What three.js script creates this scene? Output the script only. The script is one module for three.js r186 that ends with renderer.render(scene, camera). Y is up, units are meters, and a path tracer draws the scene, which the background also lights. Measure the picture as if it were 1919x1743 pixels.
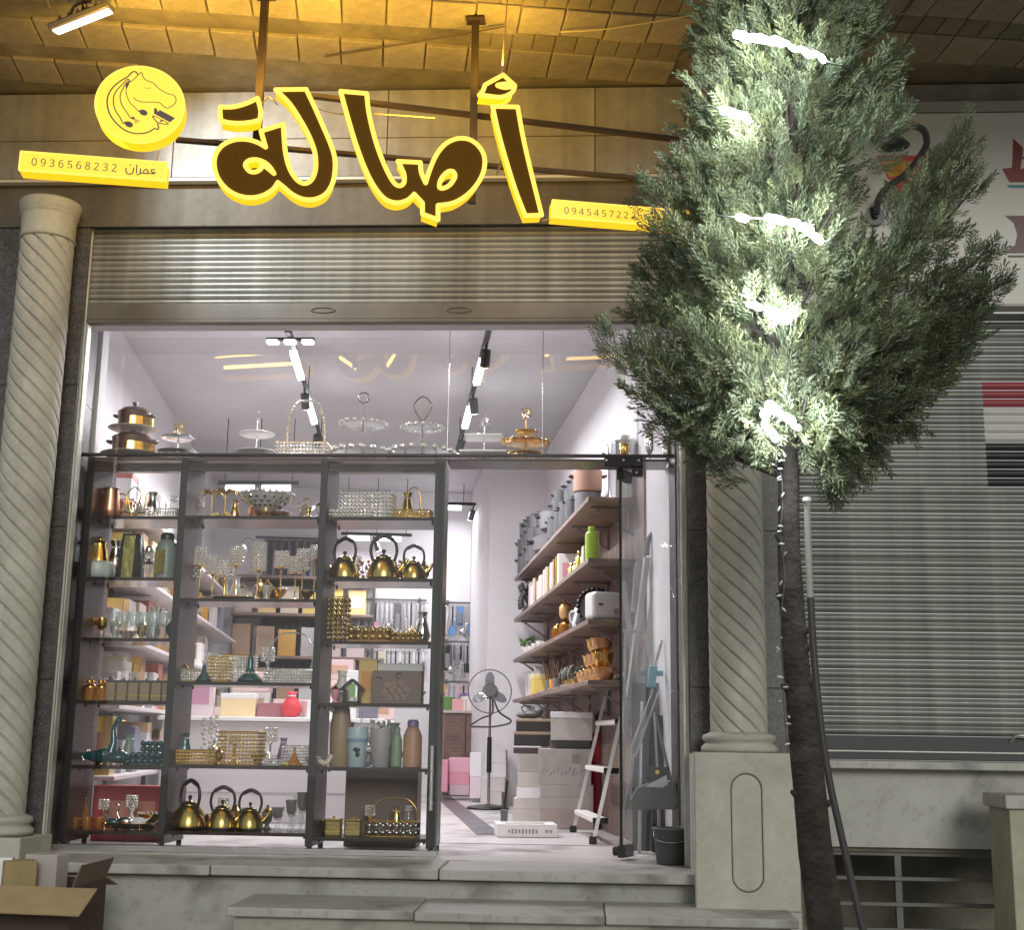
import * as THREE from 'three';
import { RoundedBoxGeometry } from 'three/addons/geometries/RoundedBoxGeometry.js';
import { mergeGeometries, mergeVertices, toCreasedNormals } from 'three/addons/utils/BufferGeometryUtils.js';
import { RectAreaLightUniformsLib } from 'three/addons/lights/RectAreaLightUniformsLib.js';
RectAreaLightUniformsLib.init();

// ---------------------------------------------------------------- camera, sky, glow of unseen street lamps, exposure
const scene = new THREE.Scene();
const renderer = new THREE.WebGLRenderer({ antialias: true });
renderer.toneMapping = THREE.LinearToneMapping;
renderer.toneMappingExposure = 1.3;
renderer.shadowMap.enabled = true;
const PW = 1919, PH = 1743, FOC = 2480;                       // photograph size and focal length in its pixels
const camera = new THREE.PerspectiveCamera(2 * Math.atan(PH / 2 / FOC) * 180 / Math.PI, PW / PH, 0.1, 400);
camera.position.set(0, 0.59, 6.9);
camera.rotation.set(Math.atan(513 / FOC), 3.2 * Math.PI / 180, 0.0145, 'YXZ');
camera.updateMatrixWorld(true);

{ // night sky over a lit town: an even dim glow, a little warmer low down
  const w = 64, h = 32, d = new Float32Array(w * h * 4);
  for (let j = 0; j < h; j++) for (let i = 0; i < w; i++) {
    const up = Math.max(0, (j + 0.5) / h * 2 - 1), k = (j * w + i) * 4;
    d[k] = 0.36 - 0.08 * up; d[k + 1] = 0.37 - 0.07 * up; d[k + 2] = 0.355 - 0.03 * up; d[k + 3] = 1;
  }
  const t = new THREE.DataTexture(d, w, h, THREE.RGBAFormat, THREE.FloatType);
  t.mapping = THREE.EquirectangularReflectionMapping; t.magFilter = THREE.LinearFilter; t.needsUpdate = true;
  scene.background = t; scene.environment = t;
}
const streetGlow = new THREE.DirectionalLight(new THREE.Color(1.0, 0.98, 0.9), 0.95);  // one soft light added to stand in for unseen street lamps behind the camera
streetGlow.name = 'street_glow'; streetGlow.position.set(2.2, 4.2, 9); streetGlow.target.position.set(0, 1.2, 0);
streetGlow.castShadow = true; streetGlow.shadow.radius = 36;
Object.assign(streetGlow.shadow.camera, { left: -8, right: 8, top: 8, bottom: -8, near: 0.1, far: 40 });
scene.add(streetGlow, streetGlow.target);

// ---------------------------------------------------------------- helpers
const V = (x, y, z) => new THREE.Vector3(x, y, z), R = Math.PI / 180;
let seed = 7;
const rnd = () => { seed = (seed + 0x6d2b79f5) | 0; let t = Math.imul(seed ^ (seed >>> 15), 1 | seed); t = (t + Math.imul(t ^ (t >>> 7), 61 | t)) ^ t; return ((t ^ (t >>> 14)) >>> 0) / 4294967296; };
const rr = (a, b) => a + (b - a) * rnd();
const pick = (a) => a[Math.floor(rnd() * a.length) % a.length];
function ray(px, py) {                                        // direction seen at a pixel of the photograph
  return V((px - PW / 2) / FOC, -(py - PH / 2) / FOC, -1).applyQuaternion(camera.quaternion);
}
function W(px, py, z = 0) { const d = ray(px, py), t = (z - camera.position.z) / d.z; return camera.position.clone().addScaledVector(d, t); }        // where that ray meets the plane z
function WY(px, py, y = 0) { const d = ray(px, py), t = (y - camera.position.y) / d.y; return camera.position.clone().addScaledVector(d, t); }       // where it meets the level y
const SK = 9 * R, RU = V(-Math.sin(SK), 0, -Math.cos(SK)), RA = V(Math.cos(SK), 0, -Math.sin(SK));   // the shop runs back at a slant to its front
const ppm = (z) => FOC / (camera.position.z - z);            // photograph pixels per metre at depth z

const ORD = 'first second third fourth fifth sixth seventh eighth ninth tenth eleventh twelfth thirteenth fourteenth fifteenth sixteenth seventeenth eighteenth nineteenth twentieth'.split(' ');
const ord = (k) => ORD[k] ?? 'twenty ' + ORD[k - 20];
const taken = new Map();
function numbered(n) { const k = taken.get(n) ?? 0; taken.set(n, k + 1); return k ? `${n}_${String(k).padStart(3, '0')}` : n; }
function setup(m) { m.castShadow = true; m.receiveShadow = true; return m; }
const LOOSE = new Set(['blooms', 'bead_lattice', 'berries', 'jewels', 'straws', 'spoons', 'flowers', 'wires']);
function thing(name, label, category, pos = [0, 0, 0], turn = 0, group) {
  const o = new THREE.Group(); o.name = numbered(name); scene.add(o);
  if (pos.isVector3) o.position.copy(pos); else o.position.set(...pos);
  o.rotation.y = turn; o.userData = { label, category };
  if (group) o.userData.group = group;
  return o;
}
function part(parent, name, geo, mat, pos, rot) {
  const m = setup(new THREE.Mesh(geo, mat)); m.name = name; if (LOOSE.has(name)) m.userData = { kind: 'stuff' };
  if (pos) pos.isVector3 ? m.position.copy(pos) : m.position.set(...pos);
  if (rot) m.rotation.set(...rot);
  parent.add(m); return m;
}
function struct(name, geo, mat, pos, rot) { const m = part(scene, numbered(name), geo, mat, pos, rot); m.userData = { kind: 'structure' }; return m; }
function solo(name, label, category, geo, mat, pos, rot, group) {
  const m = part(scene, numbered(name), geo, mat, pos, rot); m.userData = { label, category }; if (group) m.userData.group = group; return m;
}
function copyOf(src, pos, turn, label, s = 1) {
  const c = src.clone(); c.name = numbered(src.name.replace(/_\d{3}$/, '')); scene.add(c);
  c.userData = { ...src.userData }; if (label) c.userData.label = label;
  pos.isVector3 ? c.position.copy(pos) : c.position.set(...pos); if (turn !== undefined) c.rotation.y = turn;
  if (s !== 1) c.scale.setScalar(s);
  return c;
}
// geometry
function uvm(g) {                                             // uv in metres, by the way each face points
  if (g.index) g = g.toNonIndexed();
  const p = g.attributes.position, uv = new Float32Array(p.count * 2), a = V(), b = V(), c = V(), n = V();
  for (let i = 0; i < p.count; i += 3) {
    a.fromBufferAttribute(p, i); b.fromBufferAttribute(p, i + 1); c.fromBufferAttribute(p, i + 2);
    n.subVectors(b, a).cross(c.clone().sub(a));
    const x = Math.abs(n.x), y = Math.abs(n.y), z = Math.abs(n.z);
    [a, b, c].forEach((v, k) => { const j = (i + k) * 2; if (z >= x && z >= y) { uv[j] = v.x; uv[j + 1] = v.y; } else if (x >= y) { uv[j] = v.z; uv[j + 1] = v.y; } else { uv[j] = v.x; uv[j + 1] = v.z; } });
  }
  g.setAttribute('uv', new THREE.BufferAttribute(uv, 2)); return g;
}
const box = (w, h, d) => uvm(new THREE.BoxGeometry(w, h, d));
const rbox = (w, h, d, r = 0.006, s = 1) => uvm(new RoundedBoxGeometry(w, h, d, s, Math.min(r, w / 2.01, h / 2.01, d / 2.01)));
const at = (g, x = 0, y = 0, z = 0, rx = 0, ry = 0, rz = 0) => { g.applyMatrix4(new THREE.Matrix4().compose(V(x, y, z), new THREE.Quaternion().setFromEuler(new THREE.Euler(rx, ry, rz)), V(1, 1, 1))); return g; };
const lathe = (pts, seg = 24) => new THREE.LatheGeometry(pts.map(([r, y]) => new THREE.Vector2(Math.max(r, 0.0001), y)), seg);
const cyl = (r0, r1, h, seg = 16) => new THREE.CylinderGeometry(r1, r0, h, seg).translate(0, h / 2, 0);   // stands on y = 0; r0 below
const sph = (r, a = 12, b = 8) => new THREE.SphereGeometry(r, a, b);
function curve(pts) { return new THREE.CatmullRomCurve3(pts.map((p) => (p.isVector3 ? p : V(...p)))); }
const tube = (pts, r, n = 24, seg = 8, closed = false) => { const c = curve(pts); c.closed = closed; return new THREE.TubeGeometry(c, n, r, seg, closed); };
function rod(a, b, r, seg = 8) { a = a.isVector3 ? a : V(...a); b = b.isVector3 ? b : V(...b); const d = b.clone().sub(a), g = new THREE.CylinderGeometry(r, r, d.length(), seg); g.applyQuaternion(new THREE.Quaternion().setFromUnitVectors(V(0, 1, 0), d.normalize())); return g.translate((a.x + b.x) / 2, (a.y + b.y) / 2, (a.z + b.z) / 2); }
function bar(a, b, w, t) { a = a.isVector3 ? a : V(...a); b = b.isVector3 ? b : V(...b); const d = b.clone().sub(a), g = box(w, d.length(), t); g.applyQuaternion(new THREE.Quaternion().setFromUnitVectors(V(0, 1, 0), d.normalize())); return g.translate((a.x + b.x) / 2, (a.y + b.y) / 2, (a.z + b.z) / 2); }
const merge = (list) => { const anyI = list.some((g) => !g.index); return mergeGeometries(list.map((g) => { const q = anyI && g.index ? g.toNonIndexed() : g; for (const k of Object.keys(q.attributes)) if (!['position', 'normal', 'uv'].includes(k)) q.deleteAttribute(k); return q; })); };
function wallBox(a, b, y0, y1, t) {                           // an upright slab from ground point a to b, its face on the line, t thick to the left of a->b
  const d = b.clone().sub(a); d.y = 0; const L = d.length(), g = box(L, y1 - y0, t).translate(L / 2, (y0 + y1) / 2, -t / 2);
  return { g, pos: V(a.x, 0, a.z), rot: [0, -Math.atan2(d.z, d.x), 0] };
}

// ---------------------------------------------------------------- textures
function lattice(n, s) { const a = new Float32Array(n * n); let q = s * 7919 + 13; for (let i = 0; i < a.length; i++) { q = (Math.imul(q, 1664525) + 1013904223) | 0; a[i] = ((q >>> 8) & 0xffff) / 65535; } return a; }
const lat = {};
function vnoise(u, v, n, s) {                                 // tiles over 0..1
  const a = (lat[n + '_' + s] ??= lattice(n, s)), x = ((u % 1) + 1) % 1 * n, y = ((v % 1) + 1) % 1 * n, i = Math.floor(x), j = Math.floor(y), f = x - i, g = y - j, F = f * f * (3 - 2 * f), G = g * g * (3 - 2 * g);
  const q = (ii, jj) => a[(jj % n) * n + (ii % n)];
  return (q(i, j) * (1 - F) + q(i + 1, j) * F) * (1 - G) + (q(i, j + 1) * (1 - F) + q(i + 1, j + 1) * F) * G;
}
function fbm(u, v, n, oct, s) { let t = 0, a = 0.5, w = 0; for (let k = 0; k < oct; k++) { t += a * vnoise(u, v, n << k, s + k); w += a; a *= 0.55; } return t / w; }
function tex(size, metres, fn, srgb = true, sx = 1) {
  const d = new Uint8Array(size * size * 4);
  for (let j = 0; j < size; j++) for (let i = 0; i < size; i++) {
    const c = fn(i / size, j / size), k = (j * size + i) * 4, [r, g, b] = Array.isArray(c) ? c : [c, c, c];
    d[k] = Math.max(0, Math.min(255, r * 255)); d[k + 1] = Math.max(0, Math.min(255, g * 255)); d[k + 2] = Math.max(0, Math.min(255, b * 255)); d[k + 3] = 255;
  }
  const t = new THREE.DataTexture(d, size, size); t.wrapS = t.wrapT = THREE.RepeatWrapping; t.magFilter = THREE.LinearFilter; t.minFilter = THREE.LinearMipmapLinearFilter; t.generateMipmaps = true;
  t.repeat.set(sx / metres, 1 / metres); if (srgb) t.colorSpace = THREE.SRGBColorSpace; t.needsUpdate = true; return t;
}
const T = {};
T.stone = tex(512, 0.9, (u, v) => { const a = fbm(u, v, 6, 5, 1), b = fbm(u, v, 40, 3, 9), k = 0.8 + 0.16 * a + 0.08 * b - (b > 0.8 ? 0.05 : 0); return [k, k * (0.985 + 0.02 * a), k * (0.95 + 0.05 * b)]; });
T.marble = tex(512, 1.3, (u, v) => {
  const w = fbm(u, v, 4, 5, 21), vein = Math.pow(1 - Math.abs(2 * fbm(u + w * 0.25, v + w * 0.2, 4, 5, 33) - 1), 14), g = fbm(u, v, 24, 3, 5);
  const dirt = Math.max(0, fbm(u, v, 5, 5, 77) - 0.56) * 1.3 + (fbm(u, v, 48, 2, 79) > 0.76 ? 0.06 : 0), k = 0.88 + 0.12 * w + 0.05 * (g - 0.5) - 0.04 * vein - dirt * 0.9; return [k, k * 0.995, k * 0.975];
});
T.granite = tex(512, 0.35, (u, v) => { const a = fbm(u, v, 64, 2, 3), b = fbm(u, v, 10, 3, 8); const k = 0.62 + 0.5 * (a - 0.5) + 0.25 * b + (a > 0.78 ? 0.25 : 0); return [k, k, k * 1.01]; });
T.concrete = tex(512, 0.8, (u, v) => { const a = fbm(u, v, 6, 5, 41), b = fbm(u, v, 48, 3, 47); const k = 0.66 + 0.34 * a + 0.12 * (b - 0.5) - (b > 0.78 ? 0.08 : 0); return [k, k * 0.985, k * 0.95]; });
T.plaster = tex(256, 1.6, (u, v) => { const a = fbm(u, v, 4, 5, 61), k = 0.93 + 0.07 * a; return [k, k, k]; });
T.wood = tex(512, 0.7, (u, v) => { const w = fbm(u, v, 4, 3, 55), g = fbm(u * 1 + w * 0.05, v * 1, 4, 2, 51), f = 0.5 + 0.5 * Math.sin((v * 22 + w * 3.2 + g * 1.5) * Math.PI * 2), s = fbm(u * 1, v * 1, 8, 2, 57); const q = vnoise(u, v * 1, 128, 3); const k = 0.68 + 0.2 * f * s + 0.22 * w + 0.06 * (q - 0.5); return [k, k * 0.95, k * 0.9]; });
T.card = tex(256, 0.5, (u, v) => { const a = fbm(u, v, 6, 4, 81), b = 0.5 + 0.5 * Math.sin(v * Math.PI * 2 * 80), k = 0.86 + 0.12 * a + 0.03 * b; return [k, k * 0.98, k * 0.95]; });
T.metal = tex(256, 0.6, (u, v) => { const a = fbm(u, v, 5, 4, 91), b = fbm(u, v, 64, 2, 93), k = 0.8 + 0.2 * a + 0.06 * (b - 0.5); return k; });
T.streak = tex(512, 1.9, (u, v) => { const a = fbm(u, 0.3, 24, 4, 101), b = fbm(u, v, 6, 4, 103), c = fbm(u, v, 64, 2, 105), k = 0.72 + 0.24 * a + 0.16 * (b - 0.5) + 0.08 * (c - 0.5); return [k, k * 0.995, k * 0.975]; });
T.grain = tex(512, 0.25, (u, v) => 0.5 + 0.9 * (fbm(u, v, 32, 4, 15) - 0.5), false);
T.lump = tex(512, 0.8, (u, v) => 0.5 + 1.1 * (fbm(u, v, 8, 5, 17) - 0.5), false);
T.bark = tex(512, 0.3, (u, v) => { const w = fbm(u, v, 6, 3, 19), r = fbm(u, v, 16, 4, 23); return Math.max(0, Math.min(1, 0.5 + 0.9 * (Math.abs(Math.sin((u * 12 + w * 2.4) * Math.PI)) - 0.5) * 0.8 + (r - 0.5))); }, false);
T.barkc = tex(512, 0.3, (u, v) => { const w = fbm(u, v, 6, 3, 19), r = fbm(u, v, 16, 4, 23), k = 0.7 + 0.35 * (r - 0.3) + 0.2 * w; return [k, k * 0.95, k * 0.9]; });

// ---------------------------------------------------------------- materials
const mats = new Map();
function mat(color, rough = 0.6, o = {}) {
  const key = JSON.stringify([color, rough, Object.entries(o).map(([k, v]) => [k, v?.isTexture ? v.uuid : v])]);
  if (mats.has(key)) return mats.get(key);
  const { metal = 0, ...rest } = o;
  const m = new THREE.MeshPhysicalMaterial({ roughness: rough, metalness: metal, ...rest });
  Array.isArray(color) ? m.color.setRGB(...color) : m.color.set(color);
  mats.set(key, m); return m;
}
function glow(color, k) { const m = new THREE.MeshStandardMaterial({ roughness: 0.6 }); m.color.setRGB(0.5, 0.5, 0.5); m.emissive.setRGB(...color); m.emissiveIntensity = k; return m; }
const M = {
  stone: mat([0.50, 0.495, 0.45], 0.66, { map: T.stone, bumpMap: T.grain, bumpScale: 0.0012 }),
  marble: mat([0.46, 0.46, 0.44], 0.5, { map: T.marble, bumpMap: T.lump, bumpScale: 0.001 }),
  granite: mat([0.15, 0.142, 0.135], 0.38, { map: T.granite }),
  concrete: mat([0.42, 0.38, 0.30], 0.85, { map: T.concrete, bumpMap: T.grain, bumpScale: 0.003 }),
  rib: mat([0.27, 0.245, 0.185], 0.9, { map: T.concrete, bumpMap: T.lump, bumpScale: 0.008 }),
  shutter: mat([0.50, 0.505, 0.49], 0.4, { metal: 0.3, map: T.streak }),
  shutterB: mat([0.30, 0.315, 0.30], 0.45, { metal: 0.3, map: T.streak }),
  bottomBar: mat([0.2, 0.185, 0.165], 0.5, { metal: 0.3, map: T.metal }),
  fascia: mat([0.38, 0.375, 0.36], 0.5, { map: T.streak }),
  black: mat([0.018, 0.018, 0.02], 0.45),
  blackSoft: mat([0.03, 0.03, 0.033], 0.7),
  steelFrame: mat([0.045, 0.03, 0.018], 0.6, { metal: 0.2, map: T.metal }),
  alu: mat([0.62, 0.62, 0.63], 0.32, { metal: 0.85, roughnessMap: T.metal }),
  aluFrame: mat([0.55, 0.54, 0.50], 0.42, { metal: 0.6, map: T.metal }),
  white: mat([0.74, 0.73, 0.73], 0.55),
  wall: mat([0.78, 0.765, 0.785], 0.8, { map: T.plaster, bumpMap: T.grain, bumpScale: 0.0006 }),
  floorIn: mat([0.7, 0.675, 0.69], 0.3, { map: T.marble }),
  glass: mat([0.97, 0.98, 0.98], 0.02, { transmission: 1, thickness: 0, ior: 1.75 }),
};
// ================================================================ the street front
const ZF = 0.35, ZS = 0.27;                                   // face of the piers, plane of the roller shutters; the shop glass is at z = 0
const GX0 = -2.745, GX1 = 0.515;                              // the shop opening
const YC = W(700, 168, 0.42).y;                               // underside of the block soffit
const YH = W(700, 604, ZS + 0.03).y;                          // underside of the raised shutter
const GY = -0.93;                                             // pavement
struct('pavement', uvm(new THREE.PlaneGeometry(60, 60).rotateX(-Math.PI / 2)), mat([0.40, 0.385, 0.36], 0.8, { map: T.concrete, bumpMap: T.grain, bumpScale: 0.003 }), [0, GY, 14]);

// floor slab of the shop with its nosing, riser, entrance step
{
  for (const [a, b] of [[GX0, -1.72], [-1.72, -0.66], [-0.66, GX1]]) struct('floor_sill', rbox(b - a - 0.004, 0.048, 0.5, 0.009, 2), pick([M.marble, mat([0.43, 0.43, 0.41], 0.5, { map: T.marble, bumpMap: T.lump, bumpScale: 0.001 })]), [(a + b) / 2, -0.024 + rr(-0.0015, 0.0015), 0.37 + rr(-0.003, 0.003)]);
  struct('base_wall', box(3.24, 0.87, 0.42), M.marble, [(GX0 + GX1) / 2, GY + 0.435, 0.33]);
  const x0 = W(445, 1697, 0.85).x, x1 = W(1484, 1712, 0.85).x;
  const st = thing('entrance_step', 'long grey marble entrance step with worn front edge below shop door', 'step', [(x0 + x1) / 2, GY, 0]);
  const yt = W(960, 1694, 0.72).y;
  for (let k = 0; k < 3; k++) part(st, 'tread', rbox((x1 - x0) / 3 - 0.004, 0.04, 0.5, 0.008, 2), k === 1 ? mat([0.42, 0.42, 0.40], 0.5, { map: T.marble, bumpMap: T.lump, bumpScale: 0.001 }) : M.marble, [(k - 1) * (x1 - x0) / 3, yt - GY - 0.02 + rr(-0.002, 0.002), 0.8 + rr(-0.003, 0.003)]);
  part(st, 'riser', box(x1 - x0 - 0.06, yt - GY - 0.044, 0.44), mat([0.40, 0.385, 0.35], 0.6, { map: T.marble }), [0, (yt - GY - 0.044) / 2, 0.79]);
}
// piers between the shops, clad in dark granite, each with a light inner lining toward the glass
const piers = [[[0.515, ZF], [1.005, ZF], [1.005, -0.25], [0.46, -0.25], [0.515, 0]], [[-3.2, ZF], [-2.64, ZF], [-2.738, 0], [-2.78, -0.25], [-3.2, -0.25]]];
for (const [i, pl] of piers.entries()) {
  const t = thing('granite_pier', i ? 'dark granite pier behind the spiral column beside the phone number sign' : 'dark granite pier behind the spiral column beside the tree trunk', 'pier', [pl[0][0], GY, 0]);
  const H = YC - GY, seams = [0, 0.9, 1.78, 2.55, 3.3, H], sh = new THREE.Shape(pl.map(([x, z]) => new THREE.Vector2(x - pl[0][0], -z)));
  for (let k = 0; k + 1 < seams.length; k++) part(t, 'granite_panel', uvm(new THREE.ExtrudeGeometry(sh, { depth: seams[k + 1] - seams[k] - 0.004, bevelEnabled: false }).rotateX(-Math.PI / 2)), M.granite, [0, seams[k], 0]);
  const [A, B] = i ? [pl[1], pl[2]] : [pl[0], pl[4]], L = Math.hypot(A[0] - B[0], A[1] - B[1]) * 0.8;
  part(t, 'reveal_lining', rbox(0.012, 3.3, L, 0.003), mat([0.5, 0.49, 0.45], 0.5, { map: T.stone }), [(A[0] + B[0]) / 2 - pl[0][0] + (i ? 0.007 : -0.007), 0.93 + 1.65, (A[1] + B[1]) / 2], [0, Math.atan2(A[0] - B[0], A[1] - B[1]), 0]);
}
// spiral-grooved half columns
function spiralShaft(r, h, pitch, turns, amp) {
  const nu = 128, nv = 620, pos = [], uv = [], idx = [];
  for (let j = 0; j <= nv; j++) for (let i = 0; i <= nu; i++) {
    const a = i / nu * Math.PI * 2, y = j / nv * h;
    let f = ((y + a * r * turns) / pitch) % 1; if (f < 0) f += 1;
    const e = Math.min(f, 1 - f) * pitch;                      // distance to the groove line
    const g = Math.max(0, 1 - e / 0.0075), soft = Math.sin(f * Math.PI);
    const q = r - amp * g * g * (3 - 2 * g) + 0.0025 * soft;
    pos.push(Math.sin(a) * q, y, Math.cos(a) * q); uv.push(a * r, y);
  }
  for (let j = 0; j < nv; j++) for (let i = 0; i < nu; i++) { const k = j * (nu + 1) + i; idx.push(k, k + 1, k + nu + 1, k + 1, k + nu + 2, k + nu + 1); }
  const g = new THREE.BufferGeometry(); g.setAttribute('position', new THREE.Float32BufferAttribute(pos, 3)); g.setAttribute('uv', new THREE.Float32BufferAttribute(uv, 2)); g.setIndex(idx); g.computeVertexNormals(); return g;
}
function stadium(w, h, n = 14) { const s = new THREE.Shape(), r = w / 2, k = h / 2 - r; s.moveTo(r, -k); s.lineTo(r, k); s.absarc(0, k, r, 0, Math.PI, false); s.lineTo(-r, -k); s.absarc(0, -k, r, Math.PI, Math.PI * 2, false); return s; }
const ZC = 0.5;
for (const [i, cx] of [W(1381, 1200, ZC).x, -2.804].entries()) {
  const t = thing('spiral_column', i ? 'cream stone column with spiral grooves and a capital below the yellow sign' : 'cream stone column with spiral grooves on a pedestal behind the tree', 'column', [cx, GY, ZC]);
  const yb = (i ? W(20, 1570, 0.62).y : 0.535) - GY, yTop = (i ? W(90, 455, ZC).y : 3.0) - GY, r = 0.132;
  part(t, 'shaft', spiralShaft(r, yTop - yb - 0.1, 0.082, 9 * 0.082 / (2 * Math.PI * r), 0.016), M.stone, [0, yb + 0.1, 0]);
  part(t, 'base_moulding', lathe([[0.001, 0.0], [0.178, 0], [0.178, 0.03], [0.165, 0.042], [0.155, 0.052], [0.168, 0.06], [0.172, 0.072], [0.168, 0.086], [0.15, 0.092], [0.135, 0.1], [0.1, 0.101]], 40), M.stone, [0, yb, 0]);
  part(t, 'capital', lathe([[0.1, 0], [0.137, 0.0], [0.142, 0.012], [0.137, 0.02], [0.139, 0.13], [0.144, 0.135], [0.15, 0.15], [0.147, 0.16], [0.155, 0.185], [0.158, 0.2], [0.152, 0.212], [0.001, 0.213]], 40), M.stone, [0, yTop, 0]);
  // pedestal with a sunk stadium outline
  const pw = 0.446, ph = yb - (W(1385, 1705, 0.75).y - GY), pd = 0.4, y0 = yb - ph, s = new THREE.Shape();
  s.moveTo(-pw / 2, 0); s.lineTo(pw / 2, 0); s.lineTo(pw / 2, ph); s.lineTo(-pw / 2, ph); s.closePath();
  const yo = ph * 0.49, ho = stadium(0.155, 0.53), hole = new THREE.Path(ho.getPoints(10).map((p) => new THREE.Vector2(p.x, p.y + yo)).reverse());
  s.holes.push(hole);
  part(t, 'pedestal_face', uvm(new THREE.ExtrudeGeometry(s, { depth: 0.03, bevelEnabled: true, bevelThickness: 0.008, bevelSize: 0.008, bevelSegments: 3, curveSegments: 12 })), M.stone, [0, y0, 0.25 - 0.046]);
  part(t, 'pedestal_block', box(pw, ph, pd - 0.05), M.stone, [0, y0 + ph / 2, 0.25 - 0.046 - 0.002 - (pd - 0.05) / 2]);
  const inner = stadium(0.116, 0.49);
  part(t, 'pedestal_tablet', uvm(new THREE.ExtrudeGeometry(inner, { depth: 0.02, bevelEnabled: true, bevelThickness: 0.009, bevelSize: 0.009, bevelSegments: 3, curveSegments: 12 })), M.stone, [0, y0 + yo, 0.25 - 0.04]);
  part(t, 'plinth', box(pw + 0.02, y0, pd), M.marble, [0, y0 / 2, 0.05 - 0.02]);
}
// roller shutters: every slat is a curved strip
function slatGeo(L, p) {
  const n = 6, pos = [], idx = [], uv = [], prof = [];
  for (let k = 0; k <= n; k++) { const a = -0.5 + k / n; prof.push([a * p * 0.9, Math.cos(a * Math.PI) * p * 0.3]); }
  prof.push([p * 0.45 + 0.0001, -0.004], [p * 0.5, -0.004]);
  for (const [i, x] of [-L / 2, L / 2].entries()) prof.forEach(([y, z]) => { pos.push(x, y, z); uv.push(x, y); });
  const m = prof.length; for (let k = 0; k + 1 < m; k++) idx.push(k, m + k, k + 1, m + k, m + k + 1, k + 1);
  const g = new THREE.BufferGeometry(); g.setAttribute('position', new THREE.Float32BufferAttribute(pos, 3)); g.setAttribute('uv', new THREE.Float32BufferAttribute(uv, 2)); g.setIndex(idx); g.computeVertexNormals(); return g;
}
{ // our own, rolled up
  const SL = -2.665, w = GX1 - SL - 0.01, t = thing('roller_shutter', 'raised grey metal roller shutter with brown bottom bar over the lit shop', 'shutter', [(SL + GX1) / 2, 0, ZS]);
  const p = 0.0315, y0 = W(700, 570, ZS).y, g = slatGeo(w, p), mm = [M.shutter, mat([0.53, 0.535, 0.515], 0.38, { metal: 0.3, map: T.streak }), mat([0.46, 0.465, 0.45], 0.42, { metal: 0.3, map: T.streak })];
  for (let k = 0; k < 21; k++) part(t, 'slat', g, pick(mm), [0, y0 + p * (k + 0.5) + rr(-0.0008, 0.0008), rr(-0.0012, 0.0012)], [rr(-0.03, 0.03), 0, rr(-0.0004, 0.0004)]);
  part(t, 'bottom_bar', rbox(w, y0 - YH - 0.022, 0.04, 0.004), M.bottomBar, [0, (y0 + YH + 0.022) / 2, 0.004]);
  part(t, 'bottom_lip', rbox(w, 0.022, 0.052, 0.004), M.bottomBar, [0, YH + 0.011, 0.004]);
  for (const px of [605, 860]) { const q = W(px, 581, ZS + 0.03); part(t, 'oval_badge', new THREE.TorusGeometry(0.05, 0.004, 8, 28).scale(1.25, 0.28, 1), M.bottomBar, [q.x - t.position.x, q.y, 0.026]); }
  part(t, 'lintel_box', box(w, 0.22, 0.1), mat([0.17, 0.155, 0.13], 0.6, { map: T.streak }), [0, y0 + p * 21 + 0.11, -0.03]);
  for (const sx of [-1, 1]) part(t, 'guide_rail', rbox(0.035, YH + 0.1, 0.05, 0.004), sx < 0 ? M.aluFrame : M.aluFrame, [sx * (w / 2 - 0.0075), (YH + 0.1) / 2 + 0.002, -0.005]);
}
{ // fascia boards behind the sign
  const t = thing('fascia_panel', 'pale grey fascia boards behind the yellow letter sign', 'fascia', [0, 0, 0]);
  const yA = W(700, 333, 0.4).y, xs = [-3.3, -2.2, -1.05, 0.05, 1.03];
  for (let k = 0; k < 4; k++) for (const [q0, q1] of [[yA, (yA + YC) / 2 - 0.03], [(yA + YC) / 2 - 0.03, YC - 0.002]]) part(t, 'board', rbox(xs[k + 1] - xs[k] - 0.004, q1 - q0 - 0.004, 0.03, 0.003), M.fascia, [(xs[k] + xs[k + 1]) / 2, (q0 + q1) / 2, 0.405]);
  part(t, 'edge_trim', rbox(4.33, 0.018, 0.05, 0.004), mat([0.6, 0.58, 0.54], 0.4), [-1.135, yA - 0.013, 0.405]);
  part(t, 'backing', box(4.33, YC - yA + 0.25, 0.02), mat([0.17, 0.155, 0.13], 0.8, { map: T.streak }), [-1.135, (YC + yA) / 2 - 0.125, 0.355]);
}
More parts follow.
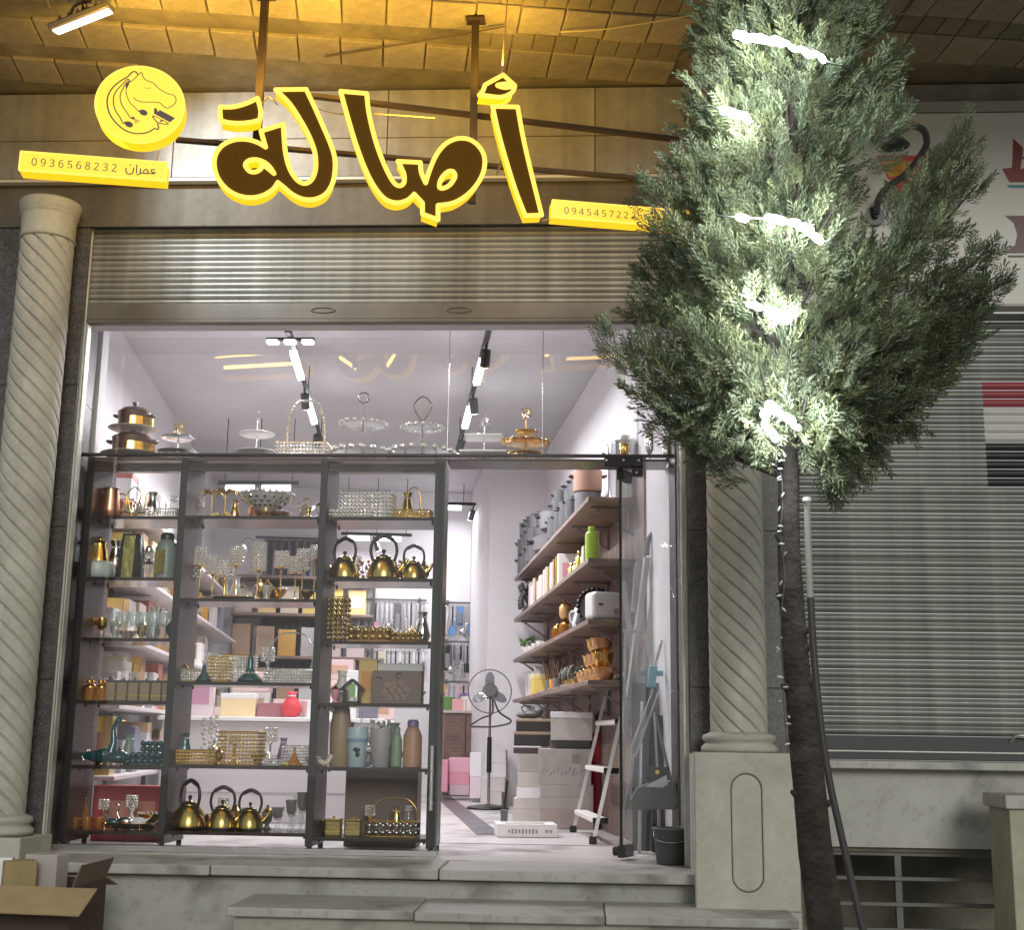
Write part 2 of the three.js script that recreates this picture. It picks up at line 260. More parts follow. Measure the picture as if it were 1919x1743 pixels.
{ // neighbour on the tree side: shutter down, signboard above, marble base with a barred basement window
  const x0 = 1.01, x1 = 4.4, w = x1 - x0, p = 0.0455, y0 = W(1800, 1381, ZS).y, y1 = W(1850, 574, 0.42).y;
  const t = thing('roller_shutter', 'closed grey roller shutter with painted red white and black panel behind the tree', 'shutter', [(x0 + x1) / 2, 0, ZS]);
  const fx = W(1843, 800, ZS).x, n = Math.ceil((y1 - y0) / p), gA = slatGeo(fx - x0, p), gB = slatGeo(x1 - fx, p), gF = slatGeo(w, p);
  const paint = [[712, 762, [0.26, 0.045, 0.055]], [762, 838, [0.5, 0.49, 0.48]], [838, 915, [0.02, 0.02, 0.022]]];
  for (let k = 0; k < n; k++) {
    const y = y0 + p * (k + 0.5), hit = paint.find(([a, b]) => y < W(1880, a, ZS).y && y > W(1880, b, ZS).y);
    if (hit) { part(t, 'slat', gA, M.shutterB, [(x0 + fx) / 2 - t.position.x, y, 0]); part(t, 'painted_slat', gB, mat(hit[2], 0.5), [(fx + x1) / 2 - t.position.x, y, 0]); }
    else part(t, 'slat', gF, k % 5 ? M.shutterB : mat([0.275, 0.29, 0.275], 0.45, { metal: 0.3, map: T.streak }), [0, y + rr(-0.001, 0.001), rr(-0.0015, 0.0015)], [rr(-0.04, 0.04), 0, rr(-0.0005, 0.0005)]);
  }
  const yb = W(1800, 1426, ZS).y;
  part(t, 'bottom_bar', rbox(w, y0 - yb, 0.04, 0.004), mat([0.03, 0.03, 0.03], 0.5), [0, (y0 + yb) / 2, 0]);
  part(t, 'bar_strip', box(w, 0.006, 0.006), M.aluFrame, [0, yb + (y0 - yb) * 0.35, 0.023]);
  part(t, 'pull_handle', tube([[0, 0, 0], [0.02, 0.03, 0.03], [0.09, 0.03, 0.035], [0.16, 0.01, 0.03]], 0.008, 16), M.aluFrame, [W(1890, 1392, ZS).x - t.position.x, W(1890, 1392, ZS).y, 0.02]);
  // base below it
  const b = thing('shop_base', 'grey marble base wall with ledge and dark barred basement window behind tree trunk', 'base wall', [(x0 + x1) / 2, 0, 0]);
  const yl = W(1750, 1443, 0.42).y, yw = W(1750, 1590, 0.36).y;
  part(b, 'ledge', rbox(w, yb - yl - 0.004, 0.42, 0.006), M.marble, [0, (yb + yl) / 2 - 0.002, 0.24]);
  part(b, 'marble_panel', box(1.2, yl - yw, 0.3), M.marble, [-w / 2 + 0.6, (yl + yw) / 2, 0.21]);
  part(b, 'marble_panel', box(w - 1.204, yl - yw, 0.3), M.marble, [0.602, (yl + yw) / 2, 0.209]);
  part(b, 'window_recess', box(w, yw - GY, 0.02), mat([0.22, 0.21, 0.18], 0.9, { map: T.concrete }), [0, (yw + GY) / 2, -0.45]); for (const sx of [-1, 1]) part(b, 'recess_side', box(0.02, yw - GY, 0.8), mat([0.22, 0.21, 0.18], 0.9, { map: T.concrete }), [sx * (w / 2 - 0.012), (yw + GY) / 2, -0.06]);
  part(b, 'recess_top', box(w - 0.05, 0.02, 0.78), mat([0.22, 0.21, 0.18], 0.9, { map: T.concrete }), [0, yw - 0.012, -0.06]);
  // window frame and bars
  const g = thing('basement_grille', 'grey metal bar grille over the basement window behind the tree trunk', 'grille', [0, 0, 0.3]);
  const mg = mat([0.17, 0.17, 0.155], 0.6, { map: T.metal }), xr = W(1872, 1640, 0.3).x, xl = W(1478, 1640, 0.3).x, yt = yw - 0.025;
  for (const [px, ww] of [[1490, 0.035], [1682, 0.032], [1868, 0.035]]) part(g, 'upright', rbox(ww, yt - GY - 0.05, 0.03, 0.003), mg, [W(px, 1650, 0.3).x, (yt + GY) / 2 + 0.02, 0]);
  for (const py of [1598, 1646, 1694, 1742]) part(g, 'cross_bar', rbox(xr - xl, py < 1600 ? 0.03 : 0.018, 0.02, 0.003), mg, [(xl + xr) / 2, W(1680, py, 0.3).y, py < 1600 ? 0.003 : 0.02]);
  const q = thing('gate_pillar', 'pale low stone pillar with flat cap beside the barred basement window', 'pillar', [W(1895, 1600, 0.9).x + 0.15, GY, 0.75]);
  const yp = W(1905, 1490, 0.9).y - GY;
  part(q, 'shaft', rbox(0.3, yp - 0.06, 0.3, 0.006), mat([0.43, 0.41, 0.33], 0.7, { map: T.stone }), [0, (yp - 0.06) / 2, 0]);
  part(q, 'cap', rbox(0.34, 0.06, 0.34, 0.008), M.marble, [0, yp - 0.03, 0]);
}
{ // dark shutter of the shop on the other side
  const x1 = -3.205, x0 = -5.2, w = x1 - x0, p = 0.036, t = thing('roller_shutter', 'closed brown grey roller shutter next to the column under the phone number sign', 'shutter', [(x0 + x1) / 2, 0, ZS]);
  const g = slatGeo(w, p), y1 = W(20, 335, ZS).y; for (let k = 0; k < 90 && k * p < y1; k++) part(t, 'slat', g, mat([0.25, 0.235, 0.21], 0.5, { metal: 0.4, map: T.metal }), [0, (k + 0.5) * p, 0]);
  struct('neighbour_wall', box(w, YC - y1, 0.3), M.fascia, [(x0 + x1) / 2, (YC + y1) / 2, 0.25]);
  struct('neighbour_base_wall', box(w, -GY, 0.4), M.marble, [(x0 + x1) / 2, GY / 2 - 0.002, 0.15]);
}
{ // signboard of the tree-side neighbour, print on a flat white box
  const x0 = 1.03, x1 = 4.4, y0 = W(1850, 575, 0.45).y, y1 = W(1850, 212, 0.45).y, w = x1 - x0, h = y1 - y0;
  const c = document.createElement('canvas'); c.width = 1400; c.height = Math.round(1400 * h / w); const g = c.getContext('2d');
  const k = c.width / w, m = (px, py) => { const q = W(px, py, 0.47); return [(q.x - x0) * k, (y1 - q.y) * k]; };
  const poly = (col, pts) => { g.fillStyle = col; g.beginPath(); pts.forEach((p, i) => { const [a, b] = m(...p); i ? g.lineTo(a, b) : g.moveTo(a, b); }); g.closePath(); g.fill(); };
  g.fillStyle = '#cfcdc6'; g.fillRect(0, 0, c.width, c.height);
  poly('#c33a2a', [[1640, 289], [1748, 289], [1722, 332], [1690, 362], [1660, 332]]); poly('#d9a22e', [[1648, 300], [1716, 300], [1700, 324], [1664, 330]]);
  poly('#c06048', [[1668, 334], [1712, 334], [1690, 372]]);
  poly('#7b2620', [[1897, 256], [1916, 274], [1911, 316], [1925, 308], [1970, 308], [1962, 340], [1890, 340], [1876, 314], [1895, 312]]);
  poly('#2f6f92', [[1912, 296], [1930, 272], [1945, 296]]); poly('#3b7c90', [[1884, 345], [1966, 345], [1962, 351], [1890, 351]]);
  poly('#5b2a26', [[1881, 404], [1960, 404], [1960, 476], [1881, 476], [1901, 460], [1905, 440], [1898, 418]]); poly('#3a2420', [[1887, 480], [1960, 480], [1960, 484], [1887, 484]]);
  poly('#8b5346', [[1650, 462], [1726, 462], [1728, 478], [1645, 478]]); poly('#6a4038', [[1650, 490], [1708, 490], [1700, 540], [1650, 540]]);
  g.strokeStyle = '#b9aca6'; g.lineWidth = 0.012 * k; g.beginPath(); { const [a, b] = m(1678, 514); g.arc(a, b, 0.026 * k, 0, 7); } g.stroke();
  const tx = new THREE.CanvasTexture(c); tx.colorSpace = THREE.SRGBColorSpace;
  const t = thing('neighbour_signboard', 'white shop signboard with red and yellow print behind the tree top', 'signboard', [(x0 + x1) / 2, (y0 + y1) / 2, 0.43]);
  part(t, 'box_body', rbox(w, h, 0.1, 0.006), mat([0.5, 0.5, 0.48], 0.5), [0, 0, -0.02]);
  part(t, 'printed_face', new THREE.PlaneGeometry(w - 0.02, h - 0.02), mat([0.86, 0.86, 0.84], 0.45, { map: tx }), [0, 0, 0.034]);
  part(t, 'top_rail', rbox(w, 0.06, 0.11, 0.005), mat([0.3, 0.29, 0.27], 0.5), [0, h / 2 + 0.033, -0.02]);
  struct('upper_wall', box(w, YC - y1 - 0.064, 0.3), mat([0.3, 0.29, 0.27], 0.8, { map: T.concrete }), [(x0 + x1) / 2, (YC + y1 + 0.064) / 2 - 0.001, 0.25]);
  // swan-neck lamp arm in front of it
  const gl = thing('gooseneck_lamp', 'dark swan neck lamp arm curling in front of the white signboard', 'lamp arm', [0, 0, 0]);
  const arm = [[1642, 400], [1646, 372], [1662, 352], [1698, 325], [1722, 295], [1736, 268], [1730, 245], [1708, 236], [1688, 245], [1676, 256]].map(([a, b], i) => W(a, b, 0.52 + 0.04 * i));
  part(gl, 'arm', tube(arm, 0.017, 60, 10), mat([0.035, 0.04, 0.045], 0.35));
  part(gl, 'wall_plate', cyl(0.05, 0.05, 0.02, 20).rotateX(Math.PI / 2), mat([0.035, 0.04, 0.045], 0.4), [arm[0].x, arm[0].y, 0.472]);
  part(gl, 'stub', rod([arm[0].x, arm[0].y, 0.48], arm[0], 0.017), mat([0.035, 0.04, 0.045], 0.4));
  part(gl, 'lamp_head', lathe([[0.02, 0.06], [0.03, 0.05], [0.07, 0], [0.066, 0], [0.02, 0.045]], 20), mat([0.04, 0.045, 0.05], 0.4), [arm[9].x, arm[9].y - 0.05, arm[9].z]);
}
{ // block soffit: rows of hollow blocks between ribs, laid square to the shop's slant
  const slab = struct('soffit_ceiling', box(11, 0.2, 2.3), M.rib, [-0.2, YC + 0.118, 1.28]);
  const org = WY(640, 122, YC), tones = [[0.40, 0.36, 0.285], [0.45, 0.41, 0.33], [0.36, 0.325, 0.255], [0.43, 0.385, 0.30]].map((c) => mat(c, 0.85, { map: T.concrete, bumpMap: T.grain, bumpScale: 0.003 }));
  const bw = 0.213, bd = 0.255, pitch = 0.41, geos = [0, 1, 2].map((k) => rbox(bw - 0.006, 0.05, bd - 0.01 * k, 0.007));
  const geoR = rbox(bw * 0.5 - 0.006, 0.04, pitch - bd - 0.012, 0.006);
  for (let r = -1; r < 4; r++) for (let c = -24; c < 24; c++) {
    const q = org.clone().addScaledVector(RA, (c + 0.5 + 0.06 * (r & 1)) * bw).addScaledVector(RU, -(r * pitch + bd / 2));
    if (q.z < 0.43 + bd / 2 || q.z > 2.2 || q.x > 5.1 || q.x < -5.4) continue;
    const m = part(slab, 'block', geos[Math.floor(rnd() * 3)], pick(tones), [q.x - slab.position.x, YC + 0.025 + rr(-0.004, 0.004) - slab.position.y, q.z - slab.position.z]);
    m.rotation.set(rr(-0.012, 0.012), SK + rr(-0.012, 0.012), rr(-0.012, 0.012));
    const e = q.clone().addScaledVector(RU, -(bd / 2 + (pitch - bd) / 2));
    if (c > 2 && e.z < 2.2) for (const s of [-0.25, 0.25]) { const f = e.clone().addScaledVector(RA, s * bw), mm = part(slab, 'rib_block', geoR, pick([M.rib, mat([0.31, 0.285, 0.22], 0.9, { map: T.concrete })]), [f.x - slab.position.x, YC + 0.028 - slab.position.y, f.z - slab.position.z]); mm.rotation.y = SK; }
  }
}
// ================================================================ the lit letter sign, its frame and the floodlight
const SA = 11 * R, SP = W(700, 300, 1.42), SX = V(Math.cos(SA), 0, -Math.sin(SA)), SN = V(Math.sin(SA), 0, Math.cos(SA));
function onSign(px, py, off = 0) { const d = ray(px, py), n = SN, t = (SP.clone().addScaledVector(n, off).sub(camera.position)).dot(n) / d.dot(n); return camera.position.clone().addScaledVector(d, t); }
function sxy(px, py) { const q = onSign(px, py).sub(SP); return new THREE.Vector2(q.dot(SX), q.y); }
const YEL = [1.0, 0.66, 0.012];
const signGlow = glow([0.92, 0.52, 0.006], 1), signRim = glow([1.3, 0.76, 0.11], 1); signGlow.color.setRGB(0.25, 0.16, 0.01); signRim.color.setRGB(0.3, 0.22, 0.03);
const signFace = mat([0.11, 0.05, 0.001], 0.55, { specularIntensity: 0.12 });
const zoomA = (x, y) => [390 + x * 260 / 1813, 150 + y * 250 / 1743];
const zoomB = (x, y) => [620 + x * 420 / 1919, 120 + y * 320 / 1462];
function smooth(pts, closed = true, k = 6) { // pts with an optional third entry 1 for a sharp corner; Catmull-Rom between corners
  const n = pts.length, out = [];
  for (let i = 0; i < n; i++) {
    const p1 = pts[i], p2 = pts[(i + 1) % n]; const p0 = p1[2] ? p1 : pts[(i - 1 + n) % n], p3 = p2[2] ? p2 : pts[(i + 2) % n];
    for (let j = 0; j < k; j++) { const t = j / k, t2 = t * t, t3 = t2 * t; out.push([0, 1].map((c) => 0.5 * (2 * p1[c] + (p2[c] - p0[c]) * t + (2 * p0[c] - 5 * p1[c] + 4 * p2[c] - p3[c]) * t2 + (3 * p1[c] - p0[c] - 3 * p2[c] + p3[c]) * t3))); }
  }
  return out;
}
const DEP = 0.085;
function rimTube(loop, r) { // a square-ish trim bead following the outline
  const p = loop.map(([a, b]) => V(a, b, 0)); const c = new THREE.CurvePath(); for (let i = 0; i < p.length; i++) c.add(new THREE.LineCurve3(p[i], p[(i + 1) % p.length]));
  const list = []; for (let i = 0; i < p.length; i++) { const a = p[i], b = p[(i + 1) % p.length]; if (a.distanceTo(b) < 1e-5) continue; list.push(rod(a, b, r, 8)); list.push(sph(r, 8, 6).translate(a.x, a.y, 0)); }
  return merge(list);
}
function letter(name, label, outline, holes, zoom) {
  const mp = (l) => smooth(l).map(([x, y]) => { const q = sxy(...zoom(x, y)); return [q.x, q.y]; });
  const o = mp(outline), hs = holes.map(mp), s = new THREE.Shape(o.map(([a, b]) => new THREE.Vector2(a, b)));
  for (const h of hs) s.holes.push(new THREE.Path(h.map(([a, b]) => new THREE.Vector2(a, b))));
  const cx = o.reduce((t, p) => t + p[0], 0) / o.length, lo = Math.min(...o.map((p) => p[1]));
  const t = thing(name, label, 'sign letter', SP.clone().addScaledVector(SX, cx).add(V(0, lo, 0)), SA, 'letters of the yellow shop sign');
  const sh = (g) => g.translate(-cx, -lo, 0);
  part(t, 'letter_face', sh(new THREE.ShapeGeometry(s)), signFace, [0, 0, 0.001]);
  const ex = new THREE.ExtrudeGeometry(s, { depth: DEP, bevelEnabled: false }); ex.translate(0, 0, -DEP - 0.001);
  // keep only the side walls, the lit returns
  const gr = ex.groups.find((q) => q.materialIndex === 1), side = new THREE.BufferGeometry();
  for (const k of ['position', 'normal', 'uv']) side.setAttribute(k, new THREE.BufferAttribute(ex.attributes[k].array.slice(gr.start * ex.attributes[k].itemSize, (gr.start + gr.count) * ex.attributes[k].itemSize), ex.attributes[k].itemSize));
  part(t, 'lit_return', sh(side), signGlow);
  part(t, 'back_plate', sh(new THREE.ShapeGeometry(s)), mat([0.2, 0.17, 0.1], 0.7), [0, 0, -DEP - 0.002]);
  part(t, 'lit_trim', sh(merge([o, ...hs].map((l) => rimTube(l, 0.0105)))), signRim, [0, 0, 0.002]);
  return t;
}
letter('sign_letter', 'joined lam and round ta letter with brown face and glowing yellow edge', [
  [885, 130, 1], [1285, 125, 1], [1400, 370], [1510, 620], [1600, 830], [1655, 1010], [1660, 1190], [1625, 1360], [1540, 1490], [1400, 1560], [1250, 1560], [1110, 1500], [1000, 1410], [915, 1340, 1],
  [850, 1430], [720, 1510], [560, 1540], [390, 1510], [240, 1420], [130, 1280], [85, 1120], [105, 970], [200, 850], [350, 785], [510, 780], [650, 820], [755, 880, 1], [695, 670, 1], [985, 580, 1],
  [995, 740], [1010, 920], [1045, 1090], [1100, 1220], [1180, 1320], [1270, 1355], [1350, 1310], [1400, 1200], [1410, 1060], [1385, 900], [1310, 710], [1200, 510], [1060, 300]],
  [[[490, 1110], [540, 1055], [640, 1045], [740, 1080], [810, 1140], [865, 1225, 1], [760, 1140], [700, 1125], [690, 1165], [620, 1205], [540, 1190]]], zoomA);
letter('sign_letter', 'two joined dots bar of the round ta with brown face and yellow edge', [[165, 355, 1], [330, 355], [500, 310], [650, 240, 1], [690, 400], [680, 525, 1], [560, 555], [420, 568], [280, 560], [172, 535, 1], [160, 440]], [], zoomA);
letter('sign_letter', 'joined sad and alif letters with brown face and glowing yellow edge', [
  [85, 235, 1], [308, 255, 1], [325, 410], [365, 590], [410, 740], [470, 890], [535, 1010], [585, 1045], [625, 1020], [628, 950], [600, 880], [575, 835, 1], [768, 845, 1], [775, 930], [812, 1020, 1],
  [850, 900], [910, 770], [990, 680], [1090, 640], [1190, 650], [1270, 710], [1315, 800], [1310, 910], [1260, 1020], [1170, 1120], [1050, 1190], [918, 1212, 1], [918, 1335, 1], [785, 1285, 1], [785, 1190, 1], [715, 1115, 1],
  [660, 1165], [570, 1190], [470, 1160], [380, 1060], [300, 910], [220, 700], [150, 470]],
  [[[930, 1055], [945, 985], [1000, 925], [1050, 925], [1062, 970], [1020, 1035], [965, 1065]]], zoomB);
letter('sign_letter', 'slanted alif letter with brown face and yellow edge beside the second number plate', [[1385, 365, 1], [1600, 370, 1], [1640, 600], [1700, 870], [1805, 1295, 1], [1665, 1300, 1], [1580, 1080], [1490, 790], [1430, 570]], [], zoomB);
letter('sign_letter', 'small hamza letter with glowing yellow edge above the slanted alif', [[1320, 180, 1], [1475, 95, 1], [1575, 185, 1], [1550, 245], [1460, 285], [1340, 275], [1270, 268, 1], [1300, 235]], [[[1425, 185], [1500, 172], [1545, 190], [1490, 205]]], zoomB);
// plates with printed numbers, and the round horse badge: backlit acrylic with dark print
function printed(w, h, res, draw) {
  const c = document.createElement('canvas'); c.width = Math.round(w * res); c.height = Math.round(h * res); const g = c.getContext('2d');
  g.fillStyle = '#fff'; g.fillRect(0, 0, c.width, c.height); draw(g, c.width, c.height); const t = new THREE.CanvasTexture(c); t.colorSpace = THREE.SRGBColorSpace; return t;
}
function litPrint(tx, k, col = YEL) { const m = new THREE.MeshStandardMaterial({ roughness: 0.4, map: tx, emissiveMap: tx }); m.color.setRGB(0.3, 0.22, 0.03); m.emissive.setRGB(...col); m.emissiveIntensity = k; return m; }
function numberPlate(label, c0, c1, hpx, draw) {
  const a = sxy(...c0), b = sxy(...c1), w = a.distanceTo(b), tilt = Math.atan2(b.y - a.y, b.x - a.x), h = hpx / ppm(1.45);
  const t = thing('number_plate', label, 'sign plate', SP.clone().addScaledVector(SX, a.x).add(V(0, a.y - h, 0)), SA);
  const o = new THREE.Group(); o.name = 'plate_body'; t.add(o); o.rotation.z = tilt; o.position.set(0, h, 0);
  const P = (n, g, m, p) => part(o, n, g, m, p);
  P('printed_face', new THREE.PlaneGeometry(w, h), litPrint(printed(w, h, 1300, draw), 0.78, [1.1, 0.68, 0.01]), [w / 2, -h / 2, 0.001]);
  for (const y of [-0.003, -h + 0.003]) P('lit_return', new THREE.BoxGeometry(w, 0.006, DEP), signGlow, [w / 2, y, -DEP / 2 - 0.001]);
  for (const x of [0.003, w - 0.003]) P('lit_return', new THREE.BoxGeometry(0.006, h - 0.013, DEP), signGlow, [x, -h / 2, -DEP / 2 - 0.001]);
  P('back_plate', new THREE.BoxGeometry(w - 0.014, h - 0.014, 0.004), mat([0.2, 0.17, 0.1], 0.7), [w / 2, -h / 2, -DEP + 0.004]);
  for (const [q, r, s] of [[w, 0.006, 0], [w, 0.006, -h]]) P('edge_strip', new THREE.BoxGeometry(q, r, 0.008), signRim, [w / 2, s, 0]);
  for (const s of [0, w]) P('edge_strip', new THREE.BoxGeometry(0.006, h, 0.008), signRim, [s, -h / 2, 0]);
  return t;
}
function digits(g, text, x, y, size, gap) { g.font = `${size}px sans-serif`; g.fillStyle = '#3a2c05'; for (const ch of text) { g.fillText(ch, x, y); x += gap; } }
const stroke = (g, pts, wd) => { g.strokeStyle = '#2c2004'; g.lineWidth = wd; g.lineCap = 'round'; g.lineJoin = 'round'; g.beginPath(); pts.forEach(([x, y], i) => (i ? g.lineTo(x, y) : g.moveTo(x, y))); g.stroke(); };
numberPlate('yellow lit number plate reading 0936568232 hung under the horse badge', [40, 284], [314, 305], 39, (g, w, h) => {
  digits(g, '0936568232', w * 0.075, h * 0.70, h * 0.56, w * 0.0605);
  const X = (x) => w * (x - 60) / 1720, Y = (y, x) => h * (y - 85 - (x - 60) * 0.082) / 250, S = (l) => stroke(g, l.map(([x, y]) => [X(x), Y(y, x)]), h * 0.06);
  S([[1300, 305], [1303, 350], [1320, 380], [1360, 385], [1385, 365], [1392, 300]]); S([[1348, 262], [1352, 264]]);   // nun
  S([[1425, 262], [1428, 372]]);                                                                                            // alif
  S([[1470, 310], [1475, 350], [1465, 385], [1440, 395]]); S([[1472, 340], [1480, 372], [1515, 372]]);                        // ra
  S([[1515, 372], [1510, 335], [1540, 318], [1565, 345], [1550, 378], [1515, 372]]); S([[1560, 374], [1640, 378]]);           // mim
  S([[1640, 325], [1605, 322], [1595, 345], [1615, 362], [1645, 360]]);                                                       // ayn
});
numberPlate('yellow lit number plate reading 0945457222 reaching into the tree', [1035, 375], [1290, 396], 37, (g, w, h) => {
  digits(g, '0945457222', w * 0.085, h * 0.74, h * 0.54, w * 0.0545);
  const S = (l) => stroke(g, l.map(([x, y]) => [x * w, y * h]), h * 0.06);
  S([[0.70, 0.58], [0.705, 0.8], [0.73, 0.84], [0.75, 0.75], [0.752, 0.55]]); S([[0.752, 0.6], [0.775, 0.62], [0.79, 0.45]]); S([[0.79, 0.6], [0.83, 0.62], [0.835, 0.4]]); S([[0.81, 0.3], [0.812, 0.3]]);
});
{ // round badge
  const c = sxy(263, 196), r = 88.5 / ppm(1.5), t = thing('horse_badge', 'round glowing yellow badge with horse head and cutlery line drawing', 'sign badge', SP.clone().addScaledVector(SX, c.x).add(V(0, c.y - r * 0.955, 0)), SA);
  const tx = printed(2 * r, 2 * r, 1200, (g, w, h) => {
    const X = (x) => w * (x - 105) / 1640, Y = (y) => h * (y - 120) / 1490;
    const S = (l, wd) => { g.strokeStyle = '#2c1c02'; g.lineWidth = wd * w / 1640; g.lineCap = 'round'; g.lineJoin = 'round'; g.beginPath(); const p = smooth(l.map(([a, b]) => [a, b]), false, 6).slice(0, (l.length - 1) * 6 + 1); p.forEach(([a, b], i) => (i ? g.lineTo(X(a), Y(b)) : g.moveTo(X(a), Y(b)))); g.stroke(); };
    const F = (l) => { g.fillStyle = '#2c1c02'; g.beginPath(); l.forEach(([a, b], i) => (i ? g.lineTo(X(a), Y(b)) : g.moveTo(X(a), Y(b)))); g.closePath(); g.fill(); };
    S([[650, 560], [690, 470], [780, 390], [860, 290], [910, 245], [940, 320], [1000, 385], [1130, 430], [1220, 510], [1320, 575], [1440, 620], [1530, 640], [1575, 720], [1555, 800], [1490, 860], [1420, 895], [1350, 860], [1280, 805], [1150, 800], [980, 812], [870, 790], [800, 745]], 16);
    S([[850, 290], [640, 370], [450, 530], [350, 700], [330, 870], [380, 1060], [500, 1230], [680, 1370], [880, 1425], [1080, 1395], [1210, 1310], [1275, 1215]], 26);
    S([[700, 430], [560, 530], [460, 680], [440, 830], [480, 990], [570, 1120], [680, 1215]], 20);
    S([[680, 490], [590, 600], [555, 730], [590, 880], [680, 1010], [800, 1120]], 18);
    S([[690, 450], [655, 560], [670, 700], [740, 840], [830, 920], [920, 975]], 15);
    F([[720, 420], [640, 500], [650, 620], [690, 520]]);
    for (const [x, y, q] of [[1000, 1015, 0.45], [755, 1260, 0.5]]) { g.save(); g.translate(X(x), Y(y)); g.rotate(q); g.fillStyle = '#2c1c02'; g.beginPath(); g.ellipse(0, 0, 78 * w / 1640, 58 * w / 1640, 0, 0, 7); g.fill(); g.restore(); }
    F([[790, 1115], [840, 1110], [855, 1150], [810, 1165]]); for (const d of [0, 1, 2, 3]) S([[830 + d * 22, 1140 + d * 6], [880 + d * 22, 1240 - d * 16]], 9);
    F([[1190, 905], [1240, 925], [1250, 970], [1275, 970], [1290, 940], [1580, 1075], [1495, 1165], [1190, 1020]]);
    S([[1185, 1070], [1230, 1150], [1300, 1195], [1460, 1190]], 22); S([[1185, 1060], [1330, 1120], [1460, 1185]], 14);
    F([[1300, 1180], [1330, 1120], [1370, 1150]]); S([[985, 530], [1045, 545], [1100, 525]], 8);
  });
  const R0 = r; const disc = new THREE.CircleGeometry(R0, 56); 
  const o = new THREE.Group(); o.name = 'badge_body'; t.add(o); o.position.y = r * 0.955; o.scale.set(1.0, 0.955, 1);
  part(o, 'printed_face', disc, litPrint(tx, 0.78, [1.1, 0.72, 0.012]), [0, 0, 0.001]);
  part(o, 'lit_return', new THREE.CylinderGeometry(R0, R0, DEP, 56, 1, true).rotateX(Math.PI / 2), signGlow, [0, 0, -DEP / 2]);
  part(o, 'back_plate', new THREE.CircleGeometry(R0, 56), mat([0.2, 0.17, 0.1], 0.7), [0, 0, -DEP]);
  part(o, 'lit_trim', new THREE.TorusGeometry(R0 - 0.003, 0.004, 8, 64), signRim, [0, 0, 0.001]);
}
// light given off by the glowing returns: strips lying on the lit upper edges
{
  const lamp = (px, py, w, k) => { const q = onSign(px, py, -DEP * 0.5).add(V(0, 0.022, 0)), l = new THREE.RectAreaLight(new THREE.Color(1.0, 0.56, 0.06), k, w, 0.07); l.name = 'sign_light'; l.position.copy(q); l.lookAt(q.clone().add(V(-0.1, 1, -0.45))); scene.add(l); };
  for (const [px, py, w, k] of [[263, 108, 0.34, 95], [120, 276, 0.5, 22], [448, 182, 0.2, 66], [548, 158, 0.2, 90], [664, 164, 0.16, 90], [800, 252, 0.3, 40], [935, 136, 0.16, 90], [960, 196, 0.14, 30], [1130, 368, 0.5, 16]]) lamp(px, py, w, k);
  // added strips behind the unlit backs: they warm the fascia and mirror in the glass
  const back = (a, b, k) => { const p = onSign(a[0], a[1], -DEP - 0.03), q = onSign(b[0], b[1], -DEP - 0.03), c = p.clone().add(q).multiplyScalar(0.5), l = new THREE.RectAreaLight(new THREE.Color(1.0, 0.62, 0.12), k, 0.022, p.distanceTo(q)); l.name = 'sign_light'; const z = SN.clone(), y = q.clone().sub(p).normalize(), x = y.clone().cross(z).normalize(); l.position.copy(c); l.quaternion.setFromRotationMatrix(new THREE.Matrix4().makeBasis(x, z.clone().cross(x), z)); scene.add(l); };
  for (const [a, b, k0] of [[[535, 190], [600, 300], 20], [[600, 320], [560, 372], 20], [[420, 330], [470, 368], 20], [[655, 200], [720, 350], 20], [[800, 300], [870, 280], 20], [[885, 300], [830, 372], 20], [[940, 215], [1000, 400], 20], [[200, 180], [240, 255], 26], [[330, 160], [320, 240], 26], [[60, 316], [290, 332], 30], [[1050, 412], [1200, 424], 12]]) back(a, b, k0 * 0.68);
}
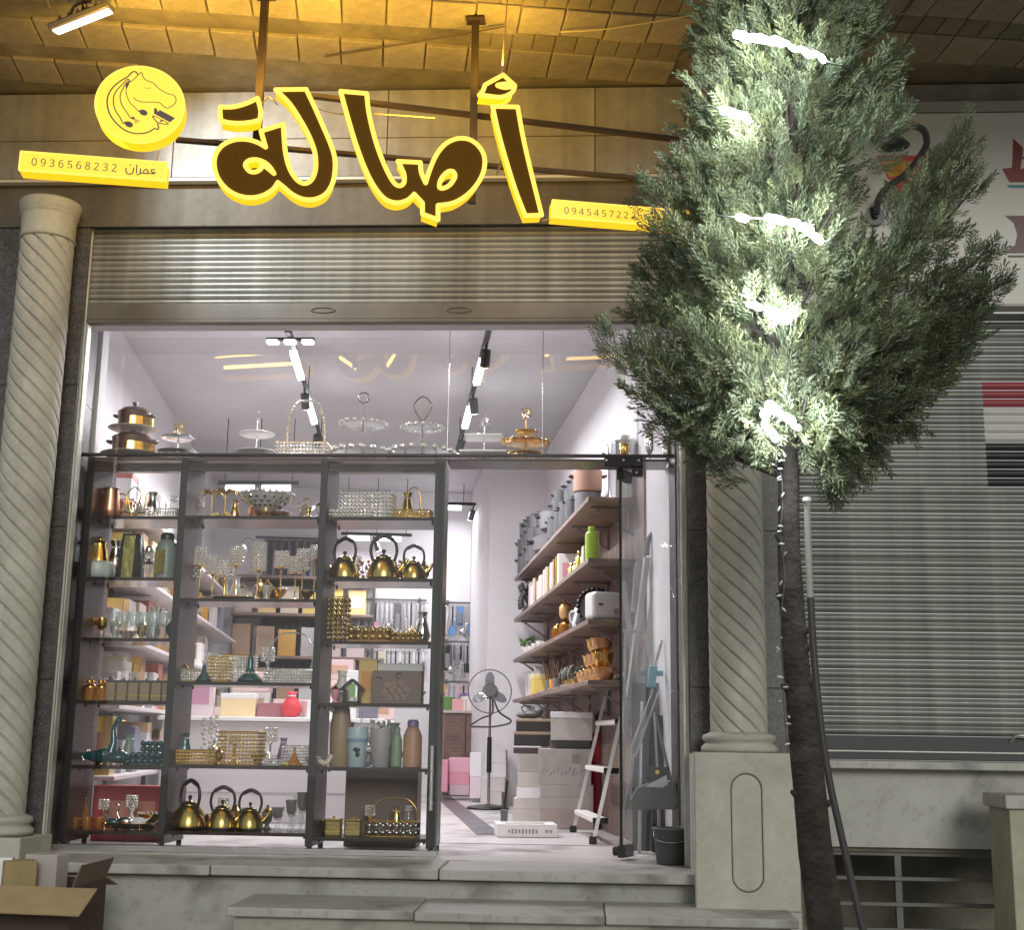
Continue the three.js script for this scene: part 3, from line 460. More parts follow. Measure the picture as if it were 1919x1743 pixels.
// hanging frame of brown steel tube
{
  const t = thing('sign_support', 'brown steel tube frame that carries the sign under the soffit', 'sign frame', [0, 0, 0]);
  const BA = 14 * R, bn = V(Math.sin(BA), 0, Math.cos(BA)), bp = WY(885, 40, YC); const onB = (px, py) => { const d = ray(px, py), k = bp.clone().sub(camera.position).dot(bn) / d.dot(bn); return camera.position.clone().addScaledVector(d, k); };
  for (const [a, b, w] of [[[560, 177], [1272, 262], 0.022], [[330, 262], [1240, 338], 0.02]]) part(t, 'rail', bar(onB(...a), onB(...b), w, w), M.steelFrame);
  for (const px of [478, 885]) { const a = onB(px, 385), top = a.clone(); top.y = YC - 0.004; part(t, 'upright', bar(a.clone().add(V(0, 0, 0.026)), top.add(V(0, 0, 0.026)), 0.034, 0.03), M.steelFrame); part(t, 'fixing_plate', rbox(0.09, 0.012, 0.07, 0.002), M.steelFrame, [top.x, YC - 0.008, top.z]); }
  for (const [px, py] of [[560, 200], [690, 240], [940, 300], [800, 330], [470, 330], [265, 230], [170, 315], [1140, 400]]) { const f = onSign(px, py, -DEP - 0.006), d = onB(px, py), k = d.clone().sub(f); const e = f.clone().addScaledVector(SN, Math.min(-0.03, k.dot(SN))); part(t, 'stand_off', rod(f, e, 0.006), mat([0.3, 0.28, 0.24], 0.5)); }
  // thin hangers and the loose leads between letters
  const wire = mat([0.45, 0.35, 0.16], 0.5);
  const lead = (pts, r = 0.0035, m = wire) => part(t, 'lead', tube(pts, r, 30, 6), m);
  const h0 = onSign(940, 150, -0.03); lead([h0, V(h0.x + 0.005, h0.y + 0.12, h0.z), V(h0.x + 0.02, YC, h0.z)]);
  lead([onSign(490, 196, -0.04), onSign(505, 182, -0.1), onSign(520, 196, -0.05)]);
  lead([onSign(590, 202, -0.06), onSign(625, 212, -0.12), onSign(660, 214, -0.06)]); lead([onSign(700, 213, -0.08), onSign(760, 217, -0.12), onSign(815, 221, -0.1)]);
  lead([onSign(298, 282, -0.04), onSign(296, 292, -0.04), onSign(294, 304, -0.04)]); lead([onSign(1016, 414, -0.04), onSign(1026, 412, -0.05), onSign(1038, 412, -0.04)]);
}
{ // cables drooping under the soffit
  const cable = (label, pts, r, c) => solo('cable', label, 'cable', tube(pts, r, 40, 6), mat(c, 0.6));
  const u = (px, py, y = -0.02) => WY(px, py, YC + y);
  cable('dark cable strung below the soffit blocks past the sign upright', [u(610, 106), u(700, 92, -0.03), u(880, 62, -0.03), u(945, 50)], 0.005, [0.08, 0.06, 0.03]);
  cable('pale thin cable along the soffit near the tree top', [u(1050, 60), u(1130, 55, -0.03), u(1200, 45, -0.03), u(1300, 28)], 0.004, [0.5, 0.42, 0.25]);
  cable('dark cable climbing the soffit beside the tree top', [u(1610, 92), u(1650, 60, -0.03), u(1690, 25, -0.03), u(1718, -10)], 0.007, [0.05, 0.05, 0.045]);
}
{ // LED floodlight hanging from the soffit, tilted down to the front
  const c = WY(160, 42, YC - 0.17), t = thing('floodlight', 'slim LED floodlight hanging from soffit above the horse badge', 'floodlight', c, 0);
  const e = (px, py) => W(px, py, c.z).sub(c), a = e(100, 62), b = e(212, 18), dir = b.clone().sub(a), L = dir.length(), roll = Math.atan2(dir.y, dir.x), mid = a.clone().add(b).multiplyScalar(0.5);
  const o = new THREE.Group(); o.name = 'lamp_body'; o.position.copy(mid); o.rotation.set(0, 0, roll); t.add(o);
  const q = new THREE.Group(); q.rotation.x = 0.4; q.name = 'housing'; o.add(q);
  part(q, 'lamp_shell', rbox(L, 0.03, 0.14, 0.008, 2), mat([0.12, 0.11, 0.1], 0.45, { metal: 0.5 }), [0, 0.018, 0]);
  part(q, 'led_lens', new THREE.BoxGeometry(L * 0.92, 0.006, 0.11), glow([0.92, 0.96, 1.0], 2.4), [0, -0.002, 0]);
  for (let k = 0; k < 5; k++) part(q, 'cooling_fin', rbox(0.008, 0.024, 0.12, 0.002), mat([0.12, 0.11, 0.1], 0.5), [-L * 0.3 + k * L * 0.15, 0.044, 0]);
  part(t, 'bracket', tube([a.clone().multiplyScalar(0.6).add(V(0, 0.02, 0)), V(-0.05, 0.09, 0), V(0.02, 0.11, 0)], 0.008, 16), mat([0.12, 0.1, 0.07], 0.5));
  part(t, 'hanger', rod([-0.01, 0.06, 0], [-0.01, YC - c.y, 0], 0.012), M.steelFrame);
  part(t, 'lamp_lead', tube([V(-0.12, 0.03, 0), V(-0.17, 0.08, 0.01), V(-0.2, 0.15, 0), V(-0.22, YC - c.y, 0)], 0.004, 24), mat([0.6, 0.5, 0.3], 0.5));
  const l = new THREE.SpotLight(new THREE.Color(0.80, 0.91, 1.0), 9.0, 0, 0.66, 0.8, 2); l.name = 'floodlight_beam'; const from = c.clone().add(mid).add(V(0.02, -0.06, -0.02)); l.position.copy(from); l.target.position.copy(W(520, 400, 0.3)); l.castShadow = true; l.shadow.radius = 3; scene.add(l, l.target);
}
// ================================================================ the tree on the pavement with its rope light
const ZT = 2.4;
function taperTube(pts, radii, n, seg, lump = 0, sd = 3) {
  const c = curve(pts), fr = c.computeFrenetFrames(n, false), pos = [], uv = [], idx = [], len = c.getLength();
  for (let i = 0; i <= n; i++) {
    const t = i / n, p = c.getPoint(t), q = t * (radii.length - 1), k = Math.min(radii.length - 2, Math.floor(q)), r = radii[k] + (radii[k + 1] - radii[k]) * (q - k);
    for (let j = 0; j <= seg; j++) { const a = j / seg * Math.PI * 2, w = 1 + lump * (fbm(j / seg, t * 2, 6, 3, sd) - 0.5) * 2, d = fr.normals[i].clone().multiplyScalar(Math.cos(a)).addScaledVector(fr.binormals[i], Math.sin(a)); pos.push(p.x + d.x * r * w, p.y + d.y * r * w, p.z + d.z * r * w); uv.push(a * r, t * len); }
  }
  for (let i = 0; i < n; i++) for (let j = 0; j < seg; j++) { const k = i * (seg + 1) + j; idx.push(k, k + seg + 1, k + 1, k + 1, k + seg + 1, k + seg + 2); }
  const g = new THREE.BufferGeometry(); g.setAttribute('position', new THREE.Float32BufferAttribute(pos, 3)); g.setAttribute('uv', new THREE.Float32BufferAttribute(uv, 2)); g.setIndex(idx); g.computeVertexNormals(); return g;
}
{
  const P = (px, py, dz = 0) => W(px, py, ZT + dz);
  const base = P(1556, 1830); base.y = GY;
  const t = thing('conifer_tree', 'feathery green conifer wrapped in glowing rope light in front of the shops', 'tree', base);
  const L = (v) => v.clone().sub(base);
  const bark = mat([0.045, 0.041, 0.038], 0.9, { map: T.barkc, bumpMap: T.lump, bumpScale: 0.02 });
  const path = [V(base.x, GY - 0.02, ZT), P(1545, 1743), P(1527, 1600), P(1515, 1480), P(1503, 1360), P(1488, 1200), P(1479, 1040), P(1476, 880), P(1466, 720), P(1472, 520), P(1482, 300), P(1490, 100), P(1497, -120)];
  part(t, 'trunk', taperTube(path.map(L), [0.064, 0.056, 0.055, 0.053, 0.048, 0.043, 0.038, 0.035, 0.033, 0.028, 0.022, 0.016, 0.008], 150, 22, 0.16), bark);
  const axis = curve(path);
  const onTrunk = (y) => { let lo = 0, hi = 1; for (let k = 0; k < 30; k++) { const m = (lo + hi) / 2; axis.getPoint(m).y < y ? lo = m : hi = m; } return axis.getPoint(lo); };
  for (const [px, py, s] of [[1516, 1182, 1], [1518, 1215, 1], [1528, 1280, 1.5], [1531, 1310, 1.2], [1532, 1345, 1], [1540, 1420, 1.1], [1553, 1508, 1], [1458, 1120, -1], [1468, 1290, -1.1], [1486, 1490, -0.8], [1456, 1010, -0.8]]) {
    const q = P(px, py, 0.02), o = onTrunk(q.y), d = q.clone().sub(o); part(t, 'branch_stub', taperTube([L(o.clone().addScaledVector(d, 0.55)), L(o.clone().addScaledVector(d, 0.9).add(V(0, 0.004, 0))), L(o.clone().addScaledVector(d, 1.12).add(V(0, 0.012, 0)))], [0.02 * Math.abs(s), 0.014 * Math.abs(s), 0.006], 6, 7, 0.3), bark);
  }
  // rope light: winds round the crown, close to the front at five turns
  const F = 0.25, arcs = [
    [[1380, 66], [1425, 74], [1490, 88], [1545, 114]], [[1352, 206], [1380, 214], [1404, 226]], [[1382, 408], [1436, 410], [1495, 422], [1538, 450]], [[1402, 570], [1440, 583], [1478, 606]], [[1440, 762], [1466, 778], [1498, 802]],
  ].map((a) => a.map(([x, y]) => P(x, y, F)));
  const B = (px, py) => P(px, py, -0.22), S = (px, py) => P(px, py, 0.02);
  const rope = [...arcs[0], S(1590, 135), B(1500, 165), S(1330, 190), ...arcs[1], P(1440, 240, 0.12), S(1590, 290), B(1480, 340), S(1330, 395), ...arcs[2], S(1590, 475), B(1480, 510), S(1350, 545), ...arcs[3], S(1540, 640), B(1470, 690), S(1410, 735), ...arcs[4]];
  const rl = thing('rope_light', 'white glowing rope light spiralling through the conifer crown', 'rope light', base), ropeGlow = glow([0.93, 0.97, 1.0], 6);
  part(rl, 'lead', tube(rope.map(L), 0.0032, 240, 6), mat([0.06, 0.075, 0.06], 0.5));
  const bulb = new THREE.CapsuleGeometry(0.0135, 0.022, 4, 10);
  const show = [[[0, 1]], [[0, 0.9]], [[0, 0.05], [0.32, 0.5], [0.62, 1]], [[0, 0.3], [0.45, 1]], [[0, 1]]];
  const strips = arcs.map((a, i) => [a, show[i]]); strips.push([[[1440, 762], [1433, 785], [1440, 808], [1456, 822]].map(([x, y]) => P(x, y, 0.2)), [[0.1, 1]]]);
  for (const [a, spans] of strips) { const c = curve(a), n = Math.round(c.getLength() / 0.024); for (let k = 0; k < n; k++) { const u = (k + 0.5) / n; if (!spans.some(([p, q]) => u >= p && u <= q) || rnd() < 0.07) continue; const m = part(rl, 'led_bulb', bulb, ropeGlow, L(c.getPoint(u)).add(V(rr(-0.004, 0.004), rr(-0.007, 0.007), rr(-0.006, 0.01)))); m.quaternion.setFromUnitVectors(V(0, 1, 0), c.getTangent(u).add(V(rr(-0.5, 0.5), rr(-0.5, 0.5), rr(-0.4, 0.4))).normalize()); m.scale.setScalar(rr(0.7, 1.15)); } }
  const lightAt = (q, k) => { const l = new THREE.PointLight(new THREE.Color(0.93, 0.97, 1.0), k, 0, 2); l.name = 'rope_glow'; l.position.copy(q); l.castShadow = true; l.shadow.radius = 1.2; scene.add(l); };
  for (const a of arcs) { const c = curve(a); for (const u of [0.3, 0.7]) lightAt(c.getPoint(u).add(V(0, -0.025, 0.02)), 0.3); }
  for (const a of arcs) for (const q of [a[0], a[a.length - 1]]) lightAt(q.clone().add(V(0, 0.02, 0.03)), 0.34);
  // branches: tips read from the outline of the crown, the rest filled in
  const tips = [[1312, 70, 0], [1302, 150, 0.1], [1292, 240, -0.1], [1262, 312, 0.05], [1205, 352, 0.1], [1238, 430, 0.15], [1212, 512, -0.05], [1196, 590, 0.1], [1136, 642, 0.2], [1216, 690, 0], [1248, 745, 0.1], [1302, 800, 0.15], [1390, 826, 0.2], [1345, 300, 0.1], [1330, 20, 0],
    [1645, 30, -0.05], [1662, 120, 0.05], [1684, 205, 0.15], [1812, 262, 0, 1.25], [1790, 300, 0.1, 1.25], [1832, 345, 0.1, 1.0], [1752, 410, 0.15, 1.0], [1838, 478, 0.1, 0.8], [1878, 530, 0.05, 0.6], [1780, 545, 0.12, 0.6], [1822, 580, -0.05], [1815, 625, 0.1], [1755, 655, 0.05], [1700, 705, 0], [1705, 795, -0.1], [1592, 893, 0.05], [1640, 845, 0], [1560, 835, 0.15], [1720, 600, 0.2],
    [1400, -30, 0.05], [1500, -70, 0], [1575, -30, 0.1], [1620, 10, 0]];
  const sides = tips.map(([x, y, dz, k]) => ({ tip: P(x, y, dz), edge: 1, k }));
  const outline = (py) => { // half widths of the crown left and right of the trunk, in photograph pixels
    const Ls = [[-80, 90], [70, 165], [240, 185], [350, 240], [430, 235], [520, 255], [600, 275], [660, 270], [740, 220], [800, 160], [850, 60]], Rs = [[-80, 90], [40, 150], [200, 150], [300, 150], [400, 165], [470, 210], [530, 270], [620, 270], [700, 225], [800, 190], [880, 110]];
    const f = (T2) => { for (let i = 0; i + 1 < T2.length; i++) if (py <= T2[i + 1][0]) { const [a, b] = T2[i], [c, d] = T2[i + 1]; return b + (d - b) * Math.max(0, (py - a) / (c - a)); } return T2[T2.length - 1][1]; };
    return [f(Ls), f(Rs)];
  };
  for (let k = 0; k < 74; k++) {
    const py = -60 + 890 * (k + rnd()) / 74, an = k * 2.39996, [l, r] = outline(py), c = Math.cos(an), e = rr(0.5, 0.86), dx = c * (c < 0 ? l : r) * e, dz = Math.sin(an) * Math.min(0.5, (l + r) / 2 / 551 * 0.8) * e;
    sides.push({ tip: P(1478 + dx, py, dz), edge: 0 });
  }
  const sprays = [], up = V(0, 1, 0);
  for (const { tip, edge, k: steep = 0.62 } of sides) {
    const a0 = onTrunk(tip.y), reach = Math.hypot(tip.x - a0.x, tip.z - a0.z), droop = tip.y < P(1400, 770).y, s = onTrunk(tip.y - reach * (droop ? -0.35 : steep));
    const mid = s.clone().lerp(tip, 0.5).add(V(0, droop ? 0.06 : -0.05, 0)), c = curve([L(s), L(mid), L(tip)]), n = Math.round((edge ? 92 : 58) * (0.4 + reach * 1.0));
    part(t, 'limb', taperTube([L(s), L(mid), L(tip)], [0.013, 0.008, 0.003], 8, 5, 0.2), bark);
    for (let i = 0; i < n; i++) {
      const u = Math.pow(rnd(), 0.7) * 0.8 + 0.2, p = c.getPoint(u), tg = c.getTangent(u), w = (0.028 + 0.068 * Math.sin(Math.min(1, u * 1.02) * Math.PI)) * (edge ? 1 : 1.1);
      const o = V(rr(-1, 1), rr(-1, 1), rr(-1, 1)); o.addScaledVector(tg, -o.dot(tg)).normalize();
      p.addScaledVector(o, w * Math.sqrt(rnd()));
      const dir = tg.clone().multiplyScalar(0.9).addScaledVector(o, 0.5).add(V(rr(-0.35, 0.35), rr(0.05, 0.6) - (droop ? 0.5 : 0), rr(-0.35, 0.35))).normalize();
      sprays.push([p, dir, rr(0.5, 1.15) * (u > 0.85 ? 0.75 : 1)]);
    }
  }
  const gap = arcs.flatMap((a) => curve(a).getPoints(16)).map(L);
  const keep = sprays.filter(([p]) => !gap.some((q) => p.z > q.z - 0.05 && Math.hypot(p.x - q.x - (p.z - q.z) * 0.12, p.y - q.y + (p.z - q.z) * 0.25) < (Math.sin(q.x * 61 + q.y * 13) > 0.05 ? 0.034 : 0)));
  // one spray: a feathered sprig of scale-leaf twigs
  const pos = [], nor = [], idx = [];
  const blade = (a, b, w) => { const d = b.clone().sub(a), sd = V(rr(-1, 1), rr(-1, 1), rr(-1, 1)).cross(d).normalize().multiplyScalar(w), m = a.clone().lerp(b, 0.45), k = pos.length / 3, nn = sd.clone().cross(d).normalize(); for (const q of [a, m.clone().add(sd), b, m.clone().sub(sd)]) { pos.push(q.x, q.y, q.z); nor.push(nn.x, nn.y, nn.z); } idx.push(k, k + 1, k + 2, k, k + 2, k + 3); };
  for (let i = 0; i < 13; i++) {
    const y = 0.012 + i * 0.0088, sgn = i % 2 ? 1 : -1, l = 0.052 * (1 - i / 16) * rr(0.8, 1.15), a = V(0, y, 0), b = V(sgn * l * 0.72, y + l * 0.72, rr(-0.014, 0.014));
    blade(a, b, 0.0022);
    for (let j = 1; j < 4; j++) { const q = a.clone().lerp(b, j / 3.6), h = j % 2 ? 1 : -1; blade(q, q.clone().add(V(sgn * 0.011 + h * 0.006, 0.015 + rr(0, 0.006), rr(-0.009, 0.009))), 0.0023); blade(q, q.clone().add(V(sgn * 0.004 - h * 0.008, 0.017, rr(-0.009, 0.009))), 0.002); }
  }
  blade(V(0, -0.02, 0), V(0, 0.13, 0), 0.0022);
  const g = new THREE.BufferGeometry(); g.setAttribute('position', new THREE.Float32BufferAttribute(pos, 3)); g.setAttribute('normal', new THREE.Float32BufferAttribute(nor, 3)); g.setIndex(idx);
  const leaf = mat([1, 1, 1], 0.75, { transmission: 0.28, thickness: 0, specularIntensity: 0.6 });
  const im = setup(new THREE.InstancedMesh(g, leaf, keep.length)); im.name = 'crown'; im.userData = { kind: 'stuff' }; t.add(im);
  const m4 = new THREE.Matrix4(), qn = new THREE.Quaternion(), col = new THREE.Color();
  keep.forEach(([p, d, s], i) => { qn.setFromUnitVectors(up, d).multiply(new THREE.Quaternion().setFromAxisAngle(up, rnd() * 6.28)); m4.compose(p, qn, V(s, s, s)); im.setMatrixAt(i, m4); const k = rr(0.7, 1.35), w = rnd(); col.setRGB((0.082 + 0.04 * w) * k, (0.11 + 0.03 * w) * k, (0.064 - 0.004 * w) * k); im.setColorAt(i, col); });
  // dead festoon lead with little clear bulbs down the trunk
  const fe = thing('festoon_string', 'thin unlit fairy light lead hanging down the tree trunk', 'fairy lights', base), fw = [[1456, 826], [1449, 845], [1466, 855], [1470, 862], [1452, 868], [1462, 885], [1466, 940], [1462, 1000], [1470, 1080], [1462, 1170], [1466, 1260], [1470, 1340], [1476, 1410]].map(([x, y]) => L(P(x, y, 0.075)));
  part(fe, 'lead', tube(fw, 0.002, 90, 5), mat([0.07, 0.07, 0.07], 0.5));
  const fc = curve(fw), bg = lathe([[0.001, -0.009], [0.003, -0.006], [0.004, 0], [0.003, 0.006], [0.002, 0.01]], 8);
  for (let k = 0; k < 34; k++) part(fe, 'bulb', bg, mat([0.4, 0.4, 0.39], 0.3), fc.getPoint(Math.min(0.99, Math.max(0.01, (k + 0.5) / 34 + rr(-0.02, 0.02)))).add(V(rr(-0.016, 0.012), rr(-0.014, 0.014), rr(0, 0.016))), [rr(-1.5, 1.5), 0, rr(-1.5, 1.5)]);
  // bent pipe standing beside the trunk
  const pp = [[1512, 940], [1514, 1020], [1518, 1120], [1524, 1220], [1532, 1310], [1543, 1400], [1557, 1480], [1577, 1570], [1597, 1660], [1617, 1745]].map(([x, y]) => P(x, y, 0.25)), pe = pp[9].clone().add(pp[9].clone().sub(pp[8]).multiplyScalar(2)); const kk = (pp[9].y - GY) / (pp[9].y - pe.y); pe.lerpVectors(pp[9], pe, kk);
  const pt = thing('bent_pipe', 'thin bent dark pipe with pale tip leaning against the tree trunk', 'pipe', [pe.x, GY, pe.z]), PL = (v) => v.clone().sub(pt.position);
  part(pt, 'pipe_shaft', tube([...pp.slice(2), pe].map(PL), 0.0115, 60, 10), mat([0.035, 0.034, 0.034], 0.5));
  part(pt, 'pale_tip', tube(pp.slice(0, 3).map(PL), 0.0105, 20, 10), mat([0.3, 0.3, 0.28], 0.5));
  part(pt, 'end_cap', cyl(0.015, 0.013, 0.014, 12), mat([0.4, 0.4, 0.37], 0.5), PL(pp[0]));
}
// ================================================================ inside the shop
const RO = V(0.5, 0, -0.05), HR = 3.3;
const room = (a, d, y = 0) => RO.clone().addScaledVector(RA, a).addScaledVector(RU, d).add(V(0, y, 0));
const toRoom = (v) => { const q = v.clone().sub(RO); return [q.dot(RA), q.dot(RU)]; };
const RT = Math.atan2(-RA.z, RA.x);                            // turn that lines x up with the room's cross axis
const AL = -3.38, DB = 7.9, DP = 5.5, [AP] = toRoom(W(908, 1300, -5.65));
{
  const m = M.wall, slab = (name, a0, d0, a1, d1, y0, y1, t) => { const A = room(a0, d0), B = room(a1, d1), w = wallBox(A, B, y0, y1, t); return struct(name, w.g, m, w.pos, w.rot); };
  slab('wall_right', 0, DP, 0, -0.05, 0, HR, 0.16).material = m;
  slab('wall_pier_front', AP, DP, 0.16, DP, 0, HR, 0.16);
  slab('wall_pier_side', AP, DB + 0.16, AP, DP + 0.165, 0, HR, 0.16);
  slab('wall_back', AL - 0.16, DB, AP - 0.002, DB, 0, HR, 0.16);
  slab('wall_left', AL, 0.72, AL, DB, 0, HR, 0.16);
  const poly = [V(-2.9, 0, 0.12), V(0.514, 0, 0.12), room(0.17, 0.4), room(0.17, DP + 0.1), room(AP + 0.2, DB + 0.2), room(AL - 0.2, DB + 0.2), room(AL - 0.2, 0.7)];
  const sh = new THREE.Shape(poly.map((v) => new THREE.Vector2(v.x, -v.z)));
  struct('shop_floor', uvm(new THREE.ExtrudeGeometry(sh, { depth: 0.06, bevelEnabled: false }).rotateX(-Math.PI / 2)), M.floorIn, [0, -0.06, 0]);
  struct('shop_ceiling', uvm(new THREE.ExtrudeGeometry(sh, { depth: 0.12, bevelEnabled: false }).rotateX(-Math.PI / 2)), mat([0.62, 0.61, 0.635], 0.85, { map: T.plaster }), [0, HR + 0.003, 0]);
  struct('wall_over_glass', box(3.35, 0.55, 0.14), m, [-1.12, HR - 0.275, 0.13]);
  struct('wall_left_return', box(0.42, HR, 0.1), m, [-2.97, HR / 2, -0.31]);
  // the dark tile band in the floor
  const f0 = WY(846, 1488), f1 = WY(831, 1500), g0 = WY(921, 1562), g1 = WY(876, 1559), a = [f1, f0, g0, g1].map(toRoom), am = (a[0][0] + a[3][0]) / 2, aw = Math.abs(a[1][0] - a[0][0] + a[2][0] - a[3][0]) / 2;
  for (let k = 0; k < 12; k++) { const q = room(am + aw / 2, 1.75 + k * 0.5 + 0.25, 0.003); struct('floor_strip', box(aw, 0.004, 0.494), mat([0.2, 0.2, 0.21], 0.35, { map: T.granite }), q, [0, RT, 0]); }
  const th = WY(960, 1583); struct('threshold_joint', box(1.3, 0.002, 0.008), mat([0.2, 0.2, 0.2], 0.6), [-0.3, 0.002, th.z]);
}
// ---- track lights
const tubeGlow = glow([0.97, 0.96, 1.0], 6), trackMat = mat([0.02, 0.02, 0.022], 0.45);
const LUX = 270;
function linear(p, q, w, k, col = [0.975, 0.95, 1.0]) { // a rect light just under a glowing bar from p to q
  const L = p.distanceTo(q), l = new THREE.RectAreaLight(new THREE.Color(...col), k, L, w); l.name = 'led_bar_light';
  const c = p.clone().add(q).multiplyScalar(0.5), d = q.clone().sub(p).normalize(); l.position.copy(c); l.up.copy(d.clone().cross(V(0, 1, 0))); l.lookAt(c.clone().add(V(0, -1, 0)));
  const m = new THREE.Matrix4().makeBasis(d, V(0, 1, 0).cross(d).negate().normalize().multiplyScalar(1), V(0, 1, 0)); l.quaternion.setFromRotationMatrix(new THREE.Matrix4().makeBasis(d, d.clone().cross(V(0, 1, 0)).negate(), V(0, 1, 0)));
  scene.add(l); return l;
}
function track(label, p, q, bars, spots, k = LUX) {
  const t = thing('track_light', label, 'track light', p), L = (v) => v.clone().sub(p), d = q.clone().sub(p), U = d.clone().normalize();
  part(t, 'rail', bar(L(p), L(q), 0.03, 0.03), trackMat);
  for (const s of [0.08, 0.5, 0.92]) { const a = p.clone().lerp(q, s); part(t, 'hanger', rod(L(a), L(V(a.x, HR, a.z)), 0.004, 6), trackMat); }
  for (const [u, v] of bars) { const a = p.clone().lerp(q, u).add(V(0, -0.045, 0)), b = p.clone().lerp(q, v).add(V(0, -0.045, 0)); part(t, 'lamp_bar', bar(L(a), L(b), 0.045, 0.03), tubeGlow); linear(a.clone().add(V(0, -0.03, 0)), b.clone().add(V(0, -0.03, 0)), 0.05, k); }
  for (const u of spots) { const a = p.clone().lerp(q, u); const s = part(t, 'spot_head', merge([at(cyl(0.032, 0.032, 0.11, 14), 0, -0.11, 0), at(cyl(0.008, 0.008, 0.06, 8), 0, -0.01, 0)]), trackMat, L(a).add(V(0, -0.07, 0)), [rr(0.3, 0.7), rr(-1, 1), rr(-0.4, 0.4)]); part(s, 'lamp_face', cyl(0.028, 0.028, 0.004, 14), tubeGlow, [0, -0.113, 0]); }
  return t;
}
const YT = 3.08;
track('black track light nearer the left wall with white LED bars over window shelves', WY(538, 605, YT), WY(606, 835, YT), [[0.14, 0.32], [0.5, 0.7]], [0.42, 0.8, 0.97]);
track('black track light over the entrance with white LED bars and spot heads', WY(922, 596, YT), WY(858, 842, YT), [[0.2, 0.36], [0.55, 0.72]], [0.12, 0.45, 0.82]);
{ // cross-shaped fixture near the glass
  const c = WY(545, 636, 3.0), t = thing('cross_lamp', 'small cross shaped LED lamp with square diodes under shop ceiling', 'lamp', c);
  part(t, 'arm', rbox(0.30, 0.018, 0.03, 0.003), trackMat); part(t, 'arm', rbox(0.03, 0.016, 0.22, 0.003), trackMat, [0, 0.017, 0]); part(t, 'stem', rod([0, 0.02, 0], [0, HR - 3.0, 0], 0.006), trackMat);
  for (const x of [-0.11, 0.0, 0.11]) part(t, 'led_square', rbox(0.07, 0.02, 0.05, 0.004), tubeGlow, [x, -0.02, 0.006]);
  const l = new THREE.RectAreaLight(new THREE.Color(0.97, 0.95, 1), 320, 0.3, 0.06); l.name = 'cross_lamp_light'; l.position.copy(c).add(V(0, -0.036, 0.006)); l.rotation.set(-Math.PI / 2, 0, 0); scene.add(l);
}
{ // rails at the back of the shop
  const z = -7.2; const p = W(830, 944, z), q = W(908, 945, z);
  track('track light with one tube and a dark spot before the back wall', p, q, [[0.05, 0.45]], [0.72], 250);
  track('track light over the back corner behind the window shelves', W(640, 1000, -6.9), W(772, 1003, -6.9), [[0.1, 0.4], [0.55, 0.85]], [0.48], 250);
  track('track light over the middle aisle behind the crystal shelves', W(410, 905, -4.2), W(560, 905, -4.2), [[0.1, 0.45], [0.55, 0.9]], [0.5], 250);
}
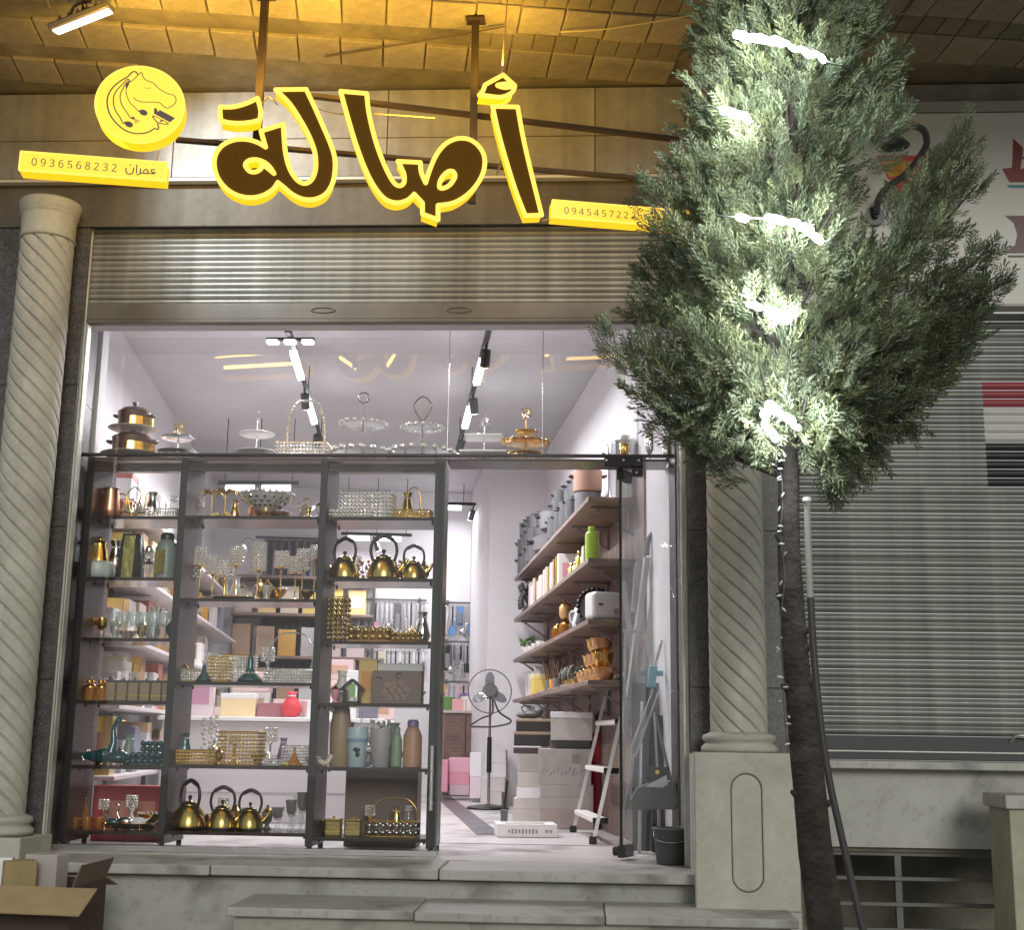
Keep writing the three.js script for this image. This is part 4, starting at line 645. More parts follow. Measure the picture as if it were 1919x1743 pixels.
// ---- shop-front glass, transom bar, patch fittings
{
  const xDoor = W(823, 1400, 0).x, xr = W(1163, 1000, 0).x, YB = W(700, 855, 0).y, top = 2.96;
  const t = thing('shopfront_glazing', 'frameless glass shop front with dark transom bar around the open doorway', 'shop front', [(-2.735 + 0.512) / 2, 0, 0]);
  const pane = (name, x0, x1, y0, y1, z = 0) => part(t, name, new THREE.PlaneGeometry(x1 - x0, y1 - y0), M.glass, [(x0 + x1) / 2 - t.position.x, (y0 + y1) / 2, z]);
  const xl = -2.735 - t.position.x, xd = xDoor - t.position.x;
  pane('window_pane', -2.735, xDoor, 0.03, YB - 0.004);
  part(t, 'floor_channel', rbox(xd - xl, 0.03, 0.03, 0.004), M.alu, [(xl + xd) / 2, 0.015, 0]);
  part(t, 'edge_seal', box(0.012, YB - 0.04, 0.014), mat([0.08, 0.1, 0.1], 0.2), [xd - 0.006, (YB + 0.02) / 2, 0]);
  part(t, 'pull_handle', merge([rod([0, -0.16, 0.05], [0, 0.16, 0.05], 0.011), rod([0, -0.13, 0], [0, -0.13, 0.05], 0.008), rod([0, 0.13, 0], [0, 0.13, 0.05], 0.008)]), M.alu, [xd - 0.03, 0.39, 0]);
  const xs = [-2.735, W(855, 750, 0).x, W(1187, 750, 0).x, 0.512];
  for (let k = 0; k < 3; k++) pane('transom_pane', xs[k] + 0.002, xs[k + 1] - 0.002, YB + 0.014, top);
  pane('side_pane', xr + 0.02, 0.5, 0.03, YB - 0.004, -0.01);
  part(t, 'transom_bar', rbox(3.247, 0.016, 0.03, 0.003), mat([0.06, 0.055, 0.06], 0.4, { metal: 0.4 }), [0, YB + 0.004, 0]);
  const b0 = W(1132, 872, 0.02).x, b1 = W(1205, 872, 0.02).x, b = W(1190, 855, 0.02).y - W(1190, 890, 0.02).y;
  part(t, 'patch_fitting', rbox(b1 - b0, b * 0.52, 0.05, 0.004), M.black, [(b0 + b1) / 2 - t.position.x, YB - b * 0.26 - 0.005, 0]);
  part(t, 'patch_lug', rbox(0.06, b * 0.46, 0.05, 0.004), M.black, [b1 - 0.03 - t.position.x, YB - b * 0.76 - 0.006, 0]);
  for (const [u, v] of [[0.02, 0.2], [0.5, 0.2], [0.92, 0.2], [0.86, 0.85]]) part(t, 'bolt', cyl(0.006, 0.006, 0.004, 10).rotateX(Math.PI / 2), M.alu, [b0 + (b1 - b0) * (0.04 + u * 0.92) - t.position.x, YB - b * v - 0.004, 0.025]);
  // the open leaf
  const h = thing('glass_door', 'open frameless glass door leaf with dark edge and black corner fittings', 'door', [xr, 0.012, -0.03], 66 * R);
  part(h, 'pane', new THREE.PlaneGeometry(0.95, YB - 0.06), M.glass, [0.475, (YB - 0.06) / 2, 0]);
  part(h, 'edge_seal', box(0.01, YB - 0.06, 0.012), mat([0.012, 0.012, 0.014], 0.35), [0, (YB - 0.06) / 2, 0]);
  part(h, 'bottom_fitting', rbox(0.14, 0.06, 0.034, 0.004), M.black, [0.06, 0.03, 0]); part(h, 'top_fitting', rbox(0.14, 0.06, 0.034, 0.004), M.black, [0.06, YB - 0.1, 0]);
  const fr = thing('side_frame', 'slim aluminium frame post between narrow side pane and pier', 'window frame', [0.5, 0, 0.02]);
  part(fr, 'post', rbox(0.022, 2.9, 0.04, 0.004), M.alu, [-0.004, 1.45, 0]); part(fr, 'post', rbox(0.01, 2.9, 0.02, 0.003), mat([0.1, 0.1, 0.11], 0.4), [-0.022, 1.45, 0.012]);
}
// ---- display unit in the window: three bays of dark boards
const ZD = -0.11, DD = 0.36;                                    // front plane and depth of the unit
const bayX = [172, 347, 609, 824].map((px) => W(px, 870, ZD).x);
const shelfPy = [[968, 1083, 1197, 1315, 1437, 1560], [968, 1123, 1280, 1437, 1562], [970, 1085, 1203, 1320, 1441, 1573]];
const bayMidPx = [[250, 245, 235, 225, 215, 205], [475, 470, 465, 455, 450], [715, 712, 708, 700, 690, 685]];
const shelfY = shelfPy.map((l, b) => l.map((py, k) => W(bayMidPx[b][k], py - 2, ZD).y));
{
  const lam = mat([0.135, 0.105, 0.105], 0.32, { map: T.wood }), edge = mat([0.022, 0.02, 0.022], 0.45), top = W(480, 857, ZD).y;
  const t = thing('display_shelf', 'dark brown three bay display shelf standing behind the shop window', 'display shelf', [(bayX[0] + bayX[3]) / 2, 0, ZD]);
  const X = (x) => x - t.position.x;
  bayX.forEach((x, i) => { part(t, 'side_panel', box(0.03, top - 0.03, DD - 0.012), lam, [X(x), top / 2 + 0.015, -DD / 2 - 0.006]); part(t, 'front_edge', rbox(i === 3 ? 0.045 : 0.038, top - 0.03, 0.012, 0.003), edge, [X(x), top / 2 + 0.015, -0.006]); for (const z of [-0.03, -DD + 0.03]) part(t, 'leg', cyl(0.014, 0.014, 0.03, 10), M.black, [X(x), 0, z]); });
  for (let b = 0; b < 3; b++) {
    const w = bayX[b + 1] - bayX[b] - 0.04, cx = X((bayX[b] + bayX[b + 1]) / 2);
    shelfY[b].forEach((y) => { const s = part(t, 'shelf_board', rbox(w, 0.018, DD - 0.02, 0.003), mat([0.06, 0.045, 0.045], 0.2, { map: T.wood }), [cx, y - 0.009, -DD / 2 - 0.004]); for (const sx of [-1, 1]) for (const z of [0.1, -0.1]) part(s, 'shelf_pin', cyl(0.006, 0.006, 0.014, 8), M.black, [sx * (w / 2 - 0.02), -0.023, z]); });
    part(t, 'top_board', box(w, 0.02, DD), lam, [cx, top - 0.01, -DD / 2 - 0.002]);
    part(t, 'header_board', rbox(w, W(480, 857, ZD).y - W(480, 880, ZD).y - 0.022, 0.018, 0.003), mat([0.12, 0.1, 0.1], 0.16, { map: T.wood }), [cx, top - 0.056, -0.012]);
  }
}
// ---- shelves along the slanting wall, on brown planked panelling
const WSH = [], wsD0 = 1.05, wsD1 = 5.3;
{
  const t = thing('wall_panelling', 'brown vertical plank panelling behind the long wall shelves', 'wall panelling', room(0, 0), RT);
  const tones = [[0.30, 0.245, 0.235], [0.26, 0.21, 0.2], [0.33, 0.27, 0.255]].map((c) => mat(c, 0.5, { map: T.wood }));
  const n = 26, dw = (DP - 0.85) / n; for (let k = 0; k < n; k++) part(t, 'plank', rbox(0.014, 2.25, dw - 0.006, 0.003), pick(tones), [-0.008, 1.125 + 0.004, -(0.85 + dw * (k + 0.5))]);
  const fronts = [[985, 1087, 1180, 925], [985, 1163, 1150, 1036], [983, 1238, 1150, 1156], [973, 1312, 1150, 1277]];
  for (const [i, [x0, y0, x1, y1]] of fronts.entries()) {
    const y = W(x0, y0, -5.4).y, s = thing('wall_shelf', ['top brown wall shelf crowded with grey cookware', 'second brown wall shelf with books frames and a lime bottle', 'third brown wall shelf with jars and white appliance', 'lowest brown wall shelf with golden glassware and brushes'][i], 'wall shelf', room(-0.017, 0, y), RT);
    WSH.push(y); const dep = 0.3;
    for (let k = 0; k < 3; k++) { const d0 = wsD0 + (wsD1 - wsD0) * k / 3, d1 = wsD0 + (wsD1 - wsD0) * (k + 1) / 3; part(s, 'board', rbox(dep, 0.03, d1 - d0 - 0.003, 0.004), mat([0.34, 0.275, 0.25], 0.42, { map: T.wood }), [-dep / 2, -0.015, -(d0 + d1) / 2]); }
    for (let k = 0; k < 6; k++) { const d = wsD0 + 0.2 + k * 0.78; part(s, 'bracket', merge([box(dep - 0.06, 0.012, 0.02).translate(-dep / 2 + 0.02, -0.037, -d), box(0.012, 0.16, 0.02).translate(-0.007, -0.112, -d), bar([-dep + 0.08, -0.042, -d], [-0.012, -0.18, -d], 0.014, 0.008)]), mat([0.3, 0.25, 0.235], 0.5)); }
  }
}
// ================================================================ goods: builders
const G = {
  gold: mat([0.80, 0.52, 0.16], 0.2, { metal: 1 }), goldB: mat([0.70, 0.50, 0.14], 0.3, { metal: 1 }), brass: mat([0.55, 0.40, 0.12], 0.24, { metal: 1 }), copper: mat([0.62, 0.30, 0.18], 0.28, { metal: 0.9 }),
  silver: mat([0.78, 0.78, 0.79], 0.16, { metal: 1 }), steel: mat([0.55, 0.55, 0.57], 0.16, { metal: 1 }), crystal: mat([0.80, 0.78, 0.75], 0.1, { metal: 0.55 }), glass: mat([0.95, 0.97, 0.97], 0.03, { transmission: 0.9, thickness: 0, ior: 1.5 }),
  amber: mat([0.75, 0.42, 0.12], 0.05, { transmission: 0.7, thickness: 0 }), teal: mat([0.02, 0.10, 0.12], 0.16, { clearcoat: 0.8, metal: 0.3 }), tealL: mat([0.30, 0.42, 0.42], 0.3), sage: mat([0.22, 0.28, 0.25], 0.4), black: mat([0.015, 0.015, 0.016], 0.35),
  white: mat([0.78, 0.77, 0.76], 0.4), cream: mat([0.66, 0.58, 0.47], 0.45), brown: mat([0.10, 0.05, 0.04], 0.35), pale: mat([0.52, 0.60, 0.60], 0.35), grey: mat([0.13, 0.133, 0.14], 0.42, { metal: 0.2 }), greyL: mat([0.2, 0.205, 0.215], 0.4, { metal: 0.2 }), greyD: mat([0.10, 0.10, 0.105], 0.45), tan: mat([0.33, 0.24, 0.15], 0.45), red: mat([0.5, 0.03, 0.04], 0.45), pink: mat([0.72, 0.32, 0.40], 0.5), lime: mat([0.40, 0.62, 0.08], 0.35), blue: mat([0.10, 0.25, 0.5], 0.4), sky: mat([0.25, 0.52, 0.66], 0.4), orange: mat([0.72, 0.33, 0.10], 0.45), purple: mat([0.2, 0.14, 0.3], 0.4), yellow: mat([0.75, 0.58, 0.16], 0.4), leaf: mat([0.12, 0.25, 0.07], 0.6), kraft: mat([0.36, 0.25, 0.15], 0.75, { map: T.card }), card: mat([0.62, 0.60, 0.60], 0.65, { map: T.card }), cardW: mat([0.76, 0.75, 0.76], 0.6), cardG: mat([0.48, 0.46, 0.46], 0.65, { map: T.card }),
};
const onShelf = (b, k, px, dz = -0.17) => { const y = k < 0 ? W(480, 857, ZD).y : shelfY[b][k], py = k < 0 ? 852 : shelfPy[b][k] - 2; return V(W(px, py, ZD + dz).x, y + 0.0008, ZD + dz); };
function kettle(label, pos, turn, s, group, bm = G.brass) {
  const t = thing('kettle', label, 'kettle', pos, turn, group);
  part(t, 'body', lathe([[0.001, 0], [0.07, 0], [0.078, 0.006], [0.08, 0.018], [0.076, 0.05], [0.062, 0.085], [0.045, 0.107], [0.04, 0.112], [0.001, 0.113]], 28), bm);
  part(t, 'base_ring', new THREE.TorusGeometry(0.0775, 0.004, 6, 28).rotateX(Math.PI / 2), G.black, [0, 0.01, 0]);
  part(t, 'lid', lathe([[0.041, 0.111], [0.04, 0.118], [0.025, 0.128], [0.001, 0.131]], 20), bm); part(t, 'knob', lathe([[0.004, 0.13], [0.006, 0.138], [0.011, 0.146], [0.009, 0.154], [0.001, 0.157]], 12), G.black);
  part(t, 'handle', tube([[-0.052, 0.098, 0], [-0.064, 0.15, 0], [-0.05, 0.2, 0], [0, 0.222, 0], [0.05, 0.2, 0], [0.064, 0.15, 0], [0.052, 0.098, 0]], 0.0075, 30, 8), G.black); part(t, 'grip', tube([[-0.045, 0.205, 0], [0, 0.224, 0], [0.045, 0.205, 0]], 0.011, 14, 8), G.black);
  part(t, 'spout', taperTube([V(0.066, 0.045, 0), V(0.095, 0.075, 0), V(0.118, 0.115, 0)], [0.018, 0.013, 0.009], 10, 10), bm); t.scale.setScalar(s); return t;
}
function plateGeo(r, square, thick = 0.008) { return square ? rbox(2 * r, thick, 2 * r * 0.8, 0.004).translate(0, thick / 2, 0) : lathe([[0.001, 0], [r * 0.7, 0], [r * 0.95, thick], [r, thick * 1.8], [r * 0.985, thick * 2.1], [r * 0.92, thick * 1.5], [r * 0.68, thick * 0.8], [0.001, thick * 0.7]], 36); }
function tierStand(label, pos, o) {
  const t = thing('tier_stand', label, 'cake stand', pos, o.turn ?? 0); const sm = o.stem ?? G.gold;
  for (const [y, r, m = G.white] of o.plates) { part(t, 'plate', plateGeo(r, o.square, o.thick), m, [0, y, 0]); if (o.scallop) part(t, 'rim', merge([...Array(18)].map((_, k) => sph(r * 0.09, 6, 5).translate(Math.cos(k * 0.349) * r, 0.014, Math.sin(k * 0.349) * r))), o.rim ?? G.crystal, [0, y, 0]); }
  part(t, 'stem', lathe([[0.012, 0.006], [0.005, 0.02], [0.0045, o.h * 0.5], [0.008, o.h * 0.52], [0.0045, o.h * 0.55], [0.004, o.h]], 12), sm);
  for (const s of [0, 1, 2]) part(t, 'foot', cyl(0.009, 0.006, o.plates[0][0], 8), sm, [Math.cos(s * 2.09 + 0.5) * o.plates[0][1] * 0.55, 0, Math.sin(s * 2.09 + 0.5) * o.plates[0][1] * 0.55]);
  if (o.foot) t.children.filter((c) => c.name === 'plate' || c.name === 'rim').forEach((c) => (c.position.y += 0.012));
  if (o.finial === 'ring') part(t, 'finial', new THREE.TorusGeometry(0.03, 0.004, 8, 24), sm, [0, o.h + 0.03, 0]);
  if (o.finial === 'loop') part(t, 'finial', tube([[0, o.h, 0], [-0.035, o.h + 0.055, 0], [-0.05, o.h + 0.1, 0], [0, o.h + 0.15, 0], [0.05, o.h + 0.1, 0], [0.035, o.h + 0.055, 0], [0, o.h, 0]], 0.004, 36, 6), sm);
  if (o.finial === 'ball') part(t, 'finial', merge([sph(0.012, 10, 8).translate(0, o.h + 0.01, 0), sph(0.007, 8, 6).translate(0, o.h + 0.05, 0)]), G.crystal);
  if (o.finial === 'star') part(t, 'finial', merge([...Array(14)].map((_, k) => at(new THREE.OctahedronGeometry(0.012).scale(0.5, 1.7, 0.5), 0, o.h + 0.03, 0, k * 1.3, k * 2.1, k * 0.7).translate(Math.sin(k * 2.4) * 0.022, Math.cos(k * 1.7) * 0.024, Math.sin(k * 1.1) * 0.018))), o.rim ?? G.crystal);
  return t;
}
function beads(list, r) { const g = sph(r, 6, 4); return merge(list.map(([x, y, z]) => g.clone().translate(x, y, z))); }
function beadBox(w, h, d, step) { const l = []; for (let y = step / 2; y < h; y += step) { for (let x = -w / 2; x <= w / 2 + 1e-6; x += step) l.push([x, y, d / 2], [x, y, -d / 2]); for (let z = -d / 2 + step; z < d / 2 - 1e-6; z += step) l.push([-w / 2, y, z], [w / 2, y, z]); } return l; }
function basket(label, pos, w, h, d, m, o = {}) {
  const t = thing('beaded_basket', label, 'basket', pos, o.turn ?? 0, o.group), st = o.step ?? 0.017;
  part(t, 'bead_lattice', beads(beadBox(w, h, d, st), st * 0.44), m, [0, 0.006, 0]); part(t, 'base_tray', rbox(w, 0.006, d, 0.002), o.tray ?? G.gold, [0, 0.003, 0]);
  part(t, 'rim', merge([rod([-w / 2, h + 0.004, d / 2], [w / 2, h + 0.004, d / 2], 0.003, 6), rod([-w / 2, h + 0.004, -d / 2], [w / 2, h + 0.004, -d / 2], 0.003, 6), rod([-w / 2, h + 0.004, -d / 2], [-w / 2, h + 0.004, d / 2], 0.003, 6), rod([w / 2, h + 0.004, -d / 2], [w / 2, h + 0.004, d / 2], 0.003, 6)]), o.tray ?? G.gold);
  if (o.handle) { const a = o.hw ?? w * 0.42; part(t, 'handle', tube([[-a, h * 0.6, 0], [-a * 1.02, h + (o.handle - h) * 0.5, 0], [-a * 0.6, o.handle * 0.95, 0], [0, o.handle, 0], [a * 0.6, o.handle * 0.95, 0], [a * 1.02, h + (o.handle - h) * 0.5, 0], [a, h * 0.6, 0]], 0.004, 40, 6), o.tray ?? G.gold); if (o.beadHandle) { const c = curve([[-a, h * 0.6, 0], [-a * 1.02, h + (o.handle - h) * 0.5, 0], [-a * 0.6, o.handle * 0.95, 0], [0, o.handle, 0], [a * 0.6, o.handle * 0.95, 0], [a * 1.02, h + (o.handle - h) * 0.5, 0], [a, h * 0.6, 0]]); part(t, 'handle_beads', beads(c.getPoints(34).map((p) => p.toArray()), 0.0085), m); } }
  return t;
}
function ballTray(label, pos, nx, nz, ny, r, m, o = {}) { const t = thing('ball_tray', label, 'tray', pos, 0, o.group), l = []; for (let y = 0; y < ny; y++) for (let i = 0; i < nx; i++) for (let k = 0; k < nz; k++) if (k === nz - 1 || k === 0 || i === 0 || i === nx - 1) l.push([(i - (nx - 1) / 2) * r * 2.05, r + 0.006 + y * r * 1.95, (k - (nz - 1) / 2) * r * 2.05]); const g = sph(r, 12, 8); part(t, 'balls', merge(l.map(([x, y, z]) => g.clone().translate(x, y, z))), m); part(t, 'base_tray', rbox(nx * r * 2.05, 0.006, nz * r * 2.05, 0.002), o.tray ?? G.gold, [0, 0.003, 0]); return t; }
function candle(label, pos, h, cup, r, group) {
  const t = thing('candle_holder', label, 'candle holder', pos, 0, group); part(t, 'foot', lathe([[0.001, 0], [0.032, 0], [0.034, 0.004], [0.02, 0.008], [0.006, 0.014], [0.001, 0.015]], 18), G.gold);
  const s0 = h - cup; part(t, 'stem', lathe([[0.0035, 0.012], [0.0035, s0 * 0.3], [0.007, s0 * 0.34], [0.0035, s0 * 0.38], [0.0035, s0 * 0.9], [0.008, s0 * 0.94], [0.012, s0]], 10), G.gold);
  const l = [], n = Math.max(8, Math.round(r * 6.28 / 0.014)), ny = Math.max(2, Math.round(cup / 0.013)); for (let y = 0; y < ny; y++) for (let k = 0; k < n; k++) { const a = (k + (y & 1) * 0.5) / n * 6.283; l.push([Math.cos(a) * r, s0 + 0.007 + y * 0.013, Math.sin(a) * r]); }
  part(t, 'beaded_cup', beads(l, 0.0068), G.crystal); part(t, 'cup_floor', cyl(r, r, 0.003, 16), G.gold, [0, s0, 0]); return t;
}
function goblet(label, pos, h, r, m, group) { const t = thing('goblet', label, 'goblet', pos, 0, group); part(t, 'foot', lathe([[0.001, 0], [r * 0.8, 0], [r * 0.75, 0.003], [0.004, 0.008], [0.003, h * 0.42], [0.001, h * 0.43]], 16), m); part(t, 'bowl', lathe([[0.003, h * 0.42], [r * 0.6, h * 0.5], [r, h * 0.68], [r * 0.95, h], [r * 0.92, h], [r * 0.95, h * 0.68], [r * 0.55, h * 0.53], [0.001, h * 0.46]], 18), m); return t; }
function tin(label, pos, w, h, m, lid, group) { const t = thing('storage_tin', label, 'tin', pos, 0, group); part(t, 'body', rbox(w, h, w, 0.006), m, [0, h / 2, 0]); part(t, 'lid', rbox(w * 1.03, 0.012, w * 1.03, 0.004), lid, [0, h + 0.006, 0]); part(t, 'knob', sph(0.007, 8, 6), lid, [0, h + 0.017, 0]); part(t, 'band', box(w * 1.01, 0.006, w * 1.01), G.goldB, [0, h * 0.3, 0]); return t; }
function flask(label, pos, r, h, m, cap, o = {}) { const t = thing(o.name ?? 'flask', label, o.cat ?? 'flask', pos, o.turn ?? 0, o.group); part(t, 'body', lathe([[0.001, 0], [r, 0], [r * 1.02, 0.008], [r, h * 0.66], [r * 0.7, h * 0.8], [r * 0.55, h * 0.86], [0.001, h * 0.861]], 24), m); part(t, 'cap', lathe([[r * 0.6, h * 0.85], [r * 0.62, h * 0.95], [r * 0.45, h], [0.001, h]], 16), cap); if (o.handle) part(t, 'handle', tube([[r * 0.85, h * 0.74, 0], [r * 1.7, h * 0.72, 0], [r * 1.75, h * 0.4, 0], [r * 0.98, h * 0.2, 0]], r * 0.14, 20, 8), o.hm ?? cap); if (o.panel) part(t, 'gold_panel', new THREE.CylinderGeometry(r * 1.015, r * 1.03, h * 0.5, 14, 6, true, -0.5, 1.0), o.panel, [0, h * 0.36, 0]); return t; }
function boxed(label, cat, pos, w, h, d, m, o = {}) { const t = thing(o.name ?? 'product_box', label, cat, pos, o.turn ?? 0, o.group); part(t, 'body', rbox(w, h, d, 0.004), m, [0, h / 2, 0]); if (o.lid) part(t, 'lid', rbox(w * 1.02, h * 0.22, d * 1.02, 0.004), o.lid, [0, h * 0.89 + 0.001, 0]); if (o.stripe === undefined && /rack|stack behind|slim/.test(label) && rnd() < 0.65) o.stripe = pick([G.cardW, G.cream, G.tan, G.greyD, mat([0.5, 0.3, 0.2], 0.5)]);
  if (o.stripe) part(t, 'label_panel', box(w * 0.7, h * 0.45, 0.002), o.stripe, [0, h * 0.5, d / 2 + 0.0012]); if (o.tape) part(t, 'tape', box(w * 0.12, 0.002, d * 0.99), mat([0.6, 0.5, 0.35], 0.3), [0, h + 0.001, 0]); return t; }
function pot(label, pos, r, h, m, o = {}) { const t = thing('cooking_pot', label, 'pot', pos, o.turn ?? 0, o.group); part(t, 'body', lathe([[0.001, 0], [r * 0.88, 0], [r * 0.96, 0.012], [r, h], [r * 1.03, h + 0.004], [r * 1.0, h + 0.008], [r * 0.96, h * 0.99], [r * 0.9, 0.01], [0.001, 0.008]], 28), m); for (const s of [-1, 1]) part(t, 'handle', tube([[s * r * 0.97, h * 0.78, -r * 0.25], [s * r * 1.22, h * 0.84, -r * 0.18], [s * r * 1.22, h * 0.84, r * 0.18], [s * r * 0.97, h * 0.78, r * 0.25]], r * 0.05 + 0.003, 14, 6), o.hm ?? m); if (o.lid) part(t, 'lid', lathe([[r * 1.02, h + 0.008], [r * 0.7, h + 0.03], [0.012, h + 0.04], [0.01, h + 0.055], [0.018, h + 0.065], [0.001, h + 0.07]], 24), o.lid); return t; }

// ================================================================ top of the window unit
{
  const top = (px, dz) => onShelf(0, -1, px, dz);
  { const t = tierStand('two tier stand with gold column carrying two brown casseroles', top(247, -0.16), { h: 0.34, stem: G.gold, plates: [[0.035, 0.17, G.cream], [0.185, 0.14, G.cream]], thick: 0.006 });
    t.children.find((c) => c.name === 'stem').scale.set(2, 1, 2); for (const [y, r] of [[0.04, 0.16], [0.19, 0.135]]) part(t, 'gold_band', new THREE.CylinderGeometry(r * 0.98, r, 0.05, 20, 1, true, 0.15, 1.1), G.gold, [0, y + 0.03, 0]); }
  for (const [y, l] of [[0.052, 'brown glazed casserole on the lower plate of gold tier stand'], [0.202, 'brown glazed casserole on the upper plate of gold tier stand']]) pot(l, top(247, -0.16).add(V(0.0, y, 0)), y < 0.1 ? 0.112 : 0.09, 0.08, G.brown, { lid: G.brown });
  tierStand('clear two tier stand with star flower finial beside brown casseroles', top(333, -0.16), { h: 0.17, stem: G.silver, plates: [[0.045, 0.12, G.silver], [0.13, 0.095, G.silver]], finial: 'star', rim: G.goldB });
  tierStand('two tier stand with plain white round plates', top(480, -0.17), { h: 0.24, stem: G.silver, plates: [[0.05, 0.12, G.white], [0.155, 0.1, G.white]], finial: 'ball' });
  basket('round crystal beaded basket with tall beaded arch handle', top(572, -0.16), 0.28, 0.095, 0.2, G.crystal, { step: 0.019, handle: 0.36, hw: 0.1, beadHandle: 1 });
  tierStand('two tier glass stand with twisted stem and small ring finial', top(678, -0.17), { h: 0.35, stem: mat([0.3, 0.24, 0.2], 0.25, { metal: 0.9 }), plates: [[0.05, 0.17, G.glass], [0.21, 0.13, G.glass]], finial: 'ring', scallop: 1 });
  tierStand('two tier glass stand with wide teardrop loop handle', top(790, -0.16), { h: 0.235, stem: mat([0.25, 0.19, 0.15], 0.25, { metal: 0.9 }), plates: [[0.05, 0.18, G.glass], [0.19, 0.115, G.glass]], finial: 'loop', scallop: 1 });
  tierStand('square white two tier stand with flower finial', top(907, -0.15), { h: 0.21, stem: G.silver, square: 1, plates: [[0.045, 0.13, G.white], [0.14, 0.105, G.white]], finial: 'star', thick: 0.012 });
  tierStand('golden shell shaped two tier dish with sprig finial', top(985, -0.16), { h: 0.26, stem: G.gold, plates: [[0.045, 0.09, G.gold], [0.11, 0.13, G.gold], [0.17, 0.06, G.goldB]], finial: 'star', rim: G.gold, scallop: 1 });
  // what carries those beyond the unit: a glass shelf on the transom
  const t = thing('transom_shelf', 'thin dark shelf board behind the transom bar over the doorway', 'shelf', V(W(1050, 857, ZD).x, W(480, 857, ZD).y - 0.012, ZD - 0.14)); part(t, 'board', rbox(W(1282, 857, ZD).x - W(832, 857, ZD).x - 0.1, 0.012, 0.24, 0.003), mat([0.1, 0.085, 0.085], 0.25), [-0.02, 0.006, 0]); for (const x of [-0.62, -0.1, 0.42]) part(t, 'hanger', rod([x, 0.006, 0.1], [x, 1.05, 0.1], 0.003, 6), G.steel);
}
{ // big steel pot, globes on goblets at the end
  const y = W(1180, 925, -1.0).y; pot('large shiny steel stockpot on the end of the top wall shelf', V(W(1178, 920, -1.05).x, WSH[0] + 0.001, -1.25), 0.125, 0.36, G.steel, { lid: G.steel, hm: G.black });
  const t0 = onShelf(0, -1, 1180, -0.17); for (const [px, h, r, l] of [[1170, 0.11, 0.03, 'shortest crystal globe on gold cup beside the steel stockpot'], [1217, 0.165, 0.036, 'tallest crystal globe on silver goblet beside the steel stockpot'], [1250, 0.09, 0.033, 'crystal globe on thin stem nearest the pier']]) { const p = onShelf(0, -1, px, -0.14), t = thing('crystal_globe', l, 'ornament', p); part(t, 'holder', lathe([[0.001, 0], [0.026, 0], [0.02, 0.008], [0.008, 0.014], [0.008, h * 0.3], [0.024, h * 0.45], [0.026, h], [0.001, h]], 16), px === 1170 ? G.gold : G.silver); part(t, 'globe', new THREE.IcosahedronGeometry(r, 2), G.glass, [0, h + r * 0.9, 0]); part(t, 'cage', new THREE.IcosahedronGeometry(r * 0.8, 1), G.crystal, [0, h + r * 0.9, 0]); }
}
